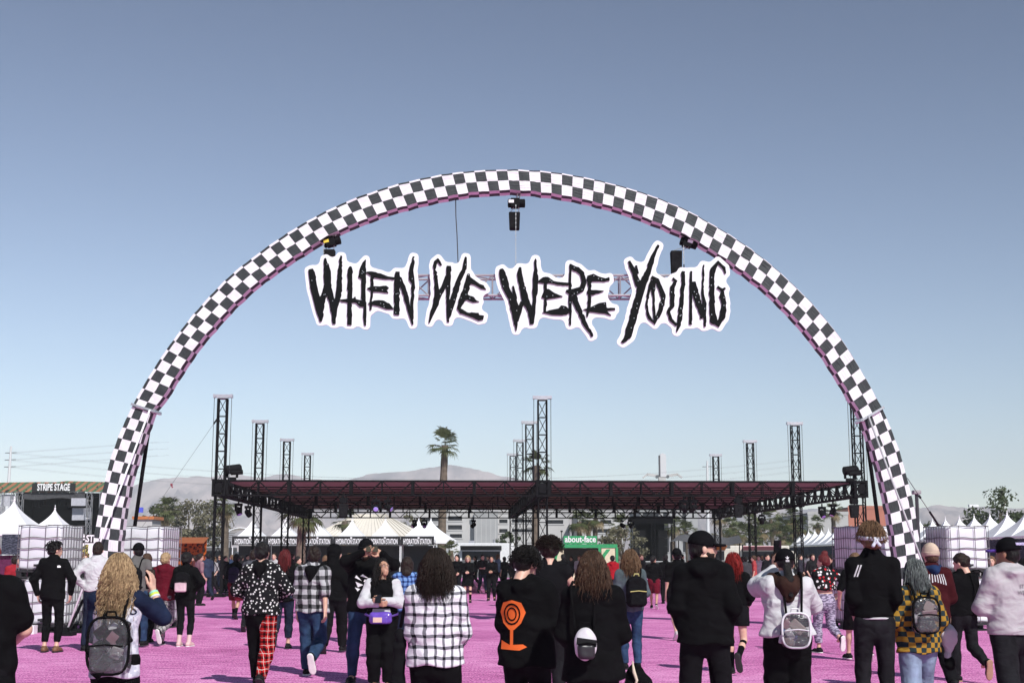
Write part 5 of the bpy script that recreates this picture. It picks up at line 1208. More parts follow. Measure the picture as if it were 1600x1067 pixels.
    for sd in (-1, 1):
        F = smax(F, -f_ell(gh, (sd*.031, .107, .004), (.017, .02, .012)), .016)
        F = smin(F, f_ell(gh, (sd*.079, -.012, -.012), (.011, .021, .033)), .012)
    Vh, Qh = surfnet(F, gh.lo, gh.h); Vh = Vh @ hm.T+Hc; VS.append(Vh); QS.append(Qh+nv); nv += len(Vh)
    for k, (nm, sd) in enumerate((('R', 1), ('L', -1))):
        if hands[k] is None: continue
        W = J['W'+nm]; d = W-J['E'+nm]; d /= np.linalg.norm(d); nn = V3(-sd, .2, .0)
        if hdir[k] is not None: d = np.array(hdir[k][0], float); nn = np.array(hdir[k][1], float)
        Vv, Q = hand_mesh(W+d*.015, d, nn, sd if not hdir[k] or len(hdir[k]) < 3 else hdir[k][2], hands[k], .007 if not far else .011, 1); VS.append(Vv); QS.append(Q+nv); nv += len(Vv)
    addobj('body', fastmesh('body', np.concatenate(VS)*s, np.concatenate(QS)), SKINS[skin], t)
    def emit(name, g, F, mat, parent=t):
        Vv, Q = surfnet(F, g.lo, g.h)
        if len(Q) == 0: return None
        return addobj(name, fastmesh(name, Vv*s, Q), mat, parent)
    def hemit(name, g, F, mat, parent=t):
        Vv, Q = surfnet(F, g.lo, g.h); Vv = Vv @ hm.T+Hc; return addobj(name, fastmesh(name, Vv*s, Q), mat, parent)
    def box_of(prs, m): p = np.array([q for a in prs for q in (a[0], a[1])]); return p.min(0)-m, p.max(0)+m
    # ---- lower garment
    bf = bottom['fit']; bm = bottom['mat']; legs_sep = isinstance(bm, tuple)
    def lower(names, mat, pelvis=True, nm_='trousers'):
        pr = [(pel+V3(0, 0, -.03), waist+V3(0, 0, -.02), .160*w+bf*.6, .142*w+bf*.4, .70)] if pelvis else []
        for nm in names: pr += leg(nm, bf, bottom.get('flare', 0))
        lo, hi = box_of(pr, .24); lo[2] = max(lo[2], -.02); g = Grid(lo, hi, vox); F = blend(g, pr, .03)
        if bottom.get('skirt'): F = smin(F, f_cap(g, waist, V3(0, 0, bottom['cut']), .14*w, .24*w, .72), .03)
        F = F+wrinkle(g, rng.randint(999), 1.0)*np.float32(.0045+bf*.09)
        F = smax(F, np.float32(bottom['cut'])-g.Z if bottom['cut'] > .2 else np.float32(.035)-g.Z, .01); F = smax(F, g.Z-np.float32(1.06), .01)
        if bottom['cut'] <= .2:
            for nm in names:
                A = J['A'+nm]; K = J['K'+nm]; u = (A-K)/np.linalg.norm(A-K); c = A-u*bottom['cut']+u*.07
                F = np.where(((g.X-A[0])**2+(g.Y-A[1])**2+(g.Z-A[2])**2 < .03), np.maximum(F, (g.X-c[0])*u[0]+(g.Y-c[1])*u[1]+(g.Z-c[2])*u[2]), F)
        return emit(nm_, g, F, mat)
    nmb = 'shorts' if bottom['cut'] > .2 and not bottom.get('skirt') else ('skirt' if bottom.get('skirt') else 'trousers')
    if legs_sep: lower('L', bm[1], True, 'trouser_leg'); lower('R', bm[0], False, 'trouser_leg')
    else: lower('LR', bm, True, nmb)
    if socks:
        for nm in 'LR':
            K, A = J['K'+nm], J['A'+nm]; tp_ = A+(K-A)*socks[1]; pr = [(tp_, A, .052 if socks[1] > .5 else .045, .042), (A, A+V3(0, .03, -.03), .042, .04)]; lo, hi = box_of(pr, .08); g = Grid(lo, hi, max(.011, vox*.8)); emit('sock', g, blend(g, pr, .02), socks[0])
    # ---- shoes
    for nm in 'LR':
        A = J['A'+nm]; pit = R(J['P'+nm]); fdir = V3(.12*(1 if nm == 'R' else -1), math.cos(pit), -math.sin(pit)); fdir /= np.linalg.norm(fdir); dn = V3(0, -math.sin(pit), -math.cos(pit))
        pr = [(A-fdir*.045+dn*.04, A+fdir*.12+dn*.052, .045, .043), (A+fdir*.12+dn*.052, A+fdir*.175+dn*.058, .043, .034), (A+dn*.0, A+dn*.05, .042, .046)]
        lo, hi = box_of(pr, .09); g = Grid(lo, hi, min(vox, .012)); pl = (g.X-A[0])*dn[0]+(g.Y-A[1])*dn[1]+(g.Z-A[2])*dn[2]; F = blend(g, pr, .02)
        sh = emit('shoe', g, smax(F, pl-np.float32(.066), .006), shoes[0])
        F2 = smin(f_cap(g, A-fdir*.045+dn*.07, A+fdir*.175+dn*.07, .047, .040), f_cap(g, A+fdir*.06+dn*.07, A+fdir*.14+dn*.07, .046, .049), .03); emit('sole', g, np.maximum(np.maximum(F2, np.float32(.0655)-pl), pl-np.float32(.087)), shoes[1], sh)
    # ---- upper garment
    tf = top['fit']; hem = top['hem']
    pr = torso(tf); low = min(hem-.03, .92)
    pr.append((V3(0, 0, hem+.02), waist, (.162*w+tf+top.get('flare', 0)), .145*w+tf, .70))
    sm = top.get('sleeve_mat'); ap = []
    for k, nm in enumerate('RL'):
        sl = top['sleeve'] if not isinstance(top['sleeve'], tuple) else top['sleeve'][k]; ap.append(arm(nm, tf*.5+.004+top.get('puff', 0), sl, top.get('cuff', 1.)))
    if not sm: pr += [q for a in ap for q in a]
    if top.get('hood'): 
        hp_ = [up(x, y, z) for x, y, z in ((-.085, .03, 1.47), (-.10, -.055, 1.475), (-.05, -.115, 1.44), (.05, -.115, 1.44), (.10, -.055, 1.475), (.085, .03, 1.47))]
        pr += [(hp_[i], hp_[i+1], .040, .040) for i in range(5)]+[(up(0, -.10, 1.44), up(0, -.125, 1.32), .07, .03, .8)]
    elif top.get('collar', True): pr.append((up(0, -.02, 1.45), up(0, -.012, 1.515), .064+tf*.2, .062+tf*.1, .9))
    lo, hi = box_of(pr, .26); lo[2] = max(lo[2], hem-.05); g = Grid(lo, hi, vox); F = blend(g, pr, .035)
    F = F+wrinkle(g, rng.randint(999), 1.)*np.float32(.004+tf*.2); F = smax(F, np.float32(hem)-g.Z+np.float32(.012)*np.sin(g.X*21+np.float32(px)), .012)
    if top.get('crop'): pass
    if not top.get('hood'): F = smax(F, -f_cap(g, up(0, 0, 1.50), up(0, .01, 1.62), .052, .052), .01)
    tp_obj = emit(top.get('name', 'top'), g, F, top['mat'])
    if sm:
        for a in ap:
            lo, hi = box_of(a, .15); g = Grid(lo, hi, vox); F = blend(g, a, .03)+wrinkle(g, rng.randint(999), 1.)*np.float32(.004+tf*.13); emit('sleeve', g, F-np.float32(.004), sm, tp_obj)
    if top.get('band'):
        g = Grid((-.3*w, -.26*w, hem-.05), (.3*w, .26*w, hem+.08), vox); F = f_cap(g, V3(0, 0, hem+.02), waist, .162*w+tf+.006, .145*w+tf, .70); emit('hem_band', g, np.maximum(np.maximum(F, np.float32(hem-.02)-g.Z), g.Z-np.float32(hem+top.get('bandw', .03))), top['band'], tp_obj)
    # ---- hair
    if hair:
        st, hmx = hair[0], hair[1]; opt = hair[2] if len(hair) > 2 else {}
        th = opt.get('th', .02); hr = .009 if not far else .014
        gg = Grid((-.2, -.26, -.16-opt.get('len', .0)), (.2, .17, .26), hr)
        F = f_ell(gg, (0, -.016, .034), (.076+th, .097+th, .092+th))
        if st in ('short', 'curly', 'bun', 'messy'): F = smin(F, f_ell(gg, (0, -.06, -.03), (.066+th*.5, .05+th, .06)), .03)
        if st == 'long':
            L = opt.get('len', .3); F = smin(F, f_cap(gg, (0, -.055, -.02), (0, -.095, -L), .086+th*.6, .06+th, .62), .05)
            for sd in (-1, 1): F = smin(F, f_cap(gg, (sd*.06, -.03, 0), (sd*.075, -.05, -L*.7), .035+th*.5, .03, 1), .04)
        if st == 'curly':
            L = opt.get('len', .25); F = smin(F, f_cap(gg, (0, -.05, -.02), (0, -.07, -L*.85), .085+th*.7, .075+th, .75), .05)
            for sd in (-1, 1): F = smin(F, f_cap(gg, (sd*.05, -.03, .0), (sd*.085, -.02, -L*.8), .045+th*.5, .04, 1), .04)
        if st == 'bun': F = smin(F, f_ell(gg, opt.get('at', (0, -.10, .10)), (opt.get('r', .055),)*2+(opt.get('r', .055)*.9,)), .02)
        if st == 'tail':
            L = opt.get('len', .4); F = smin(F, f_cap(gg, (0, -.1, -.04), (0, -.19, -.16), .042, .045), .02); F = smin(F, f_cap(gg, (0, -.19, -.16), (0.01, -.2, -L), .045, .024), .02)
        lump = wrinkle(gg, rng.randint(999), 2.6)*np.float32(.010 if st in ('messy', 'curly') else .006)+wrinkle(gg, rng.randint(999), 5)*np.float32(.004); F = F+lump
        cut = np.float32(.80)*gg.Y-np.float32(.60)*gg.Z-np.float32(opt.get('line', .018)); F = smax(F, np.where(gg.Z > .16, -1., cut).astype(np.float32), .012)
        F = smax(F, np.where(gg.Y > .02, np.float32(-.02)-gg.Z, np.float32(-1)), .012) if st in ('short', 'bun', 'messy') else F
        ho = hemit('hair', gg, F, hmx)
        nl = opt.get('locks', 0)
        if nl:
            az = rng.uniform(0, 2*math.pi, nl*3); zz_ = rng.uniform(-.25, 1, nl*3); rr = np.sqrt(1-np.clip(zz_, -1, 1)**2); nrm = np.stack([rr*np.cos(az), rr*np.sin(az), zz_], 1)
            rt = nrm*np.array((.076+th, .097+th, .092+th))*.97+np.array((0, -.016, .034)); keep = (.80*rt[:, 1]-.60*rt[:, 2] < opt.get('lline', opt.get('line', .018))); nrm = nrm[keep][:nl]; rt = rt[keep][:nl]
            Vl, Ql = locks(rt, nrm, opt.get('len', .25)+.06, opt.get('vol', .05), opt.get('curl', .014), opt.get('freq', 3), opt.get('lr', .009), rng.randint(999), opt.get('seg', 14), droop=opt.get('droop', 1.15))
            addobj('hair_locks', fastmesh('hair_locks', (Vl @ hm.T+Hc)*s, Ql), hmx, ho)
    # ---- headgear
    if cap:
        ck = cap[0]; gg = Grid((-.15, -.17, -.09), (.15, .27, .2), .008 if not far else .012)
        if ck == 'cap':
            F = f_ell(gg, (0, -.016, .04), (.098, .118, .112)); F = np.maximum(F, np.float32(.015)-gg.Z-np.float32(.18)*gg.Y); co = hemit('cap', gg, F, cap[1])
            by = -1 if len(cap) > 3 and cap[3] == 'back' else 1
            gb = Grid((-.12, -.27, -.03), (.12, .27, .08), .006); D_ = f_ell(gb, (0, by*.125-.005, .03), (.085, .085, 10)); cz = np.float32(.034)-np.float32(1.6)*gb.X**2-np.float32(.10)*(by*gb.Y-np.float32(.09)); F = np.maximum(D_, np.abs(gb.Z-cz)-np.float32(.010)); F = np.maximum(F, -(f_ell(gb, (0, -.016, .04), (.09, .108, .10)))); hemit('brim', gb, F, cap[2], co)
        elif ck == 'beanie':
            F = f_ell(gg, (0, -.016, .045), (.100, .120, .118)); F = np.maximum(F, np.float32(-.005)-gg.Z-np.float32(.1)*gg.Y); co = hemit('beanie', gg, F, cap[1])
            F = f_ell(gg, (0, -.016, .04), (.106, .127, .125)); F = np.maximum(np.maximum(F, np.float32(-.012)-gg.Z-np.float32(.1)*gg.Y), gg.Z-np.float32(.05)); hemit('cuff', gg, F, cap[2], co)
        elif ck == 'hood':
            F = f_ell(gg, (0, -.025, .03), (.115, .138, .13)); gg2 = Grid((-.2, -.22, -.22), (.2, .17, .2), .011 if not far else .015)
            F = smin(f_ell(gg2, (0, -.025, .03), (.112, .135, .128)), f_cap(gg2, (0, -.04, -.05), (0, -.045, -.2), .1, .12, .9), .05); F = smax(F, -f_ell(gg2, (0, .10, -.015), (.075, .09, .10)), .02)+wrinkle(gg2, 5, 1.5)*np.float32(.006); hemit('hood', gg2, F, cap[1])
        elif ck == 'band':
            F = f_ell(gg, (0, -.016, .03), (.122, .143, .135)); pl = gg.Z-np.float32(.02)-np.float32(.12)*gg.Y; co = hemit('headband', gg, np.maximum(F, np.abs(pl)-np.float32(.018)), cap[1])
            gk = Grid((-.06, -.2, -.085), (.06, -.09, .06), .007); F = smin(smin(f_ell(gk, (0, -.155, -.01), (.022, .018, .02)), f_cap(gk, (0, -.155, -.01), (-.03, -.165, -.055), .012, .016), .01), f_cap(gk, (0, -.155, -.01), (.028, -.165, -.05), .012, .016), .01); hemit('knot', gk, F, cap[1], co)
    def hpart(name, mat, fn): 
        m = MB(); fn(m); m.v = [tuple((hm @ np.array(p)+Hc)*s) for p in m.v]; return m.build(name, mat, t, local=True, smooth=True)
    if face:
        for sd in (-1, 1):
            e = hpart('eye', plain('eye_white', (.62, .58, .55), .25), lambda m: m.lathe([(0.001, .011), (.008, .008), (.011, 0), (.008, -.008), (.001, -.011)], (sd*.031, .081, .005), 8))
            hpart('iris', plain('iris_dark', (.02, .012, .008), .2), lambda m: m.tube([(sd*.031, .0915, .005), (sd*.031, .0935, .005)], .0055, 8))
            hpart('eyebrow', hair[1] if hair else H_DK, lambda m: m.tube([(sd*.014, .096, .026), (sd*.032, .094, .031), (sd*.05, .082, .026)], [.004, .005, .002], 5))
        hpart('lips', plain('lip', (.38, .13, .12), .5), lambda m: m.tube([(-.02, .093, -.070), (-.01, .0985, -.068), (0, .099, -.069), (.01, .0985, -.068), (.02, .093, -.070)], [.002, .0055, .006, .0055, .002], 6))
    if beard:
        gg = Grid((-.1, -.03, -.16), (.1, .14, .03), .008); F = smin(f_ell(gg, (0, .026, -.045), (.066, .080, .082)), f_cap(gg, (0, .068, -.10), (0, .05, -.09), .032, .036), .03); F = smax(F, gg.Z+np.float32(.045)-np.float32(.9)*np.maximum(0, np.float32(.045)-gg.Y), .01); F = smax(F, -f_ell(gg, (0, .105, -.07), (.024, .03, .009)), .006); hemit('beard', gg, F, H_DB)
    if glasses:
        fr = lambda m: [m.tube([(sd*.033+.024*math.cos(a), .104, .004+.02*math.sin(a)) for a in np.linspace(0, 6.28, 13)], .0022, 5, False) for sd in (-1, 1)]+[m.tube([(-.009, .106, .008), (.009, .106, .008)], .002, 5)]+[m.tube([(sd*.056, .102, .008), (sd*.082, .02, .006), (sd*.082, -.02, .002)], .0022, 5) for sd in (-1, 1)]
        hpart('glasses', plain('glasses_frame', (.02, .018, .016), .3), fr)
    Mw = Matrix.Translation((Xp, Y, 0)) @ Matrix.Rotation(R(yaw), 4, 'Z')
    Jw = {k: Mw @ Vector(v*s) for k, v in J.items() if not k.startswith('P')}
    info = dict(obj=t, s=s, J=J, Jw=Jw, M=Mw, head=(hm, Hc), up=up, w=w, tf=tf, top=tp_obj); 
    if key: PEOPLE[key] = info
    return info
from mathutils.bvhtree import BVHTree
def cast(info, x, z, d=1):
    if 'bvh' not in info:
        me = info['top'].data; info['bvh'] = BVHTree.FromPolygons([v.co for v in me.vertices], [tuple(p.vertices) for p in me.polygons])
    h = info['bvh'].ray_cast(Vector((x, -1.2*d, z)), Vector((0, d, 0))); return h[0].y if h[0] is not None else None
def on_back(info, x, z, dy=0.):
    """point on the back of a person's top (own coordinates), found on the mesh itself"""
    s = info['s']; hit = cast(info, x*s, z*s); return Vector((x*s, (hit if hit is not None else -.15*s)+dy, z*s))
def decal(info, name, mat, polys, x0, z0, sc, front=False):
    """flat print that follows the cloth: small outline pieces laid 3 mm proud of it"""
    s = info['s']; o = info['top']; mb = MB()
    for poly in polys:
        tri = tessellate_polygon([[Vector((a, b, 0)) for a, b in poly]]); pts = [Vector((x0+a*sc, 0, z0+b*sc)) for a, b in poly]
        bm = bmesh.new(); vs = [bm.verts.new(p) for p in pts]
        for q in tri:
            if len(set(q)) == 3:
                try: bm.faces.new([vs[i] for i in q])
                except ValueError: pass
        bmesh.ops.subdivide_edges(bm, edges=bm.edges[:], cuts=3, use_grid_fill=True)
        idx = {}; V = []
        for i, v in enumerate(bm.verts):
            d = 1 if not front else -1; y = cast(info, v.co.x*s, v.co.z*s, d); y = -.12*d if y is None else y; V.append((v.co.x*s, y-.006*d, v.co.z*s)); idx[v] = i
        mb.add(V, [tuple(idx[v] for v in f.verts) for f in bm.faces]); bm.free()
    return mb.build(name, mat, info['obj'], local=True, smooth=True)
def text_polys(txt, size=1., xs=1., bold=0.):
    me = text_mesh(txt, size, 0, bold, xs); V = [v.co.copy() for v in me.vertices]; return [[(V[i].x, V[i].y) for i in p.vertices] for p in me.polygons]

# ================================================================ carried things
def local_thing(info, name, label, cat, p, group=None):
    return thing(name, label, cat, info['M'] @ Vector(p), info['obj'].rotation_euler.z, group)
def lbuild(mb, name, mat, t, p, **k):
    mb.v = [(v[0]-p[0], v[1]-p[1], v[2]-p[2]) for v in mb.v]; return mb.build(name, mat, t, local=True, **k)
def rbox(g, c, hsz, r):
    qx = np.abs(g.X-np.float32(c[0]))-np.float32(hsz[0]-r); qy = np.abs(g.Y-np.float32(c[1]))-np.float32(hsz[1]-r); qz = np.abs(g.Z-np.float32(c[2]))-np.float32(hsz[2]-r)
    return np.sqrt(np.maximum(qx, 0)**2+np.maximum(qy, 0)**2+np.maximum(qz, 0)**2)+np.minimum(np.maximum(np.maximum(qx, qy), qz), 0)-np.float32(r)
M_CLR = None
def clear_vinyl():
    m, nt, b = newmat('clear_vinyl'); b.inputs['Base Color'].default_value = (.12, .125, .13, 1); b.inputs['Roughness'].default_value = .15; b.inputs['Specular IOR Level'].default_value = .8
    co = coords(nt); bump(nt, b, noise(nt, co, 16, 3), .8, .03); tr = nt.nodes.new('ShaderNodeBsdfTransparent'); mx = nt.nodes.new('ShaderNodeMixShader'); mx.inputs[0].default_value = .3
    nt.links.new(tr.outputs[0], mx.inputs[1]); nt.links.new(b.outputs[0], mx.inputs[2]); nt.links.new(mx.outputs[0], nt.nodes['Material Output'].inputs[0]); return m
def backpack(info, label, mat, wd=.28, ht=.40, dp=.13, zc=1.18, xc=0., pocket=None, trim=BLK, clear=False, strap=BLK, round_=False, seed=1, dark=False):
    global M_CLR
    s = info['s']; w2, h2, d2 = wd/2, ht/2, dp/2; yb = min(on_back(info, xc+q*.05, zc+r_*.1).y for q in (-1, 0, 1) for r_ in (-1, 0, 1)); c = Vector((xc*s, yb-d2-.004, zc*s)); base = c-Vector((0, 0, h2))
    t = local_thing(info, 'backpack', label, 'backpack', base)
    g = Grid((c.x-w2-.04, c.y-d2-.05, c.z-h2-.03), (c.x+w2+.04, c.y+d2+.03, c.z+h2+.03), .009)
    F = rbox(g, c, (w2, d2, h2), min(d2*.9, .07)) if not round_ else f_ell(g, c, (w2, d2*1.25, h2)); top = f_ell(g, (c.x, c.y, c.z+h2-w2*1.05), (w2*1.02, 9, w2*1.05)); F = np.where(g.Z > c.z+h2-w2*1.05, np.maximum(F, top*np.float32(.6)), F)
    F = F+wrinkle(g, seed, 1.6)*np.float32(.006)
    if clear and M_CLR is None: M_CLR = clear_vinyl()
    Vv, Q = surfnet(F, g.lo, g.h); Vv = Vv-np.array(base); bo = addobj('bag', fastmesh('bag', Vv, Q), M_CLR if clear else mat, t)
    if clear:
        rg = np.random.RandomState(seed); cols = [(.02, .02, .02), (.55, .55, .56), (.05, .12, .45), (.3, .24, .22), (.3, .3, .32), (.02, .02, .025), (.7, .68, .66), (.22, .12, .14)]
        for k in range(18):
            p = Vector((c.x+rg.uniform(-.62, .62)*w2, c.y+rg.uniform(-.3, .4)*d2, c.z+rg.uniform(-.8, .65)*h2)); z_ = rg.uniform(.03, .07); ro = Matrix.Rotation(rg.uniform(-1, 1), 3, 'Y')
            m = MB(); m.cbox(p, (rg.uniform(.06, .15), rg.uniform(.03, .06), z_*1.7), ro); lbuild(m, 'packed_item', plain('packed_%d' % (k % 8), cols[k % 8], .5) if not (dark and k % 3) else BLK2, t, base, bevel=.012)
        m = MB(); n = 26; pts = []
        for k in range(n+1):
            a = 2*math.pi*k/n; sx = math.copysign(abs(math.cos(a))**.6, math.cos(a)); sz = math.copysign(abs(math.sin(a))**.6, math.sin(a)); pts.append((c.x+sx*w2*.98, c.y-d2*.75, c.z+sz*h2*.97))
        m.tube(pts, .011, 6, False); lbuild(m, 'trim', trim, t, base, smooth=True)
    pk = pocket or mat
    g = Grid((c.x-w2, c.y-d2-.06, c.z-h2-.02), (c.x+w2, c.y, c.z+.05), .009); F = rbox(g, (c.x, c.y-d2-.008, c.z-h2*.42), (w2*.78, .035, h2*.48), .03)+wrinkle(g, seed+3, 2)*np.float32(.004)
    Vv, Q = surfnet(F, g.lo, g.h); addobj('pocket', fastmesh('pocket', Vv-np.array(base), Q), (M_CLR if clear and pocket is None else pk), t)
    m = MB(); m.tube([(c.x-w2*.8, c.y-d2-.045, c.z-h2*.0), (c.x, c.y-d2-.05, c.z+.012), (c.x+w2*.8, c.y-d2-.045, c.z-h2*.0)], .006, 5); lbuild(m, 'zip', trim, t, base)
    m = MB(); m.tube([(c.x-.04, c.y, c.z+h2-.01), (c.x-.03, c.y-.01, c.z+h2+.03), (c.x+.03, c.y-.01, c.z+h2+.03), (c.x+.04, c.y, c.z+h2-.01)], .008, 6); lbuild(m, 'grab_loop', trim, t, base)
    for sd in (-1, 1):
        m = MB(); tf = info['tf']; pts = [(c.x+sd*.07*s, yb-.02, c.z+h2-.06), (c.x+sd*.10*s, -.07*s-tf, (1.455+tf)*s), (sd*.115*s, .0, (1.475+tf*.8)*s), (sd*.12*s, (.085+tf)*s, 1.42*s), (sd*.125*s, (.125+tf)*s, 1.28*s), (sd*.16*s, (.08+tf)*s, 1.10*s), (c.x+sd*w2*.8, yb-.01, c.z-h2+.05)]
        P = [Vector(p) for p in pts]; Q_ = []
        for i in range(len(P)-1):
            p0, p1, p2, p3 = P[max(i-1, 0)], P[i], P[i+1], P[min(i+2, len(P)-1)]
            for q in (0, .33, .66): Q_.append(.5*((2*p1)+(p2-p0)*q+(2*p0-5*p1+4*p2-p3)*q*q+(3*p1-p0-3*p2+p3)*q**3))
        m.tube(Q_+[P[-1]], .012, 6); lbuild(m, 'strap', strap, t, base, smooth=True)
    return t, c
def phone(info, label, pl, rx=0, rz=0, land=False, case=SHOE_B, lens=True):
    """pl in the holder's own coordinates (1.75 m figure)"""
    p = Vector(pl)*info['s']; t = local_thing(info, 'phone', label, 'phone', p); wv, hv = (.152, .075) if land else (.075, .152); ro = Matrix.Rotation(R(rz), 3, 'Z') @ Matrix.Rotation(R(rx), 3, 'X')
    m = MB(); m.cbox((0, 0, 0), (wv, .011, hv), None); m.v = [tuple(ro @ Vector(v)) for v in m.v]; b = m.build('case', case, t, local=True, bevel=.004)
    m = MB(); m.cbox((0, -.0062, 0), (wv*.93, .002, hv*.95)); m.v = [tuple(ro @ Vector(v)) for v in m.v]; m.build('screen', glassy('phone_screen', (.01, .01, .012), .1), t, local=True)
    m = MB(); m.cbox((-wv*.28, .007, hv*.33) if not land else (wv*.33, .007, hv*.25), (.03, .004, .03)); m.v = [tuple(ro @ Vector(v)) for v in m.v]; m.build('camera_bump', M_DKG, t, local=True)
    return t
def ring_on(info, name, mat, nm, f, r, wd=.018):
    """band round a forearm at fraction f"""
    E, W = info['J']['E'+nm], info['J']['W'+nm]; s = info['s']; a = (E+(W-E)*f)*s; d = (W-E)/np.linalg.norm(W-E)*wd/2
    m = MB(); m.tube([tuple(a-d), tuple(a+d)], r, 12); return m.build(name, mat, info['obj'], local=True, smooth=True)

# ================================================================ the crowd, nearest first
GRY_T = mottled('heather_shirt', (.42, .44, .50), (.62, .64, .68), 20, .6); WHT_C = cloth('white_cotton', (.52, .52, .53), .08, 1.); GREYH = cloth('grey_fleece', (.40, .38, .39), .1, .7)
JEAN = denim('blue_jeans', (.028, .055, .11)); JEAN_L = denim('light_jeans', (.22, .28, .38)); JEAN_D = denim('dark_jeans', (.016, .022, .04)); BKJ = denim('black_jeans', (.014, .014, .016))
MAR = cloth('maroon_fleece', (.11, .008, .018)); MARD = cloth('dark_maroon', (.045, .008, .01))
PLAID_W = plaid('white_plaid', (.66, .66, .68), (.17, .17, .19), (.012, .012, .015), .072, .30, None, .9)
FLAN = plaid('grey_flannel', (.42, .42, .43), (.10, .10, .105), (.012, .012, .013), .12, .45, None, .7)
REDPL = plaid('red_plaid', (.40, .014, .014), (.12, .005, .007), (.012, .003, .004), .085, .34, (.5, .42, .38), .6)
BLUEPL = plaid('blue_plaid', (.16, .28, .52), (.05, .10, .26), (.012, .02, .07), .07, .4, None, .5)
POLKA = spots('skull_spots', (.010, .010, .011), (.60, .60, .58), 24, .30); POLKA2 = spots('polka_dots', (.012, .011, .012), (.62, .6, .6), 17, .36, (.38, .02, .03))
CHKY = checks('mustard_checks', (.33, .19, .03), (.02, .035, .04), .048); LILAC = mottled('lilac_leggings', (.40, .36, .46), (.12, .10, .15), 17, .4, .46, .54, (1, 1, 2.6)); CAMO = mottled('grey_camo', (.10, .10, .10), (.40, .39, .38), 22, .5, .42, .58)
C_BLK = cloth('cap_black', (.005, .005, .006), wr=.2); C_PUR = plain('cap_purple', (.10, .05, .32), .8); C_TAN = cloth('tan_knit', (.46, .36, .28)); PINKB = plain('pink_boot', (.62, .42, .40), .6)
BRNB = plain('brown_boot', (.16, .08, .04), .55)
N = .0105; MID = .0145
FWD = lambda y, z: (0, y, z)

i = person('person with curly blonde hair and clear backpack raising a phone in one hand', 184, 10.2, 1.60, 0, (((.215, .27, 1.47), (.75, .2, -1)), 'hold'), 'stand', dict(mat=GRY_T, sleeve_mat=NAVY, fit=.022, hem=.80, sleeve=(1.55, 2), flare=.02), dict(mat=BLK, fit=.03), ('curly', H_BL, dict(len=.36, th=.016, locks=1500, vol=.055, curl=.012, freq=4.5, lr=.0038, seg=18)), None, 'light', vox=N, hands=(.35, .6), hdir=(((-.12, .12, 1), (-1, .25, .1)), None), key='blonde')
phone(i, 'black phone held up by the person with curly blonde hair', (.17, .34, 1.57), 12, 0)
backpack(i, 'clear plastic backpack with dark trim worn by the blonde person', None, .31, .42, .14, 1.06, .02, clear=True, seed=4, dark=True)
ring_on(i, 'wristband', plain('band_mint', (.3, .62, .5), .5), 'R', .93, .036); ring_on(i, 'wristband', plain('band_lime', (.55, .75, .08), .5), 'R', .85, .038); ring_on(i, 'wristband', plain('band_white', (.7, .7, .7), .5), 'R', .78, .04, .012)
decal(i, 'shirt_letter', NAVY, text_polys('S', .12), .155, 1.33, 1.); decal(i, 'shirt_letter', NAVY, text_polys('S', .12), -.15, 1.33, 1.)

i = person('person with dark shoulder-length curls in a white and black checked shirt', 681, 10.3, 1.635, -6, (((.15, .20, 1.0), (.5, -1, 0)), ((.1, .24, 1.08), (.4, -1, -.2))), 'stand', dict(mat=PLAID_W, fit=.032, hem=.86, flare=.012), dict(mat=BLK, fit=.03), ('curly', H_DB, dict(len=.22, th=.018, locks=1300, vol=.05, curl=.011, freq=3.6, lr=.0038, seg=14)), None, 'light', w=1.16, vox=N, head=(8, 0, 0), key='plaid')
p = Vector((-.27, .02, .98)); t = local_thing(i, 'shoulder_bag', 'limp black shoulder bag hanging at the side of the checked shirt', 'bag', p-Vector((0, 0, .45)))
g = Grid((-.11, -.09, -.02), (.09, .09, .62), .011); F = smin(f_cap(g, (0, 0, .5), (-.02, .01, .06), .045, .06, .7), f_cap(g, (-.02, 0, .1), (.0, .02, .03), .06, .03), .04)+wrinkle(g, 8, 1.5)*np.float32(.012); Vv, Q = surfnet(F, g.lo, g.h); addobj('bag', fastmesh('bag', Vv, Q), BLK2, t)
m = MB(); m.tube([(0, 0, .55), (.04, -.02, .75), (.13, -.03, .88)], .014, 6); m.build('strap', BLK2, t, local=True, smooth=True)

i = person('person with brown wavy hair in a black hoodie with small round backpack', 926, 10.2, 1.62, 4, (((.17, .2, .98), (.5, -1, 0)), ((.15, .22, 1.0), (.5, -1, 0))), 'stand', dict(mat=BLK, fit=.045, hem=.76, hood=True, flare=.02), dict(mat=BLK2, fit=.03), ('curly', H_BR, dict(len=.2, th=.014, locks=1200, vol=.034, curl=.008, freq=2.6, lr=.0038, seg=14)), None, 'light', w=1.15, vox=N, head=(4, -6, 0), key='brown')
t, c = backpack(i, 'tiny white and black round backpack on the black hoodie beside the wavy hair', plain('pack_white', (.6, .58, .6), .5), .165, .24, .10, 1.06, -.09, pocket=plain('pack_black', (.02, .02, .022), .4), round_=True, seed=9)
m = MB(); m.add([(c.x-.075, c.y-.085, c.z+.0), (c.x+.07, c.y-.085, c.z-.02), (c.x+.075, c.y-.08, c.z+.03), (c.x-.07, c.y-.08, c.z+.05)], [(0, 1, 2, 3)]); lbuild(m, 'visor_band', SHOE_B, t, c-Vector((0, 0, .12)))
p = Vector((.33, .12, .62)); t = local_thing(i, 'bundled_bag', 'black bag with pale straps carried low beside the wavy haired person', 'bag', p-Vector((0, 0, .2)))
g = Grid((-.14, -.12, -.02), (.16, .12, .5), .012); F = smin(f_ell(g, (.0, 0, .2), (.075, .06, .19)), f_ell(g, (.07, 0, .21), (.06, .06, .12)), .05)+wrinkle(g, 18, 2)*np.float32(.012); Vv, Q = surfnet(F, g.lo, g.h); addobj('bag', fastmesh('bag', Vv, Q), BLK, t)
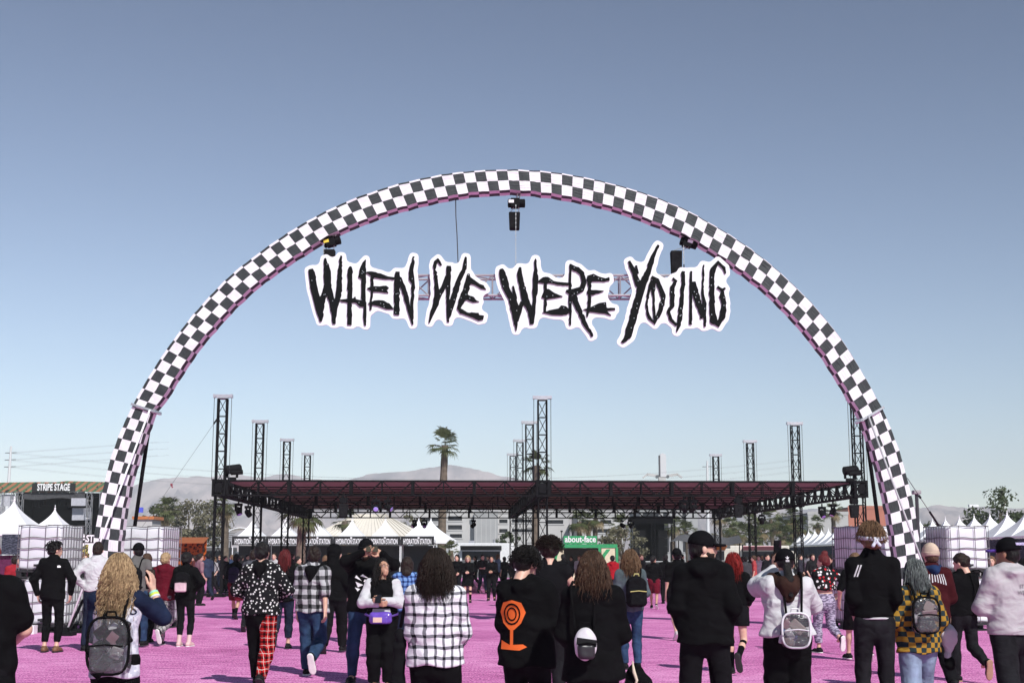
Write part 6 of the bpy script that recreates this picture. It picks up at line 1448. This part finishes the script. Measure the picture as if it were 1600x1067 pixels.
m = MB(); m.tube([(-.03, -.08, .42), (-.02, -.075, .34), (.0, -.08, .28), (-.02, -.085, .22)], [.004, .014, .012, .005], 6); m.build('strap_end', plain('pale_strap', (.55, .48, .36), .8), t, local=True, smooth=True)

i = person('person in a black hoodie with orange shield print on the back, head bowed', 823, 11.0, 1.66, -14, (((.14, .28, 1.06), (.5, -1, 0)), ((.1, .26, 1.06), (.5, -1, 0))), 'stand', dict(mat=BLK, fit=.048, hem=.78, hood=True, flare=.015), dict(mat=BLK2, fit=.028), ('messy', H_DK, dict(th=.018, locks=420, len=.01, vol=.02, curl=.011, freq=1.8, lr=.006, seg=9)), None, 'light', w=1.15, vox=N, head=(-28, -24, 0), key='orange')
ORG = plain('orange_ink', (.75, .13, .02), .8, var=.1)
hexo = [(-.16, .06), (-.12, .17), (0, .20), (.12, .17), (.17, .06), (.12, -.06), (.03, -.14), (-.03, -.14), (-.12, -.06)]
def ring(rx, rz, k, cz): return [[(rx*math.cos(a)*q0, cz+rz*math.sin(a)*q0), (rx*math.cos(b)*q0, cz+rz*math.sin(b)*q0), (rx*math.cos(b)*q1, cz+rz*math.sin(b)*q1), (rx*math.cos(a)*q1, cz+rz*math.sin(a)*q1)] for q0, q1 in ((1, k),) for a, b in [(2*math.pi*j/16, 2*math.pi*(j+1)/16) for j in range(16)]]
o_ = decal(i, 'back_print', ORG, [hexo, [(-.02, -.14), (.02, -.14), (.02, -.34), (-.02, -.34)], [(-.14, -.26), (-.02, -.31), (.14, -.30), (.19, -.33), (.10, -.37), (-.14, -.36)]], -.095, 1.19, .72)
bb = decal(i, 'back_print_ring', BLK, ring(.11, .125, .84, .04)+ring(.065, .08, .78, .04), -.095, 1.19, .72)
for v in bb.data.vertices: v.co.y -= .004

i = person('tall person with striped headband in a black track jacket with white hem', 1364, 12.8, 1.90, -4, (((.15, .16, .98), (.2, -1, 0)), ((.14, .18, 1.0), (.2, -1, 0))), 'stand', dict(mat=BLK, fit=.02, hem=.97, band=WHT_C, bandw=.0, flare=.01), dict(mat=BKJ, fit=.014), ('messy', H_LB, dict(th=.022, locks=900, len=-.015, vol=.008, curl=.003, freq=1, lr=.0035, seg=8)), ('band', plain('bandana', (.5, .52, .58), .8)), 'light', vox=N, head=(6, 0, 0), hands=(.7, .7), w=.84, key='band')
decal(i, 'shoulder_stripe', WHT_C, [[(0, 0), (.012, 0), (.05, .10), (.038, .10)], [(.024, 0), (.036, 0), (.074, .10), (.062, .10)]], -.175, 1.31, 1.)

i = person('person in black cap and black hoodie looking to the right in profile', 1100, 12.1, 1.81, -6, ('pocket', 'pocket'), 'wide', dict(mat=BLK, fit=.042, hem=.82, hood=True, flare=.02), dict(mat=BLK2, fit=.03), ('short', H_DK, dict(th=.012)), ('cap', C_BLK, C_BLK), 'light', w=1.1, vox=N, head=(-74, 0, 0), face=True, beard=True, glasses=True, key='capman')

i = person('person with black cap and clear backpack in a white jacket holding up a phone', 1228, 12.7, 1.66, 0, (((.10, .28, 1.36), (1, .2, -1)), ((.04, .34, 1.56), (1, .25, -.8))), 'stand', dict(mat=WHT_C, fit=.05, hem=.93, flare=.05, sleeve=2, puff=.015), dict(mat=BLK, fit=.06), ('tail', H_DK, dict(len=.42, th=.014)), ('cap', C_BLK, C_BLK), 'tan', w=1.12, vox=N, hands=(.6, .3), hdir=(None, ((.05, .1, 1), (.9, .4, 0))), key='white')
phone(i, 'dark phone held above the black cap by the person in white', (-.0, .36, 1.78), 14, 0)
backpack(i, 'small clear backpack with black studs on the white jacket', None, .26, .32, .11, 1.0, .03, clear=True, trim=plain('silver_trim', (.6, .6, .62), .4), seed=12)
hm, Hc = i['head']; m = MB()
for a in range(3): m.tube([tuple((hm @ np.array((0, -.131, .045))+Hc)*i['s']), tuple((hm @ np.array((.02*math.sin((a-1)*.9), -.132, .045+.028*math.cos((a-1)*.9)))+Hc)*i['s'])], [.006, .003], 5)
for k in range(3): m.cbox(tuple((hm @ np.array((0, -.134, .034-k*.007))+Hc)*i['s']), (.034, .004, .0035))
m.build('cap_logo', M_TXT, i['obj'], local=True)
g = Grid((-.24, -.3, 1.2), (.24, .08, 1.6), .011); F = smin(smin(f_cap(g, (-.14, 0, 1.48), (0, -.15, 1.41), .06, .07), f_cap(g, (.14, 0, 1.48), (0, -.15, 1.41), .06, .07), .03), f_cap(g, (0, -.15, 1.41), (0, -.16, 1.30), .11, .05, .7), .05)+wrinkle(g, 3, 1.5)*np.float32(.008); Vv, Q = surfnet(F, g.lo, g.h); addobj('hood', fastmesh('hood', Vv*i['s'], Q), cloth('brown_hood', (.035, .018, .014)), i['obj'])

i = person('person in purple and black cap and pale grey hoodie striding at the right edge', 1578, 12.6, 1.76, 12, (((.2, .16, 1.0), (.5, -1, 0)), ((.16, .28, 1.14), (.5, -.8, -.3))), 'stride', dict(mat=GREYH, fit=.05, hem=.92, hood=True, band=cloth('grey_rib', (.36, .34, .35)), bandw=.05), dict(mat=BKJ, fit=.035), ('short', H_DK, dict(th=.008)), ('cap', C_BLK, C_PUR), 'brown', w=1.1, vox=N, head=(28, 0, 0), face=True, key='greyman')
decal(i, 'back_lettering', plain('faded_print', (.16, .15, .16), .9), text_polys('STAY', .05)+[[(x, z-.055) for x, z in p] for p in text_polys('WEIRD', .05)], .06, 1.33, 1.)
decal(i, 'back_emblem', BLK, [[(0, .05), (.012, .05), (-.038, 0), (-.05, 0)], [(-.05, 0), (-.038, 0), (.012, -.05), (0, -.05)], [(0, .05), (.05, 0), (.038, 0), (-.006, .044)], [(0, -.05), (.05, 0), (.038, 0), (-.006, -.044)]], .1, 1.15, 1.1)
hm, Hc = i['head']; tm = text_mesh('HAUNTED', .034, .002, .001)
o = addobj('cap_lettering', tm, plain('lilac_thread', (.6, .55, .8), .7), i['obj']); o.matrix_local = Matrix.Translation(Vector((hm @ np.array((.02, -.128, .085))+Hc)*i['s'])) @ Matrix(hm).to_4x4() @ Matrix.Rotation(R(75), 4, 'X')

i = person('person in a mustard and black checked sweater with silver clear backpack', 1431, 13.0, 1.56, 4, (((.22, .1, .92), (.6, -1, 0)), ((.18, .18, .98), (.5, -1, 0))), 'walkR', dict(mat=CHKY, fit=.05, hem=.80, flare=.02), dict(mat=JEAN_L, fit=.045), ('long', H_GR, dict(len=.2, th=.014, locks=650, vol=.02, curl=.004, freq=1.5, lr=.0035, seg=10)), None, 'light', w=1.05, vox=N, head=(10, -10, 0), key='mustard')
backpack(i, 'glittery clear backpack on the mustard checked sweater', None, .26, .34, .12, 1.2, .0, clear=True, seed=21, dark=True)
p = Vector((.30, .02, .82)); t = local_thing(i, 'carried_jacket', 'puffy pale jacket hanging from the arm beside the mustard sweater', 'jacket', p-Vector((0, 0, .15)))
g = Grid((-.13, -.12, -.04), (.13, .12, .36), .011); F = smin(f_ell(g, (0, 0, .2), (.085, .075, .11)), f_cap(g, (.01, 0, .12), (-.01, 0, .0), .05, .03), .03)+wrinkle(g, 31, 1.8)*np.float32(.012); Vv, Q = surfnet(F, g.lo, g.h); addobj('sleeve', fastmesh('sleeve', Vv, Q), WHT_C, t)
g = Grid((-.08, -.08, -.16), (.08, .08, .04), .01); F = f_ell(g, (0, 0, -.06), (.055, .05, .07))+wrinkle(g, 33, 2)*np.float32(.006); Vv, Q = surfnet(F, g.lo, g.h); addobj('cuff', fastmesh('cuff', Vv, Q), BLK, t)

i = person('person in black T-shirt cut by the left edge, bare bent elbow', -26, 9.0, 1.72, 0, (((.12, .28, 1.06), (.8, -.8, 0)), 'down'), 'stand', dict(mat=BLK, fit=.035, hem=.78, sleeve=.72, puff=.014), dict(mat=BLK2, fit=.035), ('short', H_RD, dict(th=.012)), None, 'light', w=1.25, vox=N, key='leftedge')
i = person('person in tan beanie and dark maroon jacket with white shoulder print', 1456, 16.5, 1.74, 6, ('bent', 'bent'), 'walkL', dict(mat=MARD, fit=.04, hem=.84, hood=False), dict(mat=BLK2, fit=.03), ('short', H_BR, dict(th=.01)), ('beanie', C_TAN, C_TAN), 'light', vox=MID, key='beanie')
decal(i, 'shoulder_print', WHT_C, [[(-.16+.035*k, -.01*abs(k-4)), (-.145+.035*k, -.01*abs(k-4)), (-.13+.03*k, .09), (-.14+.03*k, .09)] for k in range(9)], 0, 1.32, 1.)
g = Grid((-.16, -.2, 1.38), (.16, .08, 1.58), .012); F = smin(f_cap(g, (-.1, .02, 1.48), (0, -.10, 1.46), .05, .055), f_cap(g, (.1, .02, 1.48), (0, -.10, 1.46), .05, .055), .03); Vv, Q = surfnet(F, g.lo, g.h); addobj('hood', fastmesh('hood', Vv*i['s'], Q), cloth('navy_hood', (.015, .03, .08)), i['obj'])
i = person('person in all black with hair twisted up in a clip, walking', 1503, 18.0, 1.64, 14, ('bent', 'down'), 'kickR', dict(mat=BLK, fit=.032, hem=.90), dict(mat=BKJ, fit=.022), ('bun', H_DB, dict(th=.016, at=(.0, -.11, .02), r=.05)), None, 'light', shoes=(SHOE_B, SOLE_T), vox=MID, head=(30, -20, 0), key='clip')
t_, c_ = backpack(i, 'small dark floral bag at the side of the person with hair clip', mottled('floral', (.35, .3, .32), (.02, .02, .02), 30, .3), .18, .2, .1, 1.0, .17, seed=17)
i = person('person with polka dot crop top and lilac patterned leggings, walking away', 1287, 23.3, 1.64, 18, (((.34, .05, 1.06), (1, -.8, .1)), 'swingf'), 'kickR', dict(mat=POLKA2, fit=.03, hem=1.12, sleeve=.9, flare=.02), dict(mat=LILAC, fit=.022, cut=.16), ('bun', H_DR, dict(th=.022, at=(.03, -.02, .15), r=.06)), None, 'light', shoes=(SHOE_B, SOLE_W), w=1.15, vox=MID, head=(30, 0, 0), key='polkatop')
i = person('person with reddish hair in black T-shirt half hidden behind the headband person', 1337, 21.5, 1.66, 5, ('bent', 'wide'), 'walkL', dict(mat=BLK, fit=.03, hem=.88, sleeve=.9), dict(mat=BLK2, fit=.04, cut=.5), ('long', H_LB, dict(len=.12, th=.02)), None, 'light', shoes=(SHOE_B, SOLE_W), vox=MID, key='behindband')
i = person('person with bright red hair, bare thighs and tall black boots', 1147, 19.2, 1.64, -20, ('bent', 'bent'), 'kickR', dict(mat=BLK, fit=.028, hem=.80), dict(mat=BLK2, fit=.04, cut=.70), ('long', H_RD, dict(len=.26, th=.02, locks=380, vol=.02, curl=.006, freq=1.5, lr=.004, seg=10)), None, 'light', vox=MID, head=(-20, 0, 0), socks=(BLK, .95), key='redhair')
i = person('person with messy piled-up hair in black sleeveless shirt, bare arm with watch', 858, 15.5, 1.80, -8, (((.13, .26, 1.08), (1, -.6, 0)), 'hold'), 'stand', dict(mat=BLK2, fit=.03, hem=.86, sleeve=.12), dict(mat=BKJ, fit=.03), ('messy', H_DB, dict(th=.035, locks=420, len=-.03, vol=.035, curl=.014, freq=1.5, lr=.006, seg=8)), None, 'light', vox=MID, head=(10, -10, 0), key='tank')
ring_on(i, 'watch', SHOE_B, 'R', .93, .036, .03)
i = person('person in grey denim jacket with long wavy brown hair', 985, 20.0, 1.68, 8, ('bent', 'bent'), 'stand', dict(mat=denim('grey_denim', (.085, .11, .12)), fit=.038, hem=.86), dict(mat=JEAN, fit=.02), ('long', H_LB, dict(len=.26, th=.026, locks=480, vol=.04, curl=.01, freq=3, lr=.004, seg=12)), None, 'light', vox=MID, head=(5, 0, 0), key='denim')
t_, c_ = backpack(i, 'black backpack with pale yellow piping on the grey denim jacket', BLK2, .30, .44, .16, 1.16, .04, trim=plain('yellow_piping', (.6, .55, .2), .6), seed=23)
i = person('person in black cap, T-shirt and shorts half hidden behind the profile person', 1058, 27.0, 1.76, 5, ('down', 'down'), 'walkR', dict(mat=BLK, fit=.035, hem=.84, sleeve=.9), dict(mat=BLK2, fit=.05, cut=.5), ('short', H_DK, dict(th=.01)), ('cap', C_BLK, C_BLK, 'back'), 'light', shoes=(plain('white_shoe', (.6, .58, .56), .6), SOLE_W), vox=MID, key='capblack')
# left centre group
i = person('person in black jacket and slim trousers watching the arch, dark quiffed hair', 84, 23.5, 1.86, 0, (((.27, .06, .92), (1, -.5, 0)), ((.27, .06, .92), (1, -.5, 0))), 'stand', dict(mat=BLK, fit=.034, hem=.84), dict(mat=BLK, fit=.012, cut=.15), ('messy', H_DK, dict(th=.018, locks=160, len=-.035, vol=.03, curl=.002, freq=1, lr=.007, seg=7)), None, 'light', shoes=(BRNB, SOLE_K), vox=MID, head=(-45, 6, 0), glasses=True, key='jacketman')
decal(i, 'jacket_logo', M_TXT, [[(0, 0), (.05, 0), (.05, .02), (.03, .035), (.0, .03)]], .09, 1.345, 1.)
i = person('person in white sweatshirt with hands on hips beside the left arch leg', 151, 23.9, 1.86, 4, ('hips', 'hips'), 'wide', dict(mat=WHT_C, fit=.036, hem=.96), dict(mat=JEAN_D, fit=.02), ('short', H_DB, dict(th=.012)), None, 'light', vox=MID, head=(8, 4, 0), key='whitesweat')
i = person('person in black cap carrying a dark backpack behind the blonde person', 214, 24.6, 1.84, 0, ('bent', 'bent'), 'walkR', dict(mat=cloth('grey_tee', (.12, .115, .11)), fit=.03, hem=.86, sleeve=.9), dict(mat=JEAN, fit=.025), ('short', H_DK, dict(th=.01)), ('cap', C_BLK, C_BLK), 'light', vox=MID, head=(35, 5, 0), key='capleft')
backpack(i, 'dark bulky backpack on the person in cap behind the blonde', BLK2, .3, .42, .16, 1.16, seed=41)
i = person('person with dark brown hair in black, squeezed beside the raised phone', 229, 26.2, 1.66, 0, ('hold', 'hold'), 'stand', dict(mat=BLK, fit=.03), None, ('short', H_BR, dict(th=.024)), None, 'light', vox=MID)
i = person('short-haired blond person in maroon hoodie and grey patterned trousers', 258, 25.3, 1.68, -12, ('swingf', 'bent'), 'kickR', dict(mat=MAR, fit=.04, hem=.84, hood=True), dict(mat=CAMO, fit=.035), ('short', H_BL, dict(th=.016)), None, 'light', shoes=(SHOE_B, SOLE_W), vox=MID, head=(-8, 0, 0), key='maroon')
i = person('person in black leggings and pale pink ankle boots with black backpack', 291, 25.0, 1.68, -6, ('hips', 'bent'), 'stand', dict(mat=BLK, fit=.035, hem=.88), dict(mat=BLK2, fit=.008, cut=.2), ('messy', H_DK, dict(th=.026)), None, 'light', shoes=(PINKB, SOLE_W), vox=MID, socks=(PINKB, .3), key='pinkboots')
backpack(i, 'black backpack with pink and white panel on the person in leggings', BLK2, .28, .38, .14, 1.2, pocket=plain('pink_white', (.62, .45, .48), .5), seed=43)
i = person('person in black T-shirt and maroon shorts with dark backpack', 369, 36.0, 1.68, -4, ('down', 'bent'), 'walkL', dict(mat=BLK, fit=.04, hem=.84, sleeve=.95), dict(mat=MAR, fit=.06, cut=.5), ('short', H_DK, dict(th=.016)), None, 'tan', vox=MID, socks=(BLK, .4), key='shorts')
backpack(i, 'dark violet backpack on the person in maroon shorts', cloth('violet_black', (.02, .016, .035)), .28, .42, .15, 1.2, seed=44)
i = person('person in slate grey hoodie behind the skull-dotted jacket', 396, 30.0, 1.76, -8, ('down', 'down'), 'walkR', dict(mat=cloth('slate_fleece', (.07, .072, .085)), fit=.04, hood=True), dict(mat=BKJ, fit=.03), ('short', H_DB, dict(th=.016)), None, 'light', vox=MID)
i = person('person in skull-dotted black jacket with one red plaid and one black leg', 409, 17.2, 1.78, -4, (((.17, .22, 1.06), (1, -.6, 0)), ((.17, .22, 1.06), (1, -.6, 0))), 'walkL', dict(mat=POLKA, fit=.045, hem=.88, hood=False, flare=.02), dict(mat=(REDPL, BLK), fit=.03), ('messy', H_DK, dict(th=.02)), None, 'light', vox=N, head=(-10, -8, 0), w=1.08, key='skull')
g = Grid((-.17, -.24, 1.3), (.17, .06, 1.58), .011); F = smin(smin(f_cap(g, (-.1, .02, 1.48), (0, -.11, 1.45), .05, .055), f_cap(g, (.1, .02, 1.48), (0, -.11, 1.45), .05, .055), .03), f_cap(g, (0, -.12, 1.43), (0, -.15, 1.36), .07, .03), .04)+wrinkle(g, 6, 1.5)*np.float32(.006); Vv, Q = surfnet(F, g.lo, g.h); addobj('hood', fastmesh('hood', Vv*i['s'], Q), BLK, i['obj'])
i = person('person with long dark red hair, black top and cropped jeans', 444, 24.3, 1.72, 4, ('bent', 'bent'), 'kickL', dict(mat=BLK, fit=.03), dict(mat=JEAN_D, fit=.02, cut=.18), ('long', H_DR, dict(len=.4, th=.016, locks=110, vol=.015, curl=.006, freq=1.5, lr=.0065, seg=10)), None, 'light', vox=MID, key='darkred')
i = person('person in grey flannel shirt with black hood, jeans and checkered sneakers, walking', 489, 18.9, 1.74, -6, ('swingb', 'down'), 'kickR', dict(mat=FLAN, fit=.045, hem=.86, sleeve=1.1, hood=False, flare=.03), dict(mat=JEAN, fit=.032), ('messy', H_DB, dict(th=.02)), None, 'light', shoes=(SHOE_B, SOLE_W), vox=N, head=(18, 0, 0), w=1.08, key='flannel')
g = Grid((-.19, -.26, 1.24), (.19, .08, 1.58), .011); F = smin(smin(f_cap(g, (-.13, .02, 1.475), (0, -.12, 1.42), .05, .06), f_cap(g, (.13, .02, 1.475), (0, -.12, 1.42), .05, .06), .03), f_cap(g, (0, -.13, 1.42), (0, -.15, 1.31), .08, .03), .04)+wrinkle(g, 7, 1.5)*np.float32(.006); Vv, Q = surfnet(F, g.lo, g.h); addobj('hood', fastmesh('hood', Vv*i['s'], Q), BLK, i['obj'])
i = person('person with black hood up and loose black trousers beside the flannel person', 523, 23.3, 1.80, -8, ('pocket', 'pocket'), 'walkR', dict(mat=BLK, fit=.045, hem=.84), dict(mat=BLK2, fit=.035), None, ('hood', BLK), 'light', vox=MID, head=(-40, 0, 0), face=True)
i = person('person with orange-blond hair carrying a violet and white backpack', 546, 26.5, 1.66, 2, ('bent', 'bent'), 'walkR', dict(mat=BLK, fit=.03), dict(mat=JEAN_D, fit=.02), ('long', hairmat('hair_ginger', (.16, .07, .02), (.42, .22, .08)), dict(len=.2, th=.02)), None, 'light', vox=MID, shoes=(SHOE_B, SOLE_W))
backpack(i, 'violet and white backpack on the person with orange-blond hair', cloth('violet_nylon', (.06, .03, .09)), .32, .42, .16, 1.14, pocket=plain('pack_grey', (.4, .38, .4), .5), seed=47)
i = person('person in black cap and open black jacket taking a selfie with raised phone', 571, 17.9, 1.82, 180, (((-.0, .34, 1.60), (1, -.1, -.4)), ((.24, .36, 1.58), (1, -.1, -.4))), 'wide', dict(mat=BLK, fit=.042, hem=.86, hood=True), dict(mat=JEAN, fit=.022), ('short', H_DK, dict(th=.01)), ('cap', C_BLK, C_BLK), 'tan', vox=N, face=True, beard=True, w=1.1, hands=(.8, .8), hdir=(((-.9, .2, .4), (0, 1, 0), 1), ((.9, .2, .4), (0, 1, 0), -1)), key='selfie')
phone(i, 'black phone held sideways for a selfie by the person in cap', (-.12, .42, 1.64), 0, 180, land=True)
decal(i, 'shirt_print', M_TXT, [[(-.10, .0), (-.02, .02), (-.04, .05)], [(-.09, .06), (-.01, .11), (.02, .09), (-.05, .07)], [(-.02, -.02), (.08, .02), (.05, -.05)], [(.0, .03), (.09, .07), (.07, .10)], [(-.1, -.05), (-.03, -.03), (-.06, -.08)], [(.02, -.07), (.09, -.05), (.05, -.1)]], .03, 1.22, 1., front=True)
i = person('person in glasses and black and white jacket looking up, violet belt bag', 598, 17.2, 1.57, 180, (((.05, .24, 1.15), (1, -.3, -.4)), ((.03, .22, 1.19), (1, -.3, -.4))), 'stand', dict(mat=BLK, fit=.042, hem=.92, sleeve_mat=WHT_C), dict(mat=BLK, fit=.045), ('curly', H_DK, dict(len=.26, th=.014, locks=260, vol=.03, curl=.012, freq=3, lr=.006, seg=14, lline=-.045, line=-.01)), None, 'tan', vox=N, w=1.08, head=(38, 22, -8), face=True, glasses=True, hands=(.9, .9), hdir=(((-.8, .5, 0), (-.3, -1, .2), 1), ((.8, .5, 0), (.3, -1, .2), -1)), key='glasses')
decal(i, 'chest_panel', WHT_C, [[(-.13, -.05), (.13, -.05), (.12, .02), (-.12, .02)]], 0, 1.06, 1., front=True)
phone(i, 'small dark phone held at the chest of the person in glasses', (.03, .30, 1.22), -50, 180)
p = Vector((0, .215, .86)); t = local_thing(i, 'belt_bag', 'shiny violet belt bag round the waist of the person in glasses', 'belt bag', p-Vector((0, 0, .08)))
g = Grid((-.19, -.08, -.03), (.19, .09, .2), .009); F = smin(rbox(g, (0, 0, .08), (.14, .05, .075), .045), rbox(g, (0, .05, .06), (.10, .025, .05), .02), .02)+wrinkle(g, 51, 2)*np.float32(.005); Vv, Q = surfnet(F, g.lo, g.h); addobj('bag', fastmesh('bag', Vv, Q), plain('violet_vinyl', (.12, .06, .38), .25, spec=.6), t)
m = MB(); m.cbox((.03, .078, .06), (.11, .01, .06)); m.build('front_label', plain('label_peach', (.62, .45, .35), .4), t, local=True); m = MB(); m.tube([(-.13, 0, .1), (-.2, -.1, .12), (-.19, -.25, .13), (0, -.38, .13), (.19, -.25, .13), (.2, -.1, .12), (.13, 0, .1)], .014, 6); m.build('belt', plain('violet_belt', (.07, .03, .2), .6), t, local=True, smooth=True)
i = person('person in blue plaid shirt half hidden behind the checked shirt', 636, 21.5, 1.60, 0, ('bent', 'bent'), 'stand', dict(mat=BLUEPL, fit=.04), dict(mat=JEAN_D, fit=.025), ('long', H_DB, dict(len=.15, th=.02)), None, 'light', vox=MID)

# ---- farther people on the turf
FARV = .021
def farp(label, px, Y, h=1.7, yaw=0, **k): return person(label, px, Y, h, yaw, vox=FARV, **k)
farp('blonde person in short black dress and tall boots facing the camera', 731, 49, 1.66, 178, arms=('hold', 'hold'), top=dict(mat=BLK, hem=.62, flare=.05), bottom=dict(mat=BLK, cut=.62, skirt=True), hair=('long', H_BL, dict(len=.2)), socks=(BLK, .95), face=True, glasses=True)
farp('person all in black just left of the short black dress', 714, 53, 1.70, 160, arms=('down', 'bent'), hair=('long', H_DK, dict(len=.2)), face=True)
farp('person in black with hands at chest walking toward the camera', 768, 51, 1.66, 175, arms=('hold', 'hold'), legs='walkR', hair=('messy', H_DK), skin='tan', face=True)
i = farp('person in black hoodie with white print facing the camera', 808, 45, 1.76, 178, arms=('pocket', 'pocket'), top=dict(mat=BLK, hood=True), hair=('short', H_DK), face=True, beard=True)
decal(i, 'shirt_print', M_TXT, [[(-.07, -.05), (.07, -.05), (.08, .05), (0, .08), (-.08, .05)]], 0, 1.22, 1., front=True)
farp('person in black T-shirt and trousers left of the green booth opening', 880, 54, 1.72, 0, top=dict(mat=BLK, sleeve=.95), bottom=dict(mat=BLK2, fit=.05), hair=('short', H_DK))
farp('fair-haired person in pale top in front of the green booth', 905, 66, 1.68, 170, top=dict(mat=WHT_C, sleeve=1), hair=('bun', H_LB), face=True)
farp('person in black jacket and red shorts walking away near the booth', 1021, 43, 1.64, -8, arms=('bent', 'bent'), legs='walkL', top=dict(mat=BLK, hem=.86), bottom=dict(mat=MAR, cut=.52, fit=.05), hair=('short', H_DK, dict(th=.02)), skin='tan', shoes=(SHOE_B, SOLE_W), glasses=True, head=(-40, 0, 0))
farp('person in red hooded top between wavy hair and denim jacket', 957, 50, 1.66, 0, top=dict(mat=cloth('red_fleece', (.32, .012, .02)), hood=True), hair=('short', H_DK))
farp('person with dark curly hair in black beside the denim jacket', 993, 34, 1.80, 10, top=dict(mat=BLK2), hair=('messy', H_DK, dict(th=.035)))
farp('person in black standing between red shorts person and profile person', 1040, 48, 1.70, 0, top=dict(mat=BLK), hair=('messy', H_DK))
for k, (px, Y, col, lab) in enumerate(((1165, 52, (.05, .05, .055), 'dark figure just right of the bright red hair'), (1178, 58, (.35, .06, .06), 'figure in red top in the far crowd left of the raised phone'), (1186, 62, (.5, .5, .5), 'figure in pale top in the far crowd left of the raised phone'), (1198, 50, (.01, .01, .012), 'figure in black in the far crowd nearest the raised phone'), (1208, 66, (.05, .07, .12), 'figure in blue in the far crowd behind the raised hand'), (1172, 70, (.02, .02, .02), 'smallest dark figure in the far crowd by the cream truck'), (1299, 38, (.012, .012, .012), 'figure in black facing the camera left of the right totes'), (1320, 60, (.02, .02, .02), 'dark figure in front of the vendor tents by the right totes'), (1250, 64, (.03, .03, .04), 'dark figure under the right rear tower'), (1262, 75, (.2, .2, .22), 'grey figure by the far vendor tents'))):
    farp(lab+'', px, Y, 1.64+.03*(k % 5), (k*77) % 360, arms=(('down', 'hold', 'bent', 'pocket')[k % 4], ('bent', 'down', 'pocket')[k % 3]), legs=('stand', 'walkR', 'walkL')[k % 3], top=dict(mat=cloth('far_top_%d' % k, col), sleeve=(2, .95)[k % 2]), bottom=dict(mat=(BLK2, JEAN_D, BKJ)[k % 3]), hair=(('short', 'messy', 'long')[k % 3], (H_DK, H_BR, H_DB)[k % 3]), face=True)
for k, (px, Y, col, lab) in enumerate(((22, 36, (.30, .02, .03), 'figure in red top at the left under the white tent'), (34, 33, (.015, .015, .016), 'figure in black beside the far left water totes'), (131, 34, (.012, .012, .013), 'figure in black bending behind the white sweatshirt'), (312, 46, (.25, .14, .16), 'figure in dusty pink left of the left front tower'), (324, 52, (.03, .04, .07), 'figure in navy left of the left front tower'), (334, 58, (.30, .30, .31), 'figure in pale grey beside the left front tower base'), (352, 62, (.015, .015, .017), 'figure in black just right of the left front tower'), (377, 58, (.02, .02, .022), 'figure facing the camera above the maroon shorts person'), (362, 75, (.03, .05, .10), 'figure in blue by the hydration tents'), (428, 48, (.4, .4, .4), 'figure in pale top glimpsed right of the skull-dotted jacket'), (465, 44, (.02, .025, .02), 'figure in dark green left of the flannel person'), (508, 46, (.35, .34, .34), 'figure in pale top between flannel person and black hood'), (700, 72, (.1, .1, .11), 'figure in grey right of the dark curls'), (754, 62, (.012, .012, .012), 'dark figure beside the person with hands at chest'), (778, 70, (.18, .26, .4), 'figure in light blue behind the person with hands at chest'), (788, 68, (.012, .012, .012), 'dark figure left of the printed black hoodie'), (893, 72, (.05, .05, .05), 'dark figure inside the green booth front'), (918, 80, (.012, .012, .012), 'dark figure at the booth counter behind the wavy hair'), (1082, 60, (.25, .02, .03), 'figure in red behind the black cap'), (1535, 34, (.5, .48, .46), 'figure in pale top right of the right totes'), (1550, 32, (.02, .02, .022), 'dark figure left of the purple cap'), (1415, 42, (.02, .02, .02), 'dark figure behind the right arch leg'))):
    farp(lab, px, Y, 1.62+.035*(k % 5), (k*97+20) % 360, arms=(('bent', 'hold', 'down', 'pocket')[k % 4], ('down', 'bent', 'pocket')[k % 3]), legs=('stand', 'walkL', 'walkR')[k % 3], top=dict(mat=cloth('crowd_top_%d' % k, col), sleeve=(2, .95)[k % 2]), bottom=dict(mat=(BLK2, JEAN_D, BKJ)[k % 3]), hair=(('messy', 'short', 'long')[k % 3], (H_DB, H_DK, H_LB)[k % 3]), face=True)

for k, (px, Y, col, lab) in enumerate(((268, 48, (.012, .012, .014), 'dark figure between maroon hoodie and pink ankle boots'), (303, 62, (.10, .03, .03), 'figure in dull red beside the orange stall'), (343, 70, (.02, .02, .03), 'tiny dark figure just behind the left front tower'), (386, 66, (.06, .06, .065), 'tiny grey figure above the slate hoodie shoulder'), (456, 60, (.012, .012, .012), 'tiny dark figure right of the dark red hair'), (538, 58, (.03, .03, .03), 'tiny dark figure right of the black hood'), (743, 74, (.02, .02, .02), 'tiny dark figure right of the short black dress'), (762, 82, (.2, .2, .22), 'tiny grey figure by the white food truck'), (1002, 60, (.015, .015, .016), 'tiny dark figure left of the red shorts person'), (1066, 74, (.02, .02, .02), 'tiny dark figure by the grey tarp shelter'), (1160, 66, (.3, .05, .06), 'tiny red figure left of the cream food truck'), (1191, 74, (.012, .012, .012), 'tiny dark figure before the cream food truck'), (1214, 58, (.03, .03, .035), 'dark figure just left of the black logo cap'), (1270, 52, (.015, .015, .016), 'dark figure left of the polka dot top'), (1312, 47, (.05, .05, .06), 'dark grey figure right of the polka dot top'), (958, 78, (.45, .44, .42), 'tiny pale figure at the right side of the green booth'))):
    farp(lab, px, Y, 1.64+.03*(k % 5), (k*67+40) % 360, arms=(('bent', 'pocket', 'down', 'hold')[k % 4], ('down', 'bent', 'hold')[k % 3]), legs=('walkR', 'stand', 'walkL')[k % 3], top=dict(mat=cloth('back_top_%d' % k, col), sleeve=(2, .95)[k % 2]), bottom=dict(mat=(BLK2, BKJ, JEAN_D)[k % 3]), hair=(('short', 'long', 'messy')[k % 3], (H_DK, H_DB, H_BR)[k % 3]), face=True)
